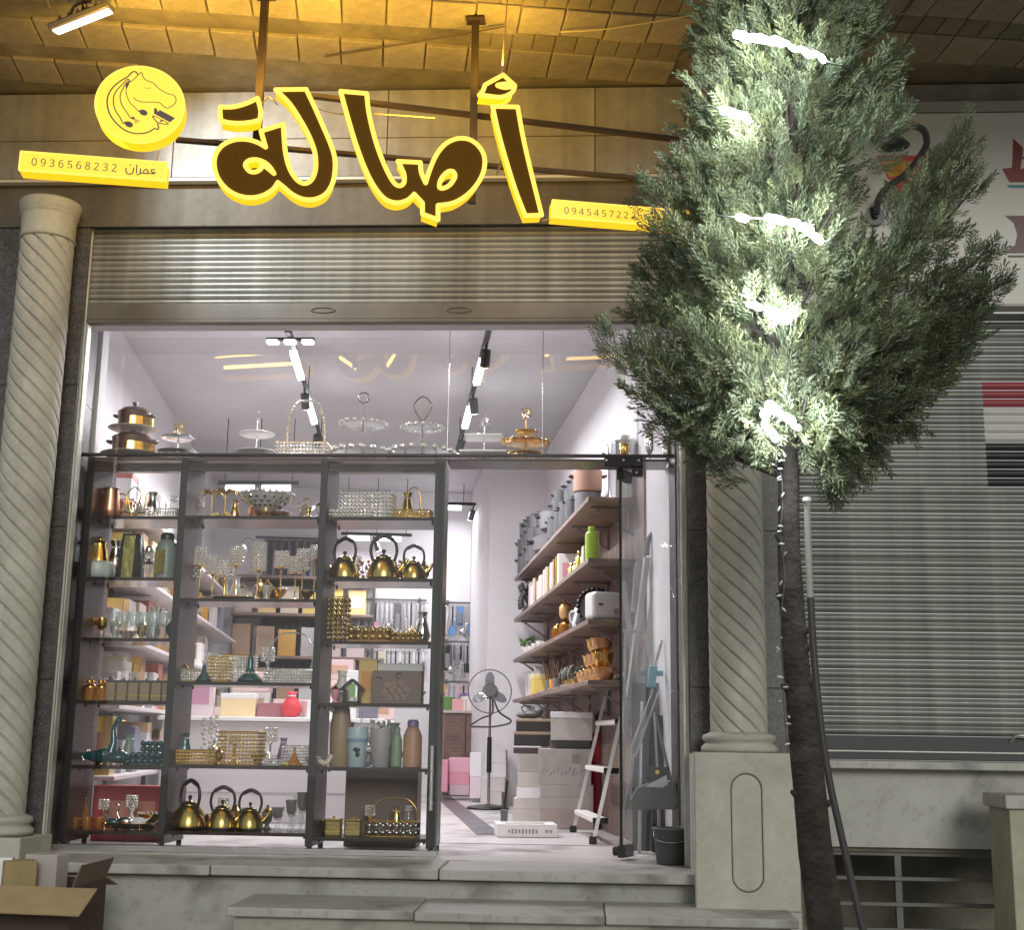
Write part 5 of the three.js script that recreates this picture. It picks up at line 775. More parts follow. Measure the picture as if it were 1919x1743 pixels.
// ================================================================ bay by bay
{ // bay 0
  const P = (k, px, dz) => onShelf(0, k, px, dz), shot = (g, o) => o;
  { const t = thing('copper_jug', 'tapered copper jug on the upper shelf beside the window frame', 'jug', P(0, 206)); part(t, 'body', lathe([[0.001, 0], [0.058, 0], [0.056, 0.06], [0.042, 0.16], [0.044, 0.178], [0.040, 0.178], [0.038, 0.16], [0.05, 0.01], [0.001, 0.006]], 24), G.copper); part(t, 'rim_band', new THREE.TorusGeometry(0.0435, 0.004, 6, 24).rotateX(Math.PI / 2), G.gold, [0, 0.176, 0]); part(t, 'handle', tube([[0.05, 0.15, 0], [0.085, 0.14, 0], [0.085, 0.06, 0], [0.056, 0.04, 0]], 0.005, 18, 6), G.gold); }
  { const t = thing('shell_dish', 'silver shell dish with gold teardrop wire handle', 'dish', P(0, 252)); part(t, 'shell', merge([...Array(9)].map((_, k) => at(sph(0.02, 10, 6).scale(0.6, 2.2, 0.45), Math.sin((k - 4) * 0.32) * 0.045, 0.045 + Math.cos((k - 4) * 0.32) * 0.022, -0.01, 0, 0, -(k - 4) * 0.32))), G.silver); part(t, 'base', rbox(0.13, 0.012, 0.08, 0.004), G.gold, [0, 0.006, 0]); part(t, 'handle', tube([[0, 0.01, 0.02], [-0.03, 0.1, 0.02], [-0.036, 0.15, 0.02], [0, 0.185, 0.02], [0.036, 0.15, 0.02], [0.03, 0.1, 0.02], [0, 0.01, 0.02]], 0.004, 36, 6), G.gold); }
  basket('low silver beaded tray beside the shell dish', P(0, 309), 0.17, 0.05, 0.13, G.crystal, { step: 0.014 });
  { const t = thing('teapot', 'pale blue teapot with tall gold upper half', 'teapot', P(1, 184)); part(t, 'belly', lathe([[0.001, 0], [0.07, 0], [0.088, 0.02], [0.092, 0.05], [0.088, 0.085], [0.08, 0.1], [0.001, 0.101]], 28), G.pale); part(t, 'gold_neck', lathe([[0.055, 0.1], [0.05, 0.13], [0.033, 0.19], [0.036, 0.2], [0.03, 0.215], [0.001, 0.22]], 24), G.gold); part(t, 'knob', sph(0.014, 10, 8), G.gold, [0, 0.228, 0]); part(t, 'handle', tube([[-0.035, 0.18, 0], [-0.08, 0.2, 0], [-0.11, 0.13, 0], [-0.085, 0.06, 0]], 0.009, 22, 8), mat([0.3, 0.28, 0.26], 0.4)); part(t, 'spout', taperTube([V(0.08, 0.06, 0), V(0.105, 0.1, 0), V(0.11, 0.15, 0)], [0.016, 0.011, 0.008], 10, 8), G.gold); t.rotation.y = 0.5; }
  { const t = thing('gift_tower', 'tall black box with embossed gold front panel', 'box', P(1, 245)); part(t, 'body', lathe([[0.001, 0], [0.085, 0], [0.078, 0.14], [0.06, 0.255], [0.001, 0.256]], 4).rotateY(Math.PI / 4), G.black); part(t, 'gold_panel', box(0.062, 0.235, 0.004), mat([0.42, 0.40, 0.12], 0.35, { metal: 0.8, bumpMap: T.lump, bumpScale: 0.01 }), [0, 0.125, 0.058], [-0.07, 0, 0]); part(t, 'knob', sph(0.01, 8, 6), G.gold, [0, 0.262, 0]); }
  flask('sage green vacuum flask with gold leaf pattern', P(1, 310), 0.062, 0.265, G.sage, G.black, { panel: mat([0.55, 0.45, 0.12], 0.35, { metal: 0.7, bumpMap: T.lump, bumpScale: 0.02 }), handle: 1, turn: -0.3 });
  flask('clear glass bottle with silver stopper between gold box and sage flask', P(1, 277, -0.25), 0.035, 0.2, G.glass, G.silver);
  for (const [k, px] of [150, 170, 190].entries()) goblet(`${ord(k)} gold goblet from the window frame on the crystal shelf`, P(2, px, -0.14 - 0.03 * (px % 4)), 0.12, 0.03, G.gold, 'gold goblets in the window');
  for (let k = 0; k < 6; k++) goblet(`${ord(k)} front row crystal glass counted from the gold goblets`, P(2, 212 + k * 19, -0.12), 0.15, 0.032, G.glass, 'clear crystal glasses in the window'); for (let k = 0; k < 5; k++) goblet(`${ord(k)} rear row crystal glass counted from the gold goblets`, P(2, 222 + k * 20, -0.22), 0.15, 0.032, G.glass, 'clear crystal glasses behind');
  for (let k = 0; k < 3; k++) { const t = thing('gold_canister', `${ord(k)} amber canister with gold bow lid from the window frame`, 'canister', P(3, 148 + k * 21, -0.13), 0, 'gold canisters in the window'); part(t, 'body', cyl(0.028, 0.03, 0.07, 16), G.amber); part(t, 'lid', lathe([[0.031, 0.07], [0.031, 0.082], [0.015, 0.09], [0.001, 0.092]], 16), G.gold); part(t, 'bow', merge([sph(0.014, 8, 6).scale(1, 0.7, 0.6).translate(-0.012, 0.102, 0), sph(0.014, 8, 6).scale(1, 0.7, 0.6).translate(0.012, 0.102, 0), sph(0.007, 8, 6).translate(0, 0.12, 0)]), G.gold); }
  for (let k = 0; k < 6; k++) tin(`${ord(k)} tan tin with dark lid counted from the amber canisters`, P(3, 208 + k * 21.5, -0.13), 0.054, 0.1, G.tan, G.greyD, 'tan tins in the window');
  { const t = thing('peacock_figure', 'teal peacock figure with raised neck on the lower shelf', 'ornament', P(4, 190)); part(t, 'body', taperTube([V(-0.11, 0.05, 0), V(-0.05, 0.045, 0), V(0.02, 0.05, 0), V(0.06, 0.06, 0)], [0.01, 0.03, 0.045, 0.02], 24, 14), G.teal); part(t, 'neck', taperTube([V(0.045, 0.05, 0), V(0.06, 0.12, 0), V(0.055, 0.19, 0), V(0.075, 0.235, 0)], [0.03, 0.018, 0.012, 0.014], 18, 10), G.teal); part(t, 'head', sph(0.019, 12, 8), G.teal, [0.08, 0.235, 0]); part(t, 'beak', new THREE.ConeGeometry(0.007, 0.03, 8).rotateZ(-1.57), G.gold, [0.108, 0.233, 0]); part(t, 'crest', merge([0, 1, 2].map((k) => rod([0.075, 0.25, 0], [0.06 + k * 0.012, 0.28, 0], 0.002, 5))), G.teal); part(t, 'tail', merge([...Array(5)].map((_, k) => at(sph(0.02, 8, 6).scale(3, 0.25, 0.7), -0.13, 0.06, 0, 0, 0, -0.3 - k * 0.18))), G.silver); part(t, 'foot', lathe([[0.001, 0], [0.035, 0], [0.03, 0.01], [0.008, 0.02], [0.008, 0.04], [0.001, 0.04]], 14), G.gold); }
  { const t = thing('sugar_bowl', 'low teal lidded bowl next to the peacock figure', 'bowl', P(4, 222, -0.11)); part(t, 'bowl', lathe([[0.001, 0.01], [0.04, 0.012], [0.07, 0.03], [0.075, 0.05], [0.04, 0.07], [0.012, 0.078], [0.001, 0.1]], 24), G.teal); part(t, 'feet', beads([[0.03, 0.006, 0.03], [-0.03, 0.006, 0.03], [0, 0.006, -0.04]], 0.008), G.silver); }
  ballTray('two layer tray edged with teal glass balls', P(4, 278, -0.15), 5, 4, 2, 0.0165, G.teal, { tray: G.teal }); ballTray('raised rear tray edged with teal glass balls', P(4, 285, -0.25).add(V(0, 0, 0)), 4, 2, 4, 0.016, G.teal, { tray: G.teal });
  for (let k = 0; k < 3; k++) { const t = thing('glass_cup', `${ord(k)} amber glass cup from the window frame on bottom shelf`, 'cup', P(5, 138 + k * 24, -0.14), 0, 'amber cups in the window'); part(t, 'cup', lathe([[0.001, 0], [0.022, 0], [0.03, 0.06], [0.028, 0.06], [0.02, 0.006], [0.001, 0.005]], 16), G.amber); part(t, 'handle', tube([[0.028, 0.05, 0], [0.044, 0.045, 0], [0.042, 0.02, 0], [0.024, 0.014, 0]], 0.003, 14, 6), G.gold); }
  { const t = thing('swan_tray', 'oval golden serving tray on the bottom shelf', 'tray', P(5, 240, -0.15)); part(t, 'tray', lathe([[0.001, 0.012], [0.1, 0.012], [0.145, 0.03], [0.15, 0.034], [0.14, 0.026], [0.1, 0.006], [0.001, 0.006]], 36).scale(1, 1, 0.62), G.gold); part(t, 'handle', tube([[0.14, 0.03, 0.03], [0.19, 0.06, 0.02], [0.2, 0.075, -0.02], [0.14, 0.03, -0.03]], 0.004, 18, 6), G.silver); part(t, 'feet', beads([[0.08, 0.004, 0.05], [-0.08, 0.004, 0.05], [0.08, 0.004, -0.05], [-0.08, 0.004, -0.05]], 0.008), G.gold); }
  for (const [dx, s, l] of [[-0.085, 0.9, 'green bodied swan figure on golden serving tray'], [-0.02, 1.05, 'tall necked swan figure in the middle of golden serving tray'], [0.055, 1, 'white pearly swan figure on golden serving tray']]) { const t = thing('swan_figure', l, 'ornament', P(5, 240, -0.15).add(V(dx, 0.0125, 0))); const m = dx > 0 ? G.white : dx < -0.05 ? G.teal : G.silver; part(t, 'body', sph(0.03, 14, 10).scale(1.35, 0.85, 0.8), m, [0, 0.026, 0]); part(t, 'neck', taperTube([V(-0.025, 0.035, 0), V(-0.04, 0.07, 0), V(-0.028, 0.1, 0), V(-0.04, 0.112, 0)], [0.01, 0.006, 0.005, 0.006], 16, 8), m); part(t, 'beak', new THREE.ConeGeometry(0.004, 0.018, 6).rotateZ(1.57), G.gold, [-0.052, 0.11, 0]); part(t, 'tail', new THREE.ConeGeometry(0.014, 0.04, 8).rotateZ(-1.1), m, [0.045, 0.038, 0]); t.scale.setScalar(s); }
  boxed('dark red flat carton standing on the floor behind the bottom shelf', 'carton', V(W(240, 1588, -0.62).x, 0.002, -0.66), 0.42, 0.3, 0.12, mat([0.36, 0.05, 0.06], 0.45), { name: 'red_carton', stripe: mat([0.5, 0.2, 0.15], 0.5) });
}
{ // bay 1
  const P = (k, px, dz) => onShelf(1, k, px, dz);
  { const t = thing('palm_stand', 'golden palm tree table ornament with two trunks', 'ornament', P(0, 405)); part(t, 'base', rbox(0.2, 0.012, 0.09, 0.004), mat([0.12, 0.1, 0.09], 0.3), [0, 0.006, 0]); for (const [x, h] of [[-0.03, 0.145], [0.045, 0.15]]) { part(t, 'trunk', taperTube([V(x, 0.01, 0), V(x + 0.004, h * 0.5, 0), V(x, h, 0)], [0.005, 0.004, 0.004], 10, 8), G.brass); part(t, 'fronds', merge([...Array(8)].map((_, k) => taperTube([V(x, h, 0), V(x + Math.cos(k * 0.785) * 0.045, h + 0.02, Math.sin(k * 0.785) * 0.04), V(x + Math.cos(k * 0.785) * 0.085, h - 0.012, Math.sin(k * 0.785) * 0.06)], [0.004, 0.007, 0.001], 8, 5))), G.goldB); } part(t, 'flowers', beads([[-0.01, 0.022, 0.02], [0.01, 0.03, 0.01], [0.07, 0.024, 0.02], [0.085, 0.02, 0], [0.06, 0.035, 0.01]], 0.013), G.yellow); }
  { const t = thing('crystal_bowl', 'wide cut crystal bowl with scalloped rim on gold foot', 'bowl', P(0, 498)); part(t, 'bowl', lathe([[0.02, 0.045], [0.05, 0.055], [0.1, 0.095], [0.148, 0.14], [0.142, 0.142], [0.095, 0.1], [0.045, 0.06], [0.001, 0.052]], 40), mat([0.80, 0.79, 0.77], 0.1, { metal: 0.25 })); const l = []; for (let k = 0; k < 26; k++) l.push([Math.cos(k * 0.2417) * 0.147, 0.146, Math.sin(k * 0.2417) * 0.147]); part(t, 'scalloped_rim', beads(l, 0.011), G.white); const f = []; for (let j = 0; j < 3; j++) for (let k = 0; k < 18; k++) { const q = 0.08 + j * 0.024, a = (k + j * 0.5) * 0.349; f.push([Math.cos(a) * q * 1.02, 0.078 + j * 0.02, Math.sin(a) * q * 1.02]); } part(t, 'cut_facets', merge(f.map(([x, y, z]) => new THREE.OctahedronGeometry(0.011).translate(x, y, z))), G.silver); part(t, 'foot', lathe([[0.001, 0], [0.055, 0], [0.05, 0.01], [0.022, 0.025], [0.02, 0.046], [0.001, 0.046]], 24), G.gold); }
  { const t = thing('glass_cake_stand', 'clear glass footed cake plate with gold stem', 'cake stand', P(0, 578, -0.19)); part(t, 'plate', plateGeo(0.1, 0, 0.012), G.glass, [0, 0.075, 0]); part(t, 'stem', lathe([[0.001, 0], [0.04, 0], [0.036, 0.006], [0.01, 0.02], [0.012, 0.05], [0.02, 0.076], [0.001, 0.076]], 18), G.gold); }
  for (const [px, h, c, r, dz, i] of [[372, 0.29, 0.1, 0.035, -0.15], [397, 0.25, 0.11, 0.036, -0.12], [440, 0.3, 0.105, 0.037, -0.17], [482, 0.315, 0.15, 0.036, -0.13], [525, 0.28, 0.09, 0.036, -0.2], [552, 0.24, 0.09, 0.034, -0.12], [565, 0.3, 0.12, 0.03, -0.22], [588, 0.31, 0.08, 0.026, -0.14]].map((q, i) => [...q, i])) candle(`${ord(i)} gold candle holder with beaded cup counted from the perfume shelf post`, P(1, px, dz), h, c, r, 'crystal candle holders in the window');
  { const t = thing('hanging_lamp_holder', 'curved silver lantern hook with small beaded lantern', 'lantern', P(1, 460, -0.27)); part(t, 'hook', tube([[0.06, 0, 0], [0.065, 0.2, 0], [0.05, 0.32, 0], [0, 0.36, 0], [-0.04, 0.33, 0]], 0.005, 36, 6), G.silver); part(t, 'foot', cyl(0.05, 0.045, 0.01, 18), G.silver, [0.06, 0, 0]); part(t, 'lantern', new THREE.OctahedronGeometry(0.04, 1), G.crystal, [-0.04, 0.29, 0]); }
  { const t = thing('round_tray', 'round golden tray lying under the candle holders', 'tray', P(1, 438, -0.08)); part(t, 'tray', lathe([[0.001, 0], [0.11, 0], [0.12, 0.012], [0.115, 0.013], [0.1, 0.004], [0.001, 0.004]], 32).scale(1, 1, 0.55), G.gold); part(t, 'rim_beads', beads([...Array(30)].map((_, k) => [Math.cos(k * 0.2094) * 0.118, 0.014, Math.sin(k * 0.2094) * 0.065]), 0.004), G.crystal); }
  basket('silver beaded two tier stand with open square top', P(2, 365, -0.15), 0.12, 0.06, 0.1, G.crystal, { step: 0.015 }); basket('square gold beaded napkin box on the middle shelf', P(2, 413, -0.13), 0.11, 0.13, 0.1, mat([0.85, 0.72, 0.45], 0.12, { metal: 0.7 }), { step: 0.018 }); basket('long low crystal tray behind the gold napkin box', P(2, 445, -0.27), 0.2, 0.15, 0.06, G.crystal, { step: 0.016 });
  basket('low crystal beaded tray with thin wide arched wire handle', P(2, 545, -0.14), 0.26, 0.07, 0.12, G.crystal, { step: 0.0165, handle: 0.27, hw: 0.12, tray: G.silver });
  { const t = thing('perfume_tower', 'dark teal perfume bottle with tapering glass stopper', 'bottle', P(2, 468, -0.11)); part(t, 'bottle', lathe([[0.001, 0], [0.07, 0], [0.066, 0.02], [0.03, 0.05], [0.018, 0.08], [0.016, 0.13], [0.001, 0.16]], 20), G.teal); part(t, 'collar', beads([...Array(12)].map((_, k) => [Math.cos(k * 0.5236) * 0.034, 0.05, Math.sin(k * 0.5236) * 0.034]), 0.007), G.crystal); } { const t = thing('perfume_tower', 'small dark teal bottle next to square gold napkin box', 'bottle', P(2, 382, -0.08)); part(t, 'bottle', lathe([[0.001, 0], [0.045, 0], [0.04, 0.015], [0.014, 0.05], [0.01, 0.08], [0.001, 0.1]], 18), G.teal); part(t, 'stopper', sph(0.012, 10, 8), G.crystal, [0, 0.105, 0]); }
  basket('low gold beaded basket beside the shelf post', P(3, 372, -0.13), 0.2, 0.07, 0.14, G.goldB, { step: 0.017 }); basket('tall square gold beaded basket on the fourth shelf', P(3, 452, -0.16), 0.21, 0.17, 0.14, G.goldB, { step: 0.019 }); basket('pale crystal beaded basket beside the tall gold basket', P(3, 558, -0.17), 0.15, 0.1, 0.11, G.crystal, { step: 0.016, tray: G.silver }); basket('small low crystal coaster tray before pale crystal basket', P(3, 512, -0.08), 0.1, 0.03, 0.06, G.crystal, { step: 0.013, tray: G.silver });
  { const t = thing('amber_bottle', 'small amber and gold perfume bottle on the fourth shelf', 'bottle', P(3, 551, -0.06)); part(t, 'bottle', lathe([[0.001, 0], [0.045, 0], [0.04, 0.014], [0.02, 0.035], [0.012, 0.06], [0.001, 0.085]], 18), G.amber); part(t, 'stopper', sph(0.009, 8, 6), G.gold, [0, 0.088, 0]); part(t, 'jewels', beads([[-0.04, 0.012, 0.02], [-0.055, 0.01, 0], [-0.03, 0.01, 0.035]], 0.009), G.yellow); }
  { const t = thing('crystal_vine', 'silver crystal flower sprig leaning beside the gold baskets', 'ornament', P(3, 392, -0.25)); part(t, 'stem', tube([[0, 0, 0], [0.02, 0.1, 0], [0, 0.2, 0], [0.03, 0.26, 0]], 0.003, 20, 5), G.silver); part(t, 'blooms', beads([...Array(26)].map((_, k) => [Math.sin(k * 2.1) * 0.04, 0.04 + k * 0.0085, Math.cos(k * 1.3) * 0.03]), 0.011), G.crystal); }
  for (const [px, s, tn, i] of [[353, 1.12, 2.6, 0], [415, 0.98, 0.2, 1], [467, 0.92, 0.1, 2]]) kettle(['largest gold kettle on the bottom middle shelf', 'middle gold kettle between the two others on bottom middle shelf', 'smallest gold kettle beside the smoky vases on bottom middle shelf'][i], P(4, px, -0.15), tn, s, 'gold kettles on the bottom shelf');
  for (const [px, h, l] of [[520, 0.12, 'short'], [545, 0.16, 'middle'], [566, 0.2, 'tall']]) { const t = thing('crystal_vase', `${l === 'middle' ? 'medium' : l} smoky crystal vase with square cup on the bottom shelf`, 'vase', P(4, px, -0.15)); part(t, 'base', lathe([[0.001, 0], [0.03, 0], [0.024, 0.01], [0.01, h * 0.4], [0.013, h * 0.5], [0.001, h * 0.52]], 4).rotateY(0.785), G.glass); part(t, 'cup', lathe([[0.012, h * 0.5], [0.03, h * 0.6], [0.04, h], [0.037, h], [0.026, h * 0.62], [0.001, h * 0.55]], 4).rotateY(0.785), mat([0.45, 0.42, 0.42], 0.08, { transmission: 0.6, thickness: 0 })); part(t, 'collar', beads([...Array(10)].map((_, k) => [Math.cos(k * 0.628) * 0.016, h * 0.5, Math.sin(k * 0.628) * 0.016]), 0.006), G.crystal); }
}
{ // bay 2
  const P = (k, px, dz) => onShelf(2, k, px, dz);
  basket('tall silver beaded fruit basket on the top shelf', P(0, 690, -0.17), 0.28, 0.15, 0.16, G.crystal, { step: 0.021, tray: G.silver }); basket('low silver beaded tray in front of the tall silver basket', P(0, 660, -0.07), 0.24, 0.045, 0.05, G.crystal, { step: 0.019, tray: G.silver });
  basket('golden lattice tray with narrow arched handle on the top shelf', P(0, 775, -0.16), 0.2, 0.05, 0.13, G.goldB, { step: 0.013, handle: 0.19, hw: 0.035 });
  for (const [px, s, tn, l] of [[645, 1.05, 2.8, 'gold kettle with spout toward the shelf post beside red flowers'], [718, 1.12, 0.25, 'largest gold kettle between the red flower sprigs'], [775, 0.88, 0.2, 'smallest gold kettle at the shelf end past red flowers']]) kettle(l, P(1, px, -0.16), tn, s, 'gold kettles on the second shelf');
  for (const [px, s, l] of [[682, 1, 'dark red flower sprig between the first two gold kettles'], [742, 1.1, 'dark red flower sprig close behind the largest gold kettle'], [757, 0.9, 'dark red flower sprig beside the smallest upper gold kettle']]) { const t = thing('flower_sprig', l, 'ornament', P(1, px, -0.22), 0, 'flower sprigs between the kettles'); part(t, 'stems', merge([0, 1, 2, 3].map((k) => tube([[0, 0, 0], [(k - 1.5) * 0.012, 0.05, 0], [(k - 1.5) * 0.025, 0.1, 0]], 0.0018, 8, 4))), G.greyD); part(t, 'blooms', beads([...Array(16)].map((_, k) => [Math.sin(k * 2.4) * 0.03, 0.03 + k * 0.006, Math.cos(k * 1.9) * 0.02]), 0.009), mat([0.4, 0.12, 0.1], 0.3, { metal: 0.4 })); }
  basket('tall square gold ball stand at the shelf post', P(2, 634, -0.17), 0.1, 0.24, 0.1, G.brass, { step: 0.026 }); ballTray('golden ball edged tray in two layers', P(2, 695, -0.13), 6, 4, 2, 0.019, G.brass); ballTray('low golden ball edged tray next to shelf end', P(2, 762, -0.15), 6, 4, 2, 0.0135, G.brass);
  { const t = boxed('brown cake dish carton with printed fan of squares', 'carton', P(3, 745, -0.15), 0.265, 0.175, 0.09, mat([0.19, 0.13, 0.125], 0.5), { name: 'printed_carton' }); for (let i = 0; i < 4; i++) for (let j = 0; j < 3; j++) if (i + j < 5 && !(i === 0 && j === 0)) part(t, 'printed_square', box(0.034, 0.034, 0.0016), mat([0.26, 0.18, 0.15], 0.5), [-0.07 + i * 0.036 + j * 0.01, 0.03 + j * 0.034 + i * 0.004, 0.0458], [0, 0, 0.7]); part(t, 'printed_curl', new THREE.TorusGeometry(0.014, 0.003, 6, 20, 5), mat([0.05, 0.03, 0.03], 0.5), [0.01, 0.148, 0.0455]); part(t, 'printed_curl', new THREE.TorusGeometry(0.02, 0.003, 6, 16, 2.4), mat([0.05, 0.03, 0.03], 0.5), [-0.1, 0.12, 0.0455]); }
  boxed('white serving set carton behind the printed cake carton', 'carton', P(3, 748, -0.27), 0.26, 0.22, 0.08, G.cardW, { stripe: G.tan });
  { const t = thing('house_stand', 'small black house shaped tea light stand', 'ornament', P(3, 660, -0.12)); part(t, 'walls', merge([box(0.012, 0.075, 0.07).translate(-0.038, 0.0375, 0), box(0.012, 0.075, 0.07).translate(0.038, 0.0375, 0), box(0.088, 0.01, 0.07).translate(0, 0.005, 0)]), G.black); part(t, 'roof', merge([bar([-0.062, 0.07, 0], [0, 0.125, 0], 0.012, 0.07), bar([0.062, 0.07, 0], [0, 0.125, 0], 0.012, 0.07)]), G.black); part(t, 'tea_light', cyl(0.02, 0.02, 0.02, 14), G.white, [0, 0.012, 0]); }
  boxed('tin with orange flower print next to the black house stand', 'tin', P(3, 690, -0.24), 0.1, 0.24, 0.1, mat([0.75, 0.5, 0.2], 0.4), { stripe: G.orange, name: 'flower_tin' });
  { const t = thing('beige_flask', 'tall beige vacuum flask with broad loop handle', 'flask', P(4, 624, -0.16)); part(t, 'body', lathe([[0.001, 0], [0.055, 0], [0.057, 0.2], [0.045, 0.3], [0.03, 0.34], [0.001, 0.345]], 24), G.tan, [0.035, 0, 0]); part(t, 'handle', tube([[0, 0.29, 0.04], [-0.035, 0.32, 0.05], [-0.075, 0.29, 0.05], [-0.08, 0.16, 0.05], [-0.075, 0.04, 0.05], [-0.03, 0.015, 0.05], [-0.002, 0.06, 0.04]], 0.014, 40, 8), G.cream); part(t, 'stopper', lathe([[0.03, 0.34], [0.034, 0.36], [0.02, 0.39], [0.001, 0.392]], 16), mat([0.3, 0.28, 0.26], 0.4), [0.035, 0, 0]); }
  { const t = thing('cow_mug', 'pale blue travel mug with black cow print', 'mug', P(4, 668, -0.13)); part(t, 'body', lathe([[0.001, 0], [0.047, 0], [0.052, 0.14], [0.058, 0.15], [0.056, 0.205], [0.05, 0.206], [0.05, 0.15], [0.04, 0.006], [0.001, 0.005]], 24), mat([0.42, 0.52, 0.58], 0.35)); part(t, 'band', new THREE.CylinderGeometry(0.0575, 0.0535, 0.03, 24, 1, true), mat([0.22, 0.33, 0.46], 0.35), [0, 0.142, 0]); part(t, 'cow_print', merge([sph(0.02, 10, 6).scale(1, 0.6, 0.25).translate(0.006, 0.09, 0.05), sph(0.012, 8, 6).scale(1, 1.4, 0.3).translate(0.012, 0.068, 0.05)]), G.black); part(t, 'straw', rod([0.01, 0.1, 0], [0.02, 0.28, 0], 0.004), G.white); }
  { const t = thing('grey_mug', 'grey lidless mug with loop handle holding straws', 'mug', P(4, 712, -0.13)); part(t, 'body', lathe([[0.001, 0], [0.045, 0], [0.05, 0.11], [0.056, 0.12], [0.056, 0.2], [0.05, 0.2], [0.05, 0.12], [0.04, 0.006], [0.001, 0.005]], 24), mat([0.36, 0.34, 0.35], 0.4)); part(t, 'handle', tube([[-0.052, 0.17, 0], [-0.09, 0.175, 0], [-0.095, 0.1, 0], [-0.05, 0.08, 0]], 0.007, 20, 6), mat([0.42, 0.4, 0.4], 0.4)); part(t, 'straws', merge([0, 1, 2, 3].map((k) => rod([-0.02 + k * 0.013, 0.05, 0], [-0.04 + k * 0.03, 0.24, 0.01], 0.003, 6))), G.silver); part(t, 'sprig', beads([...Array(14)].map((_, k) => [Math.sin(k * 2.2) * 0.05, 0.22 + Math.sin(k) * 0.02, Math.cos(k * 1.6) * 0.03]), 0.01), mat([0.4, 0.42, 0.36], 0.4)); }
  flask('slim green bottle leaning beside the grey mug', P(4, 742, -0.15), 0.03, 0.21, mat([0.22, 0.29, 0.20], 0.4), G.sage, { handle: 0 }); flask('jar with purple lid and orange band', P(4, 772, -0.14), 0.05, 0.25, mat([0.45, 0.25, 0.16], 0.4), G.purple, { name: 'banded_jar', cat: 'jar' });
  for (const px of [625, 662]) tin(px < 640 ? 'gold filigree tea light box beside the shelf post' : 'gold filigree tea light box beside the bread basket', P(5, px, -0.14), 0.08, 0.075, mat([0.35, 0.27, 0.1], 0.4, { metal: 0.5, bumpMap: T.lump, bumpScale: 0.01 }), G.brass, 'gold filigree boxes'); { const p = P(5, 738, -0.14); basket('dark metal bread basket with wide gold arched handle', p, 0.24, 0.075, 0.14, G.steel, { step: 0.036, handle: 0.2, hw: 0.115 }); }
  boxed('brown carton with smile shaped hand hole behind bread basket', 'carton', V(W(715, 1588, -0.6).x, 0.002, -0.62), 0.4, 0.42, 0.18, mat([0.2, 0.145, 0.13], 0.6), { name: 'handle_carton', stripe: undefined });
  boxed('small white and blue packet on top of the smile carton', 'packet', V(W(688, 1450, -0.62).x, 0.4235, -0.62), 0.05, 0.1, 0.03, G.blue, { stripe: G.white });
}
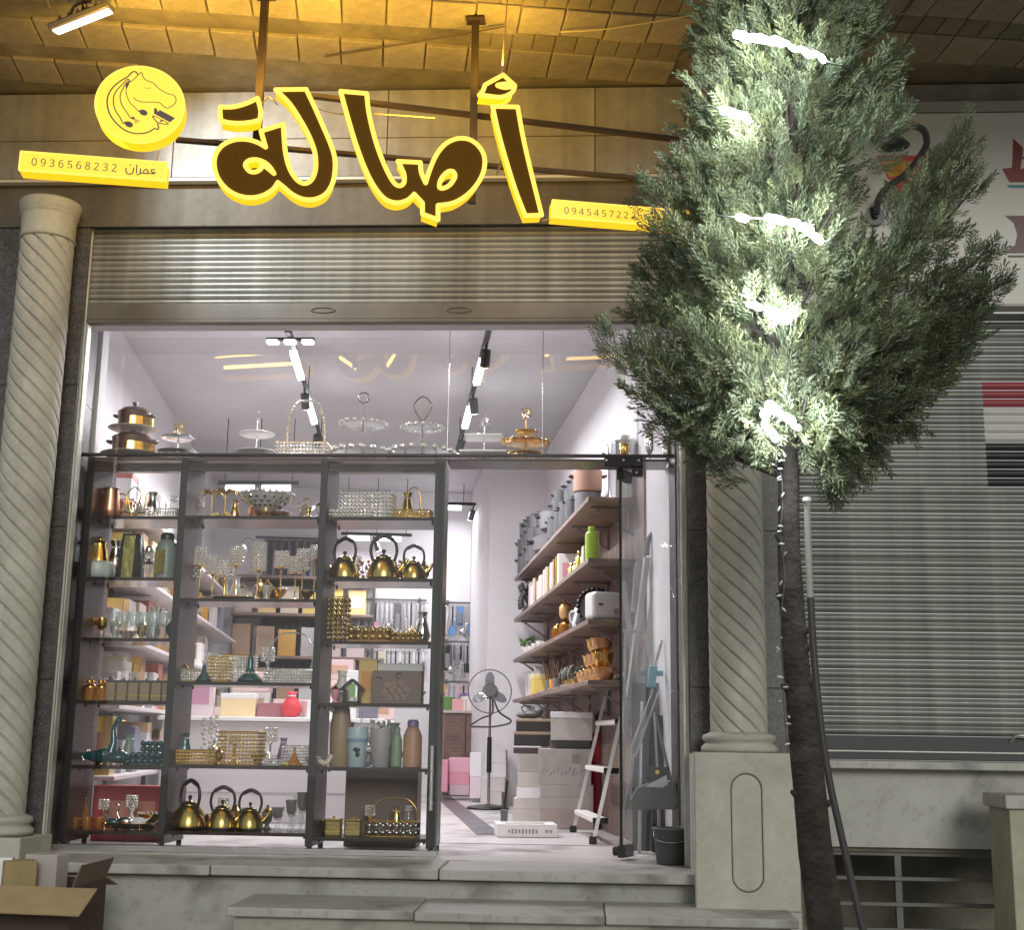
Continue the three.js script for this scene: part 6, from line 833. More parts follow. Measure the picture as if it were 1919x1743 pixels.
// ================================================================ smaller pieces that crowd the window shelves
{
  const small = {
    bowl: (t, s, m) => { part(t, 'bowl', lathe([[0.001, 0], [0.03, 0], [0.022, 0.012], [0.05, 0.045], [0.062, 0.07], [0.058, 0.07], [0.044, 0.045], [0.001, 0.02]], 20), m); part(t, 'rim', beads([...Array(18)].map((_, i) => [Math.cos(i * 0.349) * 0.06, 0.071, Math.sin(i * 0.349) * 0.06]), 0.0055), G.crystal); },
    cup: (t, s, m) => { part(t, 'cup', lathe([[0.001, 0], [0.026, 0], [0.02, 0.008], [0.01, 0.02], [0.026, 0.045], [0.034, 0.09], [0.031, 0.09], [0.022, 0.05], [0.001, 0.03]], 16), m); part(t, 'lid', lathe([[0.034, 0.09], [0.02, 0.105], [0.006, 0.112], [0.008, 0.122], [0.001, 0.126]], 14), G.gold); },
    vase: (t, s, m) => { part(t, 'body', lathe([[0.001, 0], [0.03, 0], [0.044, 0.05], [0.03, 0.11], [0.018, 0.15], [0.028, 0.18], [0.025, 0.18], [0.001, 0.12]], 18), m); part(t, 'collar', beads([...Array(12)].map((_, i) => [Math.cos(i * 0.5236) * 0.02, 0.15, Math.sin(i * 0.5236) * 0.02]), 0.006), G.crystal); },
    tray: (t, s, m) => { part(t, 'tray', lathe([[0.001, 0], [0.09, 0], [0.105, 0.012], [0.1, 0.013], [0.085, 0.004], [0.001, 0.004]], 28).scale(1, 1, 0.6).rotateX(1.25), m, [0, 0.064, 0]); part(t, 'easel', rbox(0.08, 0.01, 0.05, 0.003), G.black, [0, 0.005, 0]); },
    lamp: (t, s, m) => { part(t, 'stand', lathe([[0.001, 0], [0.035, 0], [0.03, 0.01], [0.006, 0.02], [0.006, 0.1], [0.016, 0.11], [0.001, 0.112]], 14), m); const l = []; for (let y = 0; y < 5; y++) for (let k = 0; k < 10; k++) l.push([Math.cos((k + (y & 1) * 0.5) * 0.628) * 0.03, 0.118 + y * 0.014, Math.sin((k + (y & 1) * 0.5) * 0.628) * 0.03]); part(t, 'beaded_shade', beads(l, 0.0075), G.crystal); },
  };
  const put = (b, k, px, dz, kind, m, s, label, name) => { const t = thing(name ?? { bowl: 'footed_bowl', cup: 'lidded_cup', vase: 'small_vase', tray: 'display_tray', lamp: 'bead_lamp' }[kind], label, { bowl: 'bowl', cup: 'cup', vase: 'vase', tray: 'tray', lamp: 'candle holder' }[kind], onShelf(b, k, px, dz)); small[kind](t, s, m); t.scale.setScalar(s); };
  const list = [
    [0, 0, 228, -0.28, 'tray', G.silver, 1.1, 'silver display tray leaning behind the copper jug'], [0, 0, 285, -0.29, 'vase', G.silver, 1.0, 'silver vase behind the low beaded tray'], [0, 0, 325, -0.28, 'vase', G.glass, 0.9, 'clear vase behind the low beaded tray at the shelf post'], [0, 0, 190, -0.28, 'bowl', G.crystal, 1, 'crystal bowl behind the copper jug'],
    [0, 1, 215, -0.28, 'vase', G.silver, 1.3, 'tall silver vase behind the pale blue teapot'], [0, 1, 278, -0.1, 'cup', G.glass, 0.9, 'clear lidded cup between black box and sage flask'], [0, 1, 330, -0.28, 'vase', G.gold, 1.1, 'gold vase behind the sage flask'],
    [0, 2, 155, -0.27, 'bowl', G.gold, 0.9, 'gold bowl behind the gold goblets'], [0, 2, 320, -0.2, 'cup', G.teal, 0.9, 'dark teal lidded cup at the end of crystal glasses'],
    [0, 3, 160, -0.27, 'vase', G.brass, 0.9, 'brass vase behind the amber canisters'], [0, 3, 250, -0.27, 'lamp', G.gold, 0.9, 'beaded candle cup behind the tan tins'], [0, 3, 300, -0.27, 'bowl', G.crystal, 1, 'crystal bowl behind the tan tins'], [0, 3, 205, -0.27, 'cup', G.gold, 1.1, 'gold lidded cup behind the first tan tin'],
    [0, 4, 145, -0.25, 'bowl', G.silver, 1, 'silver bowl behind the peacock tail'], [0, 4, 240, -0.28, 'vase', G.sage, 0.9, 'sage vase behind the teal ball tray'], [0, 5, 150, -0.27, 'vase', G.amber, 1, 'amber vase behind the amber cups'], [0, 5, 280, -0.28, 'bowl', G.gold, 1.1, 'gold bowl behind the swan tray'],
    [1, 0, 372, -0.27, 'lamp', G.gold, 0.8, 'beaded candle cup behind the palm ornament'], [1, 0, 440, -0.26, 'vase', G.gold, 0.7, 'small gold vase between palm ornament and crystal bowl'], [1, 0, 600, -0.1, 'cup', G.glass, 0.8, 'clear lidded cup in front of glass cake plate'],
    [1, 1, 360, -0.27, 'lamp', G.gold, 1.2, 'squat beaded candle cup behind the first tall candle holder'], [1, 1, 420, -0.28, 'lamp', G.gold, 1.3, 'squat beaded candle cup behind the third tall candle holder'], [1, 1, 500, -0.12, 'cup', G.crystal, 0.9, 'silver lidded cup before the tallest beaded holder'], [1, 1, 515, -0.28, 'bowl', G.gold, 1.1, 'gold bowl behind the middle candle holders'], [1, 1, 575, -0.08, 'bowl', G.gold, 0.7, 'small gold bowl before the last candle holders'], [1, 1, 455, -0.09, 'cup', G.glass, 0.7, 'small clear cup on the golden round tray rim'],
    [1, 2, 345, -0.08, 'cup', G.glass, 0.8, 'clear lidded cup beside the silver beaded stand'], [1, 2, 440, -0.1, 'vase', G.glass, 0.8, 'clear vase between gold napkin box and perfume bottle'], [1, 2, 500, -0.27, 'lamp', G.silver, 1.1, 'beaded candle cup behind the teal perfume bottle'], [1, 2, 590, -0.27, 'vase', G.crystal, 0.9, 'crystal vase behind the arched wire tray'],
    [1, 3, 345, -0.27, 'vase', G.teal, 0.9, 'dark teal vase beside the shelf post behind gold basket'], [1, 3, 410, -0.08, 'cup', G.gold, 0.7, 'small gold lidded cup between two gold baskets'], [1, 3, 505, -0.26, 'lamp', G.silver, 1.1, 'beaded candle cup behind the coaster tray'], [1, 3, 585, -0.08, 'bowl', G.crystal, 0.7, 'small crystal bowl before pale crystal basket'], [1, 3, 530, -0.26, 'vase', G.purple, 0.8, 'purple vase behind the amber perfume bottle'],
    [1, 4, 385, -0.28, 'bowl', G.gold, 1, 'gold bowl behind the first two lower kettles'], [1, 4, 440, -0.28, 'cup', G.copper, 1, 'copper lidded cup behind the lower kettles'], [1, 4, 500, -0.27, 'cup', G.greyL, 1, 'grey lidded cup beside the smoky vases'], [1, 4, 555, -0.27, 'vase', G.glass, 1, 'clear vase behind the smoky vases'],
    [2, 0, 735, -0.27, 'vase', G.silver, 0.8, 'silver vase between silver basket and golden lattice tray'], [2, 0, 640, -0.28, 'bowl', G.crystal, 1.1, 'crystal bowl behind the low silver tray'], [2, 1, 795, -0.27, 'cup', G.brass, 1, 'brass lidded cup at the end of the kettle shelf'],
    [2, 2, 665, -0.28, 'bowl', G.brass, 1.1, 'brass bowl behind the golden ball trays'], [2, 3, 640, -0.27, 'vase', G.white, 1, 'white vase behind the black house stand'], [2, 3, 628, -0.1, 'cup', G.pink, 0.8, 'pink lidded cup beside the black house stand'],
    [2, 4, 650, -0.28, 'vase', G.greyD, 1.3, 'dark vase behind the cow print mug'], [2, 4, 735, -0.28, 'vase', G.sage, 1.3, 'sage vase behind the slim green bottle'], [2, 5, 605, -0.27, 'bowl', G.brass, 1, 'brass bowl behind the gold filigree boxes'], [2, 5, 690, -0.12, 'cup', G.gold, 0.7, 'small gold lidded cup between filigree box and bread basket'],
  ];
  for (const q of list) put(...q);
  // the rear row
  const kinds = [['bowl', 'footed bowl'], ['cup', 'lidded cup'], ['vase', 'small vase'], ['lamp', 'bead candle cup']], tone = [G.gold, G.crystal, G.silver, G.glass, G.brass, G.copper, G.gold, G.crystal, mat([0.5, 0.35, 0.3], 0.35)];
  shelfPy.forEach((l, b) => l.forEach((py, k) => {
    const lean = (py - 870) / 740, x0 = [178, 352, 614][b] - lean * [52, 46, 34][b] + 62, x1 = [345, 607, 820][b] - lean * [44, 34, 24][b] - 14; let i = 0;
    for (let px = x0; px < x1; px += rr(19, 27)) {
      if (rnd() < 0.3 || list.some((q) => q[0] === b && q[1] === k && q[3] < -0.2 && Math.abs(q[2] - px) < 20)) continue;
      const [kd, nm] = kinds[Math.floor(rnd() * 4)], p = onShelf(b, k, px, -0.305);
      put(b, k, px, -0.305, kd, pick(tone), rr(0.8, 1.1), `${nm}, ${ord(i++)} from window frame in rear row, ${ord(k)} shelf, ${['first', 'middle', 'end'][b]} bay`);
    }
  }));
}
// ================================================================ goods on the long wall shelves (d: metres back along the wall)
const onWall = (k, d, off = 0.16) => room(-0.017 - off, d, WSH[k] + 0.001);
{
  // top shelf: stacked cookware
  const stacks = [[5.12, 3, 0.125, 0.15, G.greyL], [4.75, 3, 0.105, 0.15, G.grey], [4.42, 3, 0.11, 0.14, G.greyL], [4.1, 3, 0.1, 0.13, G.grey], [3.05, 2, 0.1, 0.15, G.greyL], [2.75, 2, 0.095, 0.16, G.grey], [2.45, 2, 0.09, 0.17, G.greyL], [2.15, 2, 0.09, 0.16, G.grey], [1.88, 1, 0.09, 0.16, G.greyL]];
  stacks.forEach(([d, n, r, h, m], i) => { for (let k = 0; k < n; k++) pot(`${['lowest', 'second', 'topmost'][k]} grey pot in the ${ord(stacks.length - 1 - i)} cookware stack counted from the steel stockpot`, onWall(0, d, 0.17).add(V(0, k * (h + 0.01), 0)), r - k * 0.008, h, k % 2 ? G.grey : m, { group: 'stacked grey cookware', turn: rr(0, 3), hm: G.greyD }); });
  for (const [i, [d, n, r, h]] of [[4.93, 2, 0.07, 0.14], [4.58, 2, 0.065, 0.15], [4.25, 2, 0.07, 0.14], [2.9, 1, 0.065, 0.16], [2.6, 2, 0.06, 0.15], [2.3, 1, 0.06, 0.17], [2.02, 1, 0.06, 0.16]].entries()) for (let k = 0; k < n; k++) pot(`${k ? 'upper' : 'lower'} small grey pot, ${ord(i)} from the far end of top wall shelf`, onWall(0, d, 0.245).add(V(0, k * (h + 0.01), 0)), r, h, k ? G.greyD : G.grey, { group: 'small grey pots in front', hm: G.black });
  pot('wide grey lidded casserole in the middle of the cookware', onWall(0, 3.53, 0.17), 0.17, 0.1, G.greyL, { lid: G.grey, hm: G.black }); pot('grey saucepan with knobbed lid on the wide casserole', onWall(0, 3.53, 0.17).add(V(0, 0.172, 0)), 0.12, 0.13, G.greyL, { lid: G.grey, hm: G.black });
  for (let k = 0; k < 2; k++) { const t = thing('frying_pan', k ? 'upper frying pan of the two lying among grey pots' : 'lower frying pan of the two lying among grey pots', 'pan', onWall(0, 3.8, 0.17).add(V(0, k * 0.052, 0)), 0.9 + k * 0.3, 'frying pans'); part(t, 'pan', lathe([[0.001, 0], [0.1, 0], [0.13, 0.04], [0.126, 0.04], [0.097, 0.005], [0.001, 0.005]], 24), G.greyD); part(t, 'handle', bar([0.12, 0.035, 0], [0.3, 0.055, 0], 0.022, 0.01), G.black); }
  pot('tan terracotta coloured pot on the stack near the steel stockpot', onWall(0, 1.88, 0.17).add(V(0, 0.172, 0)), 0.1, 0.14, mat([0.42, 0.25, 0.18], 0.5), { hm: G.brown });
  // second shelf
  { const t = thing('lime_bottle', 'bright lime green vacuum bottle at the end of second wall shelf', 'bottle', onWall(1, 1.22, 0.25)); part(t, 'body', lathe([[0.001, 0], [0.038, 0], [0.04, 0.004], [0.04, 0.165], [0.034, 0.18], [0.02, 0.186], [0.001, 0.187]], 24), G.lime); part(t, 'cap', lathe([[0.022, 0.186], [0.023, 0.21], [0.019, 0.216], [0.001, 0.217]], 18), G.lime); }
  { const t = thing('jewelled_frame', 'tall frame edged with copper discs behind lime bottle', 'picture frame', onWall(1, 1.42, 0.2), RT); part(t, 'panel', rbox(0.06, 0.22, 0.03, 0.003), G.cream, [0, 0.11, 0]); part(t, 'discs', merge([...Array(5)].map((_, k) => cyl(0.018, 0.018, 0.008, 12).rotateX(1.571).translate(0, 0.03 + k * 0.04, 0.02))), G.copper); }
  { const t = thing('chevron_box', 'black and white chevron patterned box', 'box', onWall(1, 1.62, 0.2), RT); part(t, 'body', rbox(0.09, 0.15, 0.08, 0.003), G.cream, [0, 0.075, 0]); for (let k = 0; k < 5; k++) for (const s of [-1, 1]) part(t, 'chevron', bar([s * 0.036, 0.015 + k * 0.026, 0.0415], [0, 0.035 + k * 0.026, 0.0415], 0.007, 0.002), G.black); }
  for (const [i, [d, h]] of [[1.85, 0.15], [2.05, 0.19], [2.2, 0.13], [2.4, 0.15]].entries()) { const t = thing('gold_figurine', `${ord(i)} gold figurine counted from the chevron patterned box`, 'figurine', onWall(1, d, 0.2), 0, 'gold figurines'); part(t, 'base', rbox(0.07, 0.02, 0.05, 0.003), G.gold, [0, 0.01, 0]); part(t, 'figure', merge([lathe([[0.03, 0.02], [0.022, h * 0.5], [0.026, h * 0.7], [0.01, h * 0.8], [0.001, h * 0.8]], 12), sph(0.016, 10, 8).translate(0, h * 0.88, 0), sph(0.014, 8, 6).translate(0.03, h * 0.45, 0)]), mat([0.75, 0.66, 0.2], 0.25, { metal: 0.9 })); }
  for (let k = 0; k < 14; k++) { const d = 2.6 + k * 0.135, h = rr(0.17, 0.24), m = pick([G.white, G.cream, G.cardW, mat([0.6, 0.5, 0.5], 0.5), G.gold]); boxed(`${ord(k)} slim upright box counted from the gold figurines on second wall shelf`, 'box', onWall(1, d, 0.17), 0.2, h, rr(0.05, 0.1), m, { group: 'slim upright boxes', turn: RT + rr(-0.06, 0.06), stripe: k % 3 ? undefined : G.pink }); }
  for (let k = 0; k < 3; k++) { const t = thing('black_garland', `${ord(k)} black flower garland past the slim upright boxes`, 'garland', onWall(1, 5.0 + k * 0.1, 0.2), 0, 'black garlands'); part(t, 'vase', lathe([[0.001, 0], [0.03, 0], [0.04, 0.05], [0.02, 0.1], [0.001, 0.1]], 12), G.black); part(t, 'blooms', beads([...Array(24)].map((_, i) => [Math.sin(i * 2.2) * 0.06, 0.08 + i * 0.009, Math.cos(i * 1.7) * 0.05]), 0.02), G.greyD); }
  // third shelf
  { const t = thing('white_toaster', 'white kitchen appliance on the third wall shelf', 'toaster', onWall(2, 1.25, 0.17), RT + 0.2); part(t, 'body', rbox(0.2, 0.17, 0.16, 0.03, 3), G.white, [0, 0.095, 0]); part(t, 'foot', rbox(0.21, 0.012, 0.165, 0.004), G.black, [0, 0.006, 0]); part(t, 'dial', cyl(0.018, 0.018, 0.01, 16).rotateX(1.571), G.steel, [0.05, 0.06, 0.083]); part(t, 'slot', box(0.14, 0.004, 0.02), G.black, [0, 0.181, 0]); part(t, 'lever', rbox(0.03, 0.012, 0.012, 0.003), G.greyD, [-0.05, 0.1, 0.084]); }
  { const t = thing('scalloped_plate', 'dark scalloped plate standing upright by the toaster', 'plate', onWall(2, 1.55, 0.17), RT); part(t, 'plate', cyl(0.11, 0.11, 0.012, 36).rotateX(1.4), mat([0.2, 0.2, 0.21], 0.35), [0, 0.12, 0]); part(t, 'scallops', merge([...Array(22)].map((_, k) => sph(0.016, 6, 5).translate(Math.cos(k * 0.2856) * 0.112, 0.12 + Math.sin(k * 0.2856) * 0.112, 0.01))), G.black); part(t, 'easel', rbox(0.1, 0.008, 0.05, 0.002), G.black, [0, 0.004, 0]); }
  for (let k = 0; k < 6; k++) { const t = thing('glazed_jug', `${k & 1 ? 'front' : 'rear'} glazed jug of the ${ord(k >> 1)} pair counted from the scalloped plate`, 'jug', onWall(2, 1.8 + (k >> 1) * 0.15, k & 1 ? 0.22 : 0.12), rr(0, 6), 'black and white jugs'); part(t, 'body', lathe([[0.001, 0], [0.03, 0], [0.042, 0.04], [0.03, 0.09], [0.022, 0.12], [0.028, 0.15], [0.001, 0.15]], 16), k % 3 ? G.greyD : G.white); part(t, 'handle', tube([[0.024, 0.13, 0], [0.055, 0.12, 0], [0.05, 0.06, 0], [0.036, 0.05, 0]], 0.005, 14, 6), G.white); }
  for (let k = 0; k < 12; k++) { const t = thing('amber_jar', `${ord(k)} amber lidded jar counted from the glazed jugs on third wall shelf`, 'jar', onWall(2, 2.35 + (k % 4) * 0.2, k % 2 ? 0.22 : 0.12).add(V(0, k > 7 && k < 10 ? 0.1305 : 0, k > 9 ? 0.0 : 0)), 0, 'amber jars on the third shelf'); if (k > 9) t.position.copy(onWall(2, 3.2 + (k - 10) * 0.2, 0.15)); part(t, 'body', lathe([[0.001, 0], [0.035, 0], [0.046, 0.03], [0.046, 0.08], [0.035, 0.095], [0.001, 0.095]], 14), k % 3 ? G.amber : mat([0.7, 0.45, 0.2], 0.2, { metal: 0.5 })); part(t, 'lid', lathe([[0.036, 0.095], [0.03, 0.11], [0.008, 0.118], [0.008, 0.128], [0.001, 0.13]], 12), G.gold); }
  for (let k = 0; k < 8; k++) { const t = thing('white_cup', `${ord(k)} white porcelain cup counted from the amber jars`, 'cup', onWall(2, 3.65 + k * 0.15, k % 2 ? 0.24 : 0.12), rr(0, 6), 'white cups'); part(t, 'cup', lathe([[0.001, 0], [0.025, 0], [0.04, 0.06], [0.038, 0.06], [0.022, 0.006], [0.001, 0.005]], 16), G.white); part(t, 'handle', tube([[0.036, 0.05, 0], [0.058, 0.045, 0], [0.054, 0.02, 0], [0.028, 0.014, 0]], 0.004, 12, 6), G.white); }
  { const t = thing('potted_plant', 'small green plant in white pot at far end of third wall shelf', 'plant', onWall(2, 5.0, 0.2)); part(t, 'pot', lathe([[0.001, 0], [0.05, 0], [0.065, 0.09], [0.06, 0.09], [0.001, 0.08]], 18), G.white); part(t, 'leaves', merge([...Array(22)].map((_, k) => at(sph(0.03, 6, 4).scale(0.35, 1.6, 0.12), 0, 0.13, 0, Math.sin(k * 2.4) * 0.9, k, Math.cos(k * 1.7) * 0.9).translate(Math.sin(k * 1.9) * 0.05, Math.sin(k) * 0.03, Math.cos(k * 1.9) * 0.05))), G.leaf); }
  // lowest shelf
  for (let k = 0; k < 10; k++) { const lv = k < 5 ? 0 : k < 8 ? 1 : 2; const t = thing('gold_glass_set', `golden crystal bowl, ${ord(k < 5 ? k : k < 8 ? k - 5 : k - 8)} from the ladder in the ${['bottom', 'middle', 'top'][lv]} row of the tower`, 'bowl', onWall(3, 1.3 + (k < 5 ? k : k < 8 ? k - 4.7 : k - 7.6) * 0.17, 0.16).add(V(0, lv * 0.092, 0)), 0, 'golden crystal bowls'); part(t, 'bowl', lathe([[0.001, 0], [0.04, 0], [0.06, 0.03], [0.07, 0.085], [0.066, 0.086], [0.054, 0.03], [0.001, 0.01]], 12), k % 2 ? mat([0.80, 0.5, 0.16], 0.15, { metal: 0.75 }) : mat([0.75, 0.42, 0.22], 0.15, { metal: 0.6 })); part(t, 'rim', beads([...Array(14)].map((_, i) => [Math.cos(i * 0.4488) * 0.068, 0.086, Math.sin(i * 0.4488) * 0.068]), 0.0055), G.gold); }
  for (let k = 0; k < 4; k++) { const t = thing('dark_pot_plant', `${ord(k)} dark leafy ornament counted from the golden bowls`, 'ornament', onWall(3, 2.3 + k * 0.14, 0.18), 0, 'dark leafy ornaments'); part(t, 'cup', cyl(0.03, 0.04, 0.06, 14), G.brass); part(t, 'berries', beads([...Array(18)].map((_, i) => [Math.sin(i * 2.2) * 0.05, 0.06 + i * 0.005, Math.cos(i * 1.7) * 0.045]), 0.014), k % 2 ? G.greyD : mat([0.2, 0.22, 0.15], 0.3)); }
  for (let k = 0; k < 3; k++) { const t = thing('brush_holder', k === 1 ? 'orange cup of wooden spoons on the lowest wall shelf' : k ? 'grey cup of wooden spoons beside the yellow bread tin' : 'grey cup of wooden spoons beside the dark leafy ornaments', 'utensil cup', onWall(3, 3.15 + k * 0.22, 0.18), k, 'cups of wooden spoons'); part(t, 'cup', lathe([[0.001, 0], [0.04, 0], [0.045, 0.1], [0.042, 0.1], [0.001, 0.01]], 16), k === 1 ? G.orange : G.greyL); part(t, 'spoons', merge([...Array(9)].map((_, i) => rod([Math.sin(i) * 0.02, 0.02, Math.cos(i) * 0.02], [Math.sin(i * 1.7) * 0.07, 0.22 + 0.04 * Math.sin(i * 3), Math.cos(i * 1.7) * 0.07], 0.006, 6))), mat([0.2, 0.12, 0.08], 0.6)); }
  boxed('yellow lidded bread tin on the lowest wall shelf', 'tin', onWall(3, 3.95, 0.18), 0.22, 0.16, 0.2, G.yellow, { lid: mat([0.8, 0.7, 0.35], 0.4), turn: RT, name: 'bread_tin' });
  for (let k = 0; k < 5; k++) boxed(`${ord(k)} pale packet counted from the yellow bread tin`, 'packet', onWall(3, 4.25 + k * 0.19, 0.15), 0.12, rr(0.1, 0.26), 0.1, pick([G.cardW, G.pale, G.greyL]), { group: 'pale packets', turn: RT + rr(-0.2, 0.2) });
  for (let k = 0; k < 6; k++) { const t = thing('flat_dish', `${ord(k)} flat dish along the front of lowest wall shelf, counted from the ladder`, 'dish', onWall(3, 1.95 + k * 0.31, 0.26), 0, 'flat dishes'); part(t, 'dish', lathe([[0.001, 0], [0.03, 0], [0.04, 0.012], [0.037, 0.013], [0.001, 0.004]], 18), k % 2 ? G.white : mat([0.7, 0.55, 0.55], 0.4)); part(t, 'foot', cyl(0.02, 0.02, 0.002, 12), G.white); }
}
// ================================================================ stock on the floor in the doorway
function floorStack(list) { // [pxL, pxR, pyTop, pyBottom, baseZ, depth, material, label, opts]
  for (const [x0, x1, y0, y1, z, dp, m, label, o = {}] of list) { const a = W(x0, y1, z), b = W(x1, y1, z), w = b.x - a.x, yb = Math.max(a.y, 0.002), h = W((x0 + x1) / 2, y0, z).y - yb; boxed(label, o.cat ?? 'box', V((a.x + b.x) / 2, yb, z - dp / 2), w, h - 0.002, dp, m, { ...o, stripe: undefined }); }
}
const zA = WY(1060, 1556).z, zB = WY(985, 1545).z, zC = WY(925, 1512).z, zD = WY(860, 1488).z;
floorStack([
  [1012, 1112, 1516, 1562, zA - 0.1, 0.34, mat([0.46, 0.39, 0.39], 0.65, { map: T.card }), 'pinkish carton at the foot of the pile beside the ladder', { tape: 1 }],
  [1010, 1112, 1493, 1516, zA - 0.1, 0.34, G.cardG, 'second flat grey carton in the pile beside the ladder'], [1012, 1112, 1470, 1493, zA - 0.1, 0.34, G.cardG, 'third flat grey carton in the pile beside the ladder'],
  [1008, 1108, 1403, 1470, zA - 0.1, 0.36, G.cardG, 'large grey printed carton in the pile beside the ladder', { name: 'printed_crate' }],
  [1030, 1106, 1387, 1403, zA - 0.14, 0.3, mat([0.13, 0.13, 0.12], 0.6), 'flat dark tray under the white lidded crate'], [1032, 1110, 1334, 1387, zA - 0.1, 0.34, G.card, 'white lidded storage crate on top of the pile', { lid: G.cardW, name: 'storage_crate' }],
  [960, 1018, 1516, 1540, zB, 0.26, G.card, 'white flat carton lowest in the narrow stack'], [962, 1020, 1496, 1516, zB, 0.26, G.card, 'white flat carton second in the narrow stack'], [968, 1020, 1475, 1496, zB, 0.24, G.cardW, 'lilac white carton third in the narrow stack'], [970, 1022, 1446, 1475, zB, 0.24, G.card, 'white carton fourth in the narrow stack'], [972, 1012, 1412, 1446, zB, 0.22, G.cardG, 'grey carton fifth in the narrow stack'],
  [962, 1014, 1398, 1412, zB, 0.24, mat([0.07, 0.05, 0.05], 0.5), 'dark brown lidded box under two black gift boxes', { lid: G.cardW }], [963, 1031, 1371, 1398, zB, 0.26, mat([0.035, 0.03, 0.028], 0.5), 'lower black gift box with tan lid', { lid: mat([0.33, 0.25, 0.17], 0.5), name: 'gift_box' }], [967, 1032, 1347, 1371, zB, 0.25, mat([0.035, 0.03, 0.028], 0.5), 'upper black gift box with tan lid', { lid: mat([0.33, 0.25, 0.17], 0.5), name: 'gift_box' }],
  [903, 940, 1484, 1511, zC, 0.24, mat([0.62, 0.58, 0.55], 0.6), 'cream pack of rolls at the foot of the white packages'], [903, 946, 1457, 1484, zC, 0.24, mat([0.64, 0.6, 0.58], 0.6), 'cream pack of rolls second above the floor'], [910, 948, 1430, 1457, zC, 0.24, G.cardW, 'white package third in the white pile'], [912, 948, 1405, 1430, zC, 0.24, G.cardW, 'white package topmost in the white pile'],
  [880, 908, 1455, 1496, -5.9, 0.26, mat([0.7, 0.6, 0.64], 0.55), 'pale pink parcel under the white parcels'], [880, 910, 1410, 1455, -5.9, 0.26, G.cardW, 'white parcel above the pale pink parcel'],
  [842, 879, 1470, 1490, -6.3, 0.3, mat([0.6, 0.45, 0.5], 0.55), 'grey pink flower print parcel lowest by the cabinet'], [841, 879, 1447, 1470, -6.3, 0.3, G.pink, 'pink parcel in the middle of the pink stack'], [841, 880, 1420, 1447, -6.3, 0.3, mat([0.76, 0.42, 0.5], 0.5), 'light pink flower print parcel topmost in the pink stack'], [824, 838, 1424, 1484, -6.2, 0.25, mat([0.7, 0.3, 0.4], 0.5), 'pink upright roll of wrapping beside the pink stack'],
]);
{ // scrawled print on the big carton of the pile
  const c = scene.children.find((o) => o.name === 'printed_crate'), bb = new THREE.Box3().setFromObject(c), w = bb.max.x - bb.min.x, h = bb.max.y - bb.min.y, f = bb.max.z - c.position.z + 0.001, ink = mat([0.28, 0.25, 0.25], 0.6);
  part(c, 'print', merge([...Array(11)].map((_, k) => bar([-w * 0.42 + k * w * 0.07, h * (0.3 + 0.06 * Math.sin(k * 2.1)), f], [-w * 0.38 + k * w * 0.07, h * (0.42 + 0.08 * Math.cos(k * 1.7)), f], 0.006, 0.0015))), ink);
  part(c, 'print_note', merge([...Array(5)].map((_, k) => box(0.05 + 0.02 * Math.sin(k * 3), 0.004, 0.0015).translate(w * 0.2, h * (0.62 + k * 0.05), f))), ink);
}
{ // flat white box with window lid in the doorway
  const p = WY(982, 1570), w = 0.37, t = thing('flat_box', 'flat white window box with printed side lying in the doorway', 'box', p.add(V(0.0, 0.002, -0.15)), 0.12);
  part(t, 'tray', rbox(w, 0.068, 0.3, 0.004), G.cardW, [0, 0.034, 0]); part(t, 'lid_window', box(w * 0.66, 0.003, 0.17), mat([0.5, 0.46, 0.44], 0.2), [0.0, 0.0705, 0]); part(t, 'lid_rim', merge([box(w, 0.008, 0.03).translate(0, 0.072, 0.135), box(w, 0.008, 0.03).translate(0, 0.072, -0.135), box(0.04, 0.008, 0.24).translate(-w / 2 + 0.02, 0.072, 0), box(0.04, 0.008, 0.24).translate(w / 2 - 0.02, 0.072, 0)]), G.white);
  part(t, 'print', merge([...Array(9)].map((_, k) => box(0.012, 0.018 + 0.012 * Math.abs(Math.sin(k * 2)), 0.0015).translate(-0.11 + k * 0.021, 0.035, 0.1512))), mat([0.3, 0.26, 0.26], 0.5)); part(t, 'print_mark', merge([box(0.018, 0.018, 0.0015).translate(0.12, 0.036, 0.1512), box(0.018, 0.018, 0.0015).translate(0.145, 0.036, 0.1512)]), mat([0.35, 0.3, 0.3], 0.5));
}
{ // black bags and hose among the stacks
  const t = thing('black_bag', 'black crumpled bag lying on the storage crates', 'bag', V(W(995, 1345, zB - 0.1).x, W(995, 1347, zB).y + 0.003, zB - 0.16)); part(t, 'bag', merge([sph(0.06, 12, 8).scale(1.4, 0.5, 0.9).translate(0, 0.03, 0), sph(0.04, 10, 8).scale(1, 0.8, 1).translate(0.05, 0.05, 0.01), sph(0.04, 10, 8).scale(1.2, 0.6, 1).translate(-0.06, 0.024, 0.02)]), G.greyD); part(t, 'strap', tube([[-0.05, 0.04, 0.03], [-0.07, 0.08, 0.03], [-0.02, 0.09, 0.02], [0.03, 0.07, 0.01]], 0.005, 20, 6), G.black);
  const u = thing('dust_broom', 'short black handled brush standing before the narrow stack', 'brush', V(W(945, 1535, zB).x, 0.002, zB + 0.02)); part(u, 'handle', rod([0, 0.1, 0], [0.02, 0.3, 0], 0.009), G.black); part(u, 'head', rbox(0.05, 0.1, 0.03, 0.006), G.greyD, [0, 0.05, 0]);
}
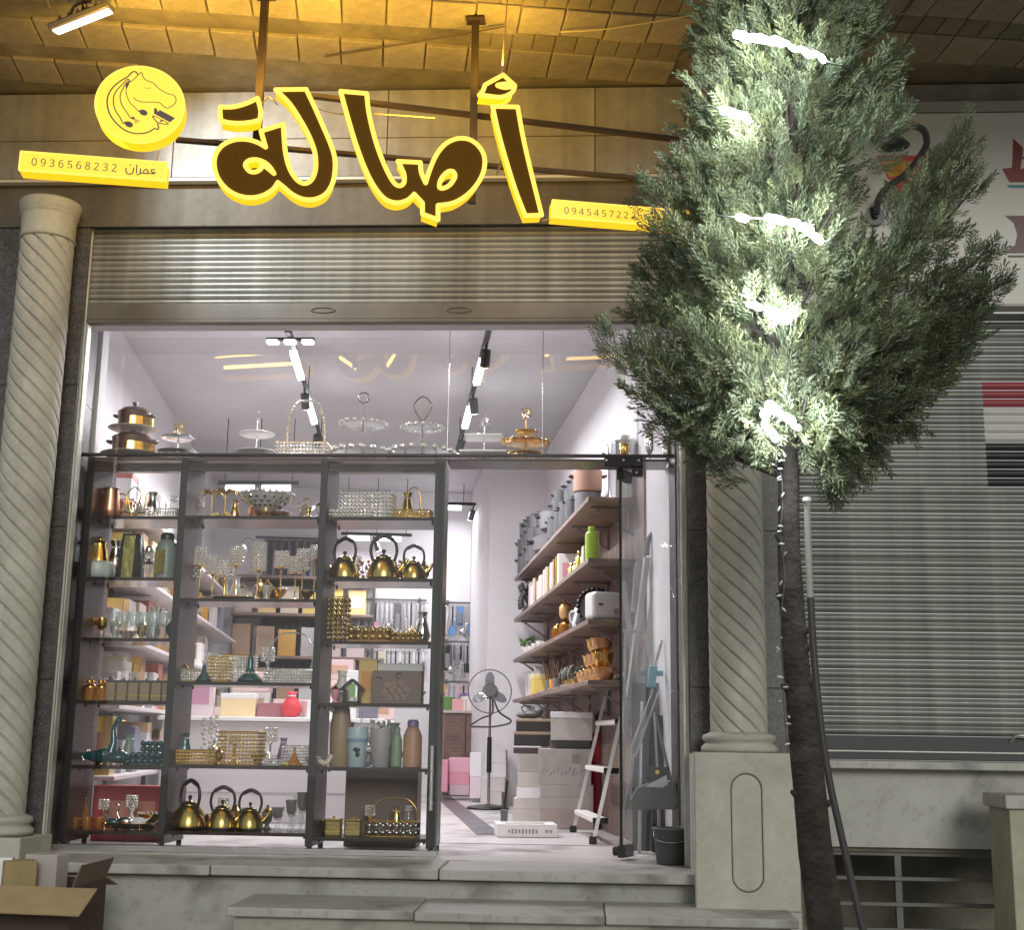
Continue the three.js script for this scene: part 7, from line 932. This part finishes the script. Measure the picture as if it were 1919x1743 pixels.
{ // standing fan
  const z = -4.7, c = W(918, 1296, z), t = thing('standing_fan', 'black standing fan with round wire guard among the stock', 'fan', [c.x, 0.002, z]), r = 40 / ppm(z), y = c.y;
  part(t, 'base', lathe([[0.001, 0], [0.18, 0], [0.18, 0.012], [0.16, 0.025], [0.03, 0.04], [0.001, 0.04]], 28), G.black); part(t, 'pole', cyl(0.013, 0.011, y - 0.05, 12), G.steel, [0, 0.03, -0.06]); part(t, 'collar', cyl(0.022, 0.02, 0.3, 12), G.black, [0, 0.3, -0.06]);
  const gd = new THREE.Group(); gd.name = 'guard'; gd.position.set(0, y, 0); gd.rotation.set(-0.1, 0.15, 0); t.add(gd);
  part(gd, 'rim', new THREE.TorusGeometry(r, 0.005, 6, 48), G.greyD); part(gd, 'wires', merge([...Array(44)].map((_, k) => { const a = k / 44 * 6.2832; return tube([[Math.cos(a) * 0.05, Math.sin(a) * 0.05, 0.05], [Math.cos(a + 0.1) * r * 0.6, Math.sin(a + 0.1) * r * 0.6, 0.055], [Math.cos(a + 0.2) * r, Math.sin(a + 0.2) * r, 0]], 0.0011, 8, 3); })), G.steel); part(gd, 'badge', cyl(0.05, 0.05, 0.012, 20).rotateX(1.571), G.greyD, [0, 0, 0.045]);
  part(t, 'motor', lathe([[0.001, -0.09], [0.055, -0.08], [0.07, -0.04], [0.07, 0], [0.05, 0.02], [0.001, 0.02]], 20).rotateX(1.571), G.greyD, [0, y, -0.03]);
  part(t, 'blades', merge([0, 1, 2].map((k) => at(sph(r * 0.42, 12, 6).scale(0.55, 1, 0.06), 0, r * 0.48, 0, 0, 0.35, 0).rotateZ(k * 2.094))), mat([0.5, 0.52, 0.53], 0.1, { transmission: 0.8, thickness: 0 }), [0, y, 0.01]);
  const cb = solo('loose_cord', 'black cord looped round the fan pole', 'cord', tube([W(880, 1360, z + 0.12), W(905, 1345, z + 0.12), W(922, 1338, z + 0.1), W(924, 1310, z + 0.1), W(936, 1335, z + 0.14), W(958, 1352, z + 0.14), W(930, 1361, z + 0.16), W(882, 1362, z + 0.16)], 0.008, 70, 6), G.black);
}
// ---- step ladder by the doorway
function stepLadder(label, p0, p1, top, n, o = {}) {
  const t = thing('step_ladder', label, 'ladder', p0), L = (v) => v.clone().sub(p0), q0 = p0.clone().add(top), q1 = p1.clone().add(top).lerp(p0.clone().add(top), 0.12); const cr = p1.clone().sub(p0), al = mat([0.72, 0.70, 0.68], 0.38, { metal: 0.35 });
  part(t, 'rail', bar(L(p0), L(q0), 0.022, 0.05), al); part(t, 'rail', bar(L(p1), L(q1), 0.022, 0.05), al);
  for (let k = 0; k < n; k++) { const f = (k + 0.45) / n, a = p0.clone().lerp(q0, f), b = p1.clone().lerp(q1, f), m = L(a.clone().add(b).multiplyScalar(0.5)), d = b.clone().sub(a), s = part(t, 'tread', rbox(0.085, 0.03, d.length() - 0.03, 0.006), mat([0.72, 0.69, 0.65], 0.4), m.add(V(0.015, 0, 0))); s.rotation.y = Math.atan2(d.x, d.z); for (const e of [-1, 1]) part(s, 'tread_cap', rbox(0.09, 0.034, 0.016, 0.004), G.black, [0, 0, e * (d.length() / 2 - 0.012)]); }
  for (const p of [p0, p1]) part(t, 'rubber_foot', rbox(0.045, 0.045, 0.06, 0.006), G.black, L(p).add(V(0, 0.02, 0)));
  if (o.back) { for (const [p, q] of [[p0, q0], [p1, q1]]) { const e = p.clone().add(o.back); part(t, 'rear_leg', bar(L(q), L(e), 0.02, 0.03), al); part(t, 'rubber_foot', rbox(0.04, 0.04, 0.05, 0.006), G.black, L(e).add(V(0, 0.02, 0))); } const e0 = p0.clone().add(o.back), e1 = p1.clone().add(o.back); for (const f of [0.25, 0.6]) part(t, 'brace', rod(L(e0.clone().lerp(q0, f)), L(e1.clone().lerp(q1, f)), 0.008), al); }
  if (o.arch) part(t, 'handle', tube([L(q0), L(q0).add(V(0.03, 0.1, 0)), L(q0.clone().add(q1).multiplyScalar(0.5)).add(V(0.05, 0.13, 0)), L(q1).add(V(0.03, 0.1, 0)), L(q1)], 0.017, 30, 8), G.black);
  return t;
}
stepLadder('aluminium step ladder with white treads standing in the doorway', WY(1074, 1560).setY(0.002), WY(1111, 1582).setY(0.002), V(0.34, 1.42, -0.05), 5, { back: V(0.42, 0, -0.02) });
{ // red folded parasol behind it
  const p = WY(1104, 1552), t = thing('red_parasol', 'folded red cloth bundle behind the step ladder', 'bundle', [p.x + 0.06, 0.002, p.z + 0.02]); part(t, 'cloth', lathe([[0.001, 0.04], [0.045, 0.06], [0.05, 0.3], [0.04, 0.42], [0.075, 0.5], [0.07, 0.58], [0.03, 0.64], [0.001, 0.65]], 14), mat([0.55, 0.05, 0.06], 0.7)); part(t, 'stick', cyl(0.012, 0.012, 0.7, 8), G.greyD); part(t, 'tie', new THREE.TorusGeometry(0.044, 0.006, 6, 18).rotateX(1.571), G.white, [0, 0.42, 0]);
}
// ---- cleaning corner behind the narrow pane
{
  const z = -0.75, fp = (px, zz = z) => W(px, 1600, zz).x;
  { const t = thing('folded_ladder', 'folded aluminium ladder with black curved top grips behind the glass door', 'ladder', [fp(1215), 0.002, z]); const al = mat([0.36, 0.36, 0.345], 0.4, { metal: 0.3 }); const X = (px, py, zz = z) => W(px, py, zz).sub(t.position); part(t, 'rail', bar(X(1240, 1030), X(1188, 1380), 0.045, 0.03), al); part(t, 'rail', bar(X(1212, 1045), X(1168, 1380, z - 0.1), 0.04, 0.03), al); part(t, 'rail', bar(X(1168, 1090, z - 0.12), X(1186, 1230, z - 0.12), 0.03, 0.03), al); part(t, 'platform', rbox(0.075, 0.3, 0.02, 0.006), mat([0.42, 0.43, 0.46], 0.45), X(1198, 1100, z - 0.06), [0, 0, -0.1]);
    for (let k = 0; k < 5; k++) part(t, 'tread_rib', box(0.055, 0.006, 0.006), mat([0.3, 0.3, 0.32], 0.5), X(1197, 1108 + k * 6, z - 0.045)); part(t, 'grip', tube([X(1238, 1032), X(1243, 1005), X(1250, 988), X(1262, 986)], 0.02, 20, 8), G.greyD); part(t, 'grip', tube([X(1211, 1040), X(1215, 1012), X(1224, 1000), X(1236, 994)], 0.017, 20, 8), G.greyD); part(t, 'grip', tube([X(1163, 992, z - 0.12), X(1178, 996, z - 0.12), X(1188, 1003, z - 0.12)], 0.013, 12, 8), G.greyD);
    for (const [py, a, b] of [[1183, 1160, 1206], [1308, 1160, 1202]]) part(t, 'cross_bar', rod(X(a, py), X(b, py), 0.011), mat([0.3, 0.3, 0.3], 0.4, { metal: 0.5 })); for (const px of [1172, 1194]) part(t, 'rail', bar(X(px, 1183), X(px - 6, 1595), 0.012, 0.02), al); }
  { const t = thing('leaning_board', 'tall dark folded table leaning in the corner behind narrow pane', 'folding table', [fp(1222, -0.5), 0.002, -0.5]); part(t, 'panel', rbox(0.17, 0.9, 0.03, 0.006), mat([0.018, 0.02, 0.024], 0.5), [-0.02, 0.455, -0.06], [-0.08, 0, 0]); part(t, 'panel', rbox(0.13, 0.72, 0.03, 0.006), mat([0.025, 0.028, 0.033], 0.5), [0.06, 0.365, 0.02], [-0.06, 0, 0]); part(t, 'leg', rod([-0.07, 0, 0.06], [-0.05, 0.8, -0.02], 0.011), G.steel); part(t, 'leg', rod([0.03, 0, 0.06], [0.04, 0.7, -0.02], 0.009), G.steel); }
  { const zz = -0.32, t = thing('floor_mop', 'mop with blue clip head and dark pole leaning in the corner', 'mop', [fp(1196, zz), 0.002, zz]); const X = (px, py, k = 0) => W(px, py, zz - k).sub(t.position); part(t, 'pole', rod(X(1184, 1405), X(1228, 1290, 0.1), 0.013), mat([0.16, 0.17, 0.19], 0.35, { metal: 0.4 })); part(t, 'pole', rod(X(1190, 1418), X(1232, 1296, 0.1), 0.008), G.steel); part(t, 'clip', rbox(0.045, 0.12, 0.035, 0.01, 2), G.sky, X(1222, 1268, 0.1), [0, 0, -0.14]); part(t, 'clip_arm', rbox(0.04, 0.03, 0.03, 0.008), G.sky, X(1236, 1262, 0.1)); part(t, 'upper_pole', rod(X(1226, 1255, 0.1), X(1240, 1200, 0.12), 0.008), G.steel); part(t, 'lower_pole', rod(X(1160, 1600).setY(0.0), X(1187, 1412), 0.012), mat([0.3, 0.31, 0.33], 0.35, { metal: 0.4 })); part(t, 'mop_foot', rbox(0.07, 0.04, 0.05, 0.008), G.black, X(1160, 1600).setY(0.02)); }
  { const zz = -0.16, t = thing('dustpan_bag', 'grey fabric cleaning bag with pale flap hung on a pole frame', 'bag', [fp(1230, zz), 0.002, zz]); const X = (px, py, k = 0) => W(px, py, zz - k).sub(t.position); const s = new THREE.Shape([[1183, 1500], [1196, 1478], [1232, 1464], [1262, 1470], [1272, 1500], [1262, 1514], [1190, 1515]].map(([a, b]) => { const q = X(a, b); return new THREE.Vector2(q.x, q.y); })); part(t, 'pouch', uvm(new THREE.ExtrudeGeometry(s, { depth: 0.05, bevelEnabled: true, bevelSize: 0.008, bevelThickness: 0.012, bevelSegments: 3 })), mat([0.13, 0.14, 0.145], 0.75), [0, 0, -0.04]);
    const f = new THREE.Shape([[1208, 1474], [1248, 1452], [1251, 1470], [1240, 1476]].map(([a, b]) => { const q = X(a, b); return new THREE.Vector2(q.x, q.y); })); part(t, 'flap', uvm(new THREE.ExtrudeGeometry(f, { depth: 0.006, bevelEnabled: false })), mat([0.55, 0.55, 0.57], 0.6), [0, 0, 0.028]); part(t, 'frame', rod(X(1228, 1340, 0.02), X(1266, 1500, 0.02), 0.008), mat([0.25, 0.25, 0.27], 0.35, { metal: 0.5 })); part(t, 'frame', rod(X(1226, 1335, 0.02), X(1232, 1450, 0.02), 0.007), G.steel); part(t, 'frame', rod(X(1232, 1460, 0.02), V(0.02, 0, -0.02), 0.008), G.steel); part(t, 'badge', cyl(0.011, 0.011, 0.006, 14).rotateX(1.571), G.yellow, X(1231, 1447).add(V(0, 0, 0.02))); part(t, 'tongue', rbox(0.12, 0.07, 0.02, 0.006), G.black, X(1232, 1450).add(V(0, 0, 0.0))); }
  { const p = WY(1252, 1614), r = 0.082, t = thing('bucket', 'dark grey plastic bucket on the sill beside the pier', 'bucket', [p.x, 0.001, 0.13]); part(t, 'body', lathe([[0.001, 0], [r * 0.8, 0], [r * 0.82, 0.004], [r, 0.16], [r * 1.06, 0.165], [r * 1.05, 0.172], [r * 0.97, 0.168], [r * 0.78, 0.01], [0.001, 0.008]], 32), mat([0.075, 0.078, 0.085], 0.45)); part(t, 'rim', new THREE.TorusGeometry(r * 1.04, 0.004, 6, 32).rotateX(1.571), mat([0.16, 0.165, 0.175], 0.4), [0, 0.169, 0]); part(t, 'bail', tube([[-r, 0.155, 0], [-r * 0.9, 0.12, r * 0.7], [0, 0.105, r * 1.0], [r * 0.9, 0.12, r * 0.7], [r, 0.155, 0]], 0.0025, 24, 5), G.steel); }
}
// ================================================================ back of the shop
{ // hook rails with kitchen tools on the back wall
  const dz = DB - 0.03, tools = ['knife', 'ladle', 'spatula', 'card', 'whisk'];
  const backAt = (px, py) => { const d = ray(px, py), o = room(0, dz).sub(camera.position), k = o.dot(RU) / d.dot(RU); return camera.position.clone().addScaledVector(d, k); };
  function rail(label, x0, x1, py, n, drop, cols, grp) {
    const a = backAt(x0, py), b = backAt(x1, py).setY(backAt(x0, py).y), t = thing('hook_rail', label, 'hook rail', a); part(t, 'rod', rod(V(0, 0, 0), b.clone().sub(a), 0.01), G.greyD); for (const f of [0.1, 0.9]) part(t, 'wall_mount', rbox(0.03, 0.05, 0.03, 0.004), G.greyD, b.clone().sub(a).multiplyScalar(f).addScaledVector(RU, 0.012));
    for (let k = 0; k < n; k++) {
      const p = a.clone().lerp(b, (k + 0.5) / n).add(V(0, -0.012, 0)).addScaledVector(RU, -0.012), kind = tools[(k * 3 + Math.floor(rnd() * 2)) % 5], h = drop * rr(0.75, 1.1), m = pick(cols);
      const u = thing('hanging_utensil', `${ord(k)} ${grp[1]}`, 'utensil', p, RT, grp[0]);
      part(u, 'hook', rod([0, -0.0, 0], [0, -0.03, 0], 0.003, 5), G.steel);
      if (kind === 'card') { part(u, 'backing_card', rbox(0.09, h * 0.8, 0.008, 0.002), m, [0, -0.03 - h * 0.4, 0]); part(u, 'product', rbox(0.05, h * 0.45, 0.02, 0.006), G.greyL, [0, -0.03 - h * 0.5, 0.014]); }
      else if (kind === 'knife') { part(u, 'grip', rbox(0.022, h * 0.42, 0.014, 0.004), m, [0, -0.03 - h * 0.21, 0]); part(u, 'blade', box(0.03, h * 0.55, 0.003), G.steel, [0.004, -0.03 - h * 0.7, 0]); }
      else if (kind === 'whisk') { part(u, 'grip', cyl(0.009, 0.009, h * 0.45, 8), G.steel, [0, -0.03 - h * 0.45, 0]); part(u, 'wires', merge([0, 1, 2].map((q) => new THREE.TorusGeometry(h * 0.2, 0.003, 4, 16).scale(0.45, 1.2, 1).rotateY(q * 1.05))), G.steel, [0, -0.03 - h * 0.68, 0]); }
      else { part(u, 'grip', rbox(0.018, h * 0.7, 0.008, 0.003), kind === 'ladle' ? G.steel : G.black, [0, -0.03 - h * 0.35, 0]); part(u, 'head', kind === 'ladle' ? sph(0.045, 12, 8).scale(1, 0.8, 0.5) : rbox(0.07, 0.1, 0.006, 0.003), kind === 'ladle' ? G.steel : m, [0, -0.03 - h * 0.78, 0.004]); }
    }
  }
  const hot = [G.red, G.pink, G.blue, G.orange, G.cream, G.greyD, G.white], dark = [G.black, G.greyD, G.steel], soft = [G.orange, G.pink, G.purple, G.pale, G.cream];
  rail('upper hook rail on the back wall seen through the doorway', 832, 906, 1129, 11, 0.34, hot, ['colourful utensils on the upper rail', 'utensil from the window shelf on the upper back wall rail']);
  rail('middle hook rail on the back wall seen through the doorway', 830, 904, 1202, 12, 0.36, dark, ['dark ladles on the middle rail', 'dark utensil from the window shelf on the middle back wall rail']);
  rail('lower hook rail on the back wall above the cabinet', 829, 900, 1277, 8, 0.22, soft, ['packets on the lower rail', 'pastel utensil from the window shelf just above the cabinet']);
  rail('hook rail with knives seen through the kettle bay', 668, 800, 1122, 16, 0.4, [G.greyD, G.pink, G.white, G.steel], ['knives seen behind the window shelf', 'utensil from the shelf post on the rail behind kettle bay']);
  rail('lower hook rail seen through the carton bay', 660, 798, 1212, 16, 0.3, [G.cream, G.brown, G.greyD, G.white], ['spoons seen behind the window shelf', 'utensil from the shelf post on the rail behind carton bay']);
  // cabinet under the rails
  const c0 = backAt(829, 1333), c1 = backAt(905, 1333), L = c1.distanceTo(c0), t = thing('wood_cabinet', 'brown wood grain cabinet under hook rails at the back', 'cabinet', c0.clone().lerp(c1, 0.5).setY(0.002).addScaledVector(RU, -0.28), RT);
  const H = c0.y; part(t, 'body', rbox(L, H - 0.03, 0.5, 0.005), mat([0.27, 0.19, 0.18], 0.45, { map: T.wood }), [0, (H - 0.03) / 2, 0]); part(t, 'top', rbox(L + 0.04, 0.03, 0.54, 0.005), mat([0.5, 0.44, 0.42], 0.4), [0, H - 0.015, 0]); for (const s of [-1, 1]) { const d = part(t, 'door', rbox(L / 2 - 0.01, H - 0.08, 0.016, 0.004), mat([0.3, 0.21, 0.2], 0.45, { map: T.wood }), [s * L / 4, H / 2 - 0.02, 0.259]); part(d, 'handle', rod([-s * (L / 4 - 0.04), -0.06, 0.02], [-s * (L / 4 - 0.04), 0.06, 0.02], 0.006), G.steel); }
  for (const [f, w, h, m, l] of [[-0.38, 0.1, 0.14, G.leaf, 'green packet on the cabinet top'], [-0.12, 0.16, 0.12, mat([0.75, 0.4, 0.4], 0.5), 'pink cloth packet on the cabinet top'], [0.12, 0.16, 0.15, G.white, 'white cloth packet on the cabinet top'], [0.36, 0.12, 0.26, mat([0.5, 0.48, 0.46], 0.4), 'tall grey packet on the cabinet top']]) boxed(l, 'packet', t.position.clone().addScaledVector(RA, f * L).setY(H + 0.003), w, h, 0.16, m, { turn: RT + f });
}
{ // long rack on the far side wall, seen through the first bay
  const t = thing('wall_rack', 'long white shelf rack along the far side wall behind window shelf', 'rack', room(AL, 0), RT), ys = [0.35, 0.75, 1.15, 1.55, 1.95], d0 = 1.1, d1 = 7.4;
  for (const y of ys) for (let k = 0; k < 4; k++) part(t, 'board', rbox(0.36, 0.025, (d1 - d0) / 4 - 0.004, 0.004), mat([0.6, 0.55, 0.55], 0.5), [0.184, y - 0.0125, -(d0 + (d1 - d0) * (k + 0.5) / 4)]); for (let k = 0; k <= 4; k++) part(t, 'upright', rbox(0.03, 2.35, 0.03, 0.003), G.greyL, [0.018, 1.175, -(d0 + (d1 - d0) * k / 4 + (k === 4 ? -0.02 : 0.02))]);
  const palette = [G.cardW, G.gold, mat([0.7, 0.5, 0.3], 0.45), G.silver, G.cream, mat([0.2, 0.22, 0.3], 0.45), mat([0.45, 0.14, 0.12], 0.45), G.card, G.gold, G.brass, mat([0.45, 0.42, 0.42], 0.5), G.glass];
  const names = ['box from the window on lowest board of side wall rack', 'box from the window on second board of side wall rack', 'box from the window on third board of side wall rack', 'box from the window on fourth board of side wall rack', 'box from the window on top board of side wall rack'];
  ys.forEach((y, i) => { let d = d0 + 0.12, c = 0; while (d < d1 - 0.25) { const w = rr(0.12, 0.3), h = rr(0.16, 0.34), dp = rr(0.2, 0.3); boxed(`${ord(c++)} ${names[i]}`, 'box', room(AL + 0.02 + dp / 2 + 0.01, d + w / 2, y + 0.001), dp, h, w, pick(palette), { group: 'boxed goods on side rack board ' + (i + 1), turn: RT + rr(-0.03, 0.03), lid: rnd() > 0.6 ? pick(palette) : undefined }); d += w + rr(0.02, 0.12); } });
}
{ // island of cartons and a counter behind the middle bay
  const z = -2.6, t = thing('sales_counter', 'grey white sales counter standing behind the middle window bay', 'counter', [W(505, 1560, z).x, 0.002, z], RT);
  part(t, 'front', rbox(1.5, 0.68, 0.5, 0.006), mat([0.56, 0.52, 0.53], 0.4), [0, 0.34, 0]); part(t, 'top', rbox(1.56, 0.03, 0.56, 0.005), G.white, [0, 0.696, 0]); for (const y of [0.2, 0.45]) part(t, 'groove_strip', box(1.48, 0.008, 0.004), mat([0.4, 0.37, 0.38], 0.5), [0, y, 0.252]);
  const on = (dx, dzz = 0) => t.position.clone().addScaledVector(RA, dx).addScaledVector(RU, -dzz).setY(0.714);
  boxed('pink flower print gift bag on the sales counter', 'gift bag', on(-0.52, 0.1), 0.2, 0.3, 0.1, mat([0.66, 0.54, 0.58], 0.5), { turn: RT, name: 'gift_bag', stripe: mat([0.5, 0.25, 0.35], 0.5) });
  boxed('gold and white patterned carton on the sales counter', 'carton', on(-0.25, 0.05), 0.24, 0.16, 0.2, mat([0.76, 0.6, 0.35], 0.45), { turn: RT, lid: G.cardW }); boxed('maroon folded linen pack on the sales counter', 'linen', on(-0.02, 0.0), 0.2, 0.1, 0.22, mat([0.3, 0.12, 0.14], 0.6), { turn: RT });
  { const q = thing('red_sack', 'bright red cloth bundle on the sales counter', 'bundle', on(0.12, 0.12)); part(q, 'cloth', lathe([[0.001, 0], [0.06, 0.01], [0.075, 0.06], [0.05, 0.12], [0.025, 0.15], [0.04, 0.18], [0.001, 0.175]], 14), mat([0.62, 0.04, 0.06], 0.6)); part(q, 'tie', new THREE.TorusGeometry(0.026, 0.006, 6, 14).rotateX(1.571), G.white, [0, 0.15, 0]); }
  boxed('white crumpled package beside the red bundle', 'package', on(0.3, 0.08), 0.2, 0.12, 0.2, G.white, { turn: RT + 0.3 }); boxed('tall white carton with green mark on the counter end', 'carton', on(0.52, 0.0), 0.12, 0.34, 0.14, G.cardW, { turn: RT, stripe: G.leaf }); boxed('dark grey carton on the counter end', 'carton', on(0.66, 0.02), 0.14, 0.22, 0.16, mat([0.16, 0.15, 0.2], 0.5), { turn: RT });
  // stacks behind
  const rows = [[-0.55, 5], [-0.2, 6], [0.15, 5], [0.5, 7], [0.85, 6]]; rows.forEach(([dx, n], i) => { let y = 0.002; for (let k = 0; k < n; k++) { const h = rr(0.14, 0.2); boxed(`${ord(k)} carton from the floor in the ${ord(i)} stack behind sales counter, counted from side rack`, 'carton', V(W(505, 1560, -4.4).x, y, -4.4).addScaledVector(RA, dx), 0.31, h, 0.3, pick([G.cardW, mat([0.62, 0.45, 0.45], 0.6), G.card, mat([0.5, 0.34, 0.3], 0.6), mat([0.7, 0.55, 0.5], 0.6)]), { group: 'cartons stacked behind the counter', turn: RT + rr(-0.05, 0.05) }); y += h + 0.0015; } });
}
{ // rack of goods on the back wall behind the first two bays, curtain and white frame
  const dB = DB - 0.02, t = thing('back_rack', 'brown shelf rack with bags of goods on the back wall', 'rack', room(-2.9, dB), RT); for (const y of [0.5, 0.95, 1.4, 1.85, 2.25]) part(t, 'board', rbox(1.5, 0.03, 0.4, 0.004), mat([0.36, 0.28, 0.26], 0.5, { map: T.wood }), [0.55, y, 0.2]); for (const x of [-0.2, 0.55, 1.3]) part(t, 'upright', rbox(0.03, 2.3, 0.03, 0.003), G.greyD, [x, 1.15, 0.02]);
  for (const [i, y] of [0.5, 0.95, 1.4, 1.85].entries()) for (let k = 0; k < 6; k++) boxed(`${ord(k)} bag from the side rack on ${['lowest', 'second', 'third', 'top'][i]} back rack board`, 'bag', room(-2.98 + k * 0.24, dB - 0.22, y + 0.017), 0.19, rr(0.22, 0.34), 0.18, i > 2 ? pick([G.yellow, mat([0.78, 0.55, 0.25], 0.45), G.cream]) : pick([G.cardW, G.cream, mat([0.6, 0.5, 0.48], 0.5), mat([0.45, 0.3, 0.2], 0.5), G.gold, G.silver]), { group: 'bags on back rack board ' + (i + 1), turn: RT + rr(-0.1, 0.1), name: 'goods_bag' });
  const cu = thing('grey_curtain', 'grey pleated curtain hanging on the back wall', 'curtain', room(toRoom(W(498, 1060, -7.6))[0], dB - 0.05, 0.6), RT); const n = 60, pos = [], idx = []; for (let i = 0; i <= n; i++) for (const y of [0, 2.1]) pos.push(i / n * 0.7, y, 0.03 * Math.sin(i * 0.9)); for (let i = 0; i < n; i++) { const k = i * 2; idx.push(k, k + 2, k + 1, k + 1, k + 2, k + 3); } const g = new THREE.BufferGeometry(); g.setAttribute('position', new THREE.Float32BufferAttribute(pos, 3)); g.setIndex(idx); g.computeVertexNormals(); part(cu, 'cloth', g, mat([0.16, 0.15, 0.17], 0.8)); part(cu, 'curtain_rod', rod([-0.1, 2.12, 0], [0.8, 2.12, 0], 0.012), G.greyD);
}
// ================================================================ open carton on the pavement by the column
{
  const z = 1.35, y = W(66, 1662, z).y, x0 = W(-90, 1700, z).x, x1 = W(133, 1700, z).x, w = x1 - x0, H = y - GY - 0.47, k1 = mat([0.075, 0.05, 0.04], 0.75, { map: T.card }), tanF = mat([0.42, 0.32, 0.19], 0.7, { map: T.card });
  boxed('closed brown carton on the pavement under the open carton', 'carton', [(x0 + x1) / 2, GY, z - 0.2], w, 0.468, 0.42, G.kraft, { tape: 1, name: 'closed_carton' });
  const t = thing('open_carton', 'open dark carton with tan flaps full of small boxes by the column', 'carton', [(x0 + x1) / 2, GY + 0.47, z - 0.2]);
  part(t, 'front_wall', box(w, H, 0.006), k1, [0, H / 2, 0.2]); part(t, 'back_wall', box(w, H, 0.006), k1, [0, H / 2, -0.2]); for (const s of [-1, 1]) part(t, 'side_wall', box(0.006, H, 0.394), k1, [s * (w / 2 - 0.003), H / 2, 0]); part(t, 'carton_floor', box(w - 0.014, 0.006, 0.39), k1, [0, 0.003, 0]);
  part(t, 'front_flap', box(w * 1.22, 0.006, 0.2), tanF, [0.05, H - 0.04, 0.292], [0.42, 0, -0.02]); part(t, 'back_flap', box(w, 0.005, 0.16), tanF, [0, H - 0.02, -0.275], [-0.3, 0, 0]); part(t, 'side_flap', box(0.005, 0.1, 0.38), mat([0.15, 0.1, 0.07], 0.75), [w / 2 + 0.012, H + 0.04, 0], [0, 0, -0.35]);
  const B = (px, py, zz) => W(px, py, zz), inY = GY + 0.47 + 0.008;
  const inside = (px, w2, ytop, d, m, label, zz, turn, lid) => { const q = B(px, 1650, zz); boxed(label, 'box', V(q.x, inY, zz), w2, W(px, ytop, zz).y - inY, d, m, { turn, lid }); };
  inside(35, 0.13, 1612, 0.12, mat([0.34, 0.27, 0.13], 0.7, { map: T.card }), 'small tan box sticking out of the open carton', 1.23, 0.5); inside(86, 0.15, 1600, 0.1, mat([0.42, 0.38, 0.36], 0.6), 'small pale printed box sticking out of the open carton', 1.12, -0.15); inside(2, 0.09, 1606, 0.1, G.cardW, 'white box corner sticking out beside the small tan box', 1.2, 0.3);
}
renderer.render(scene, camera);
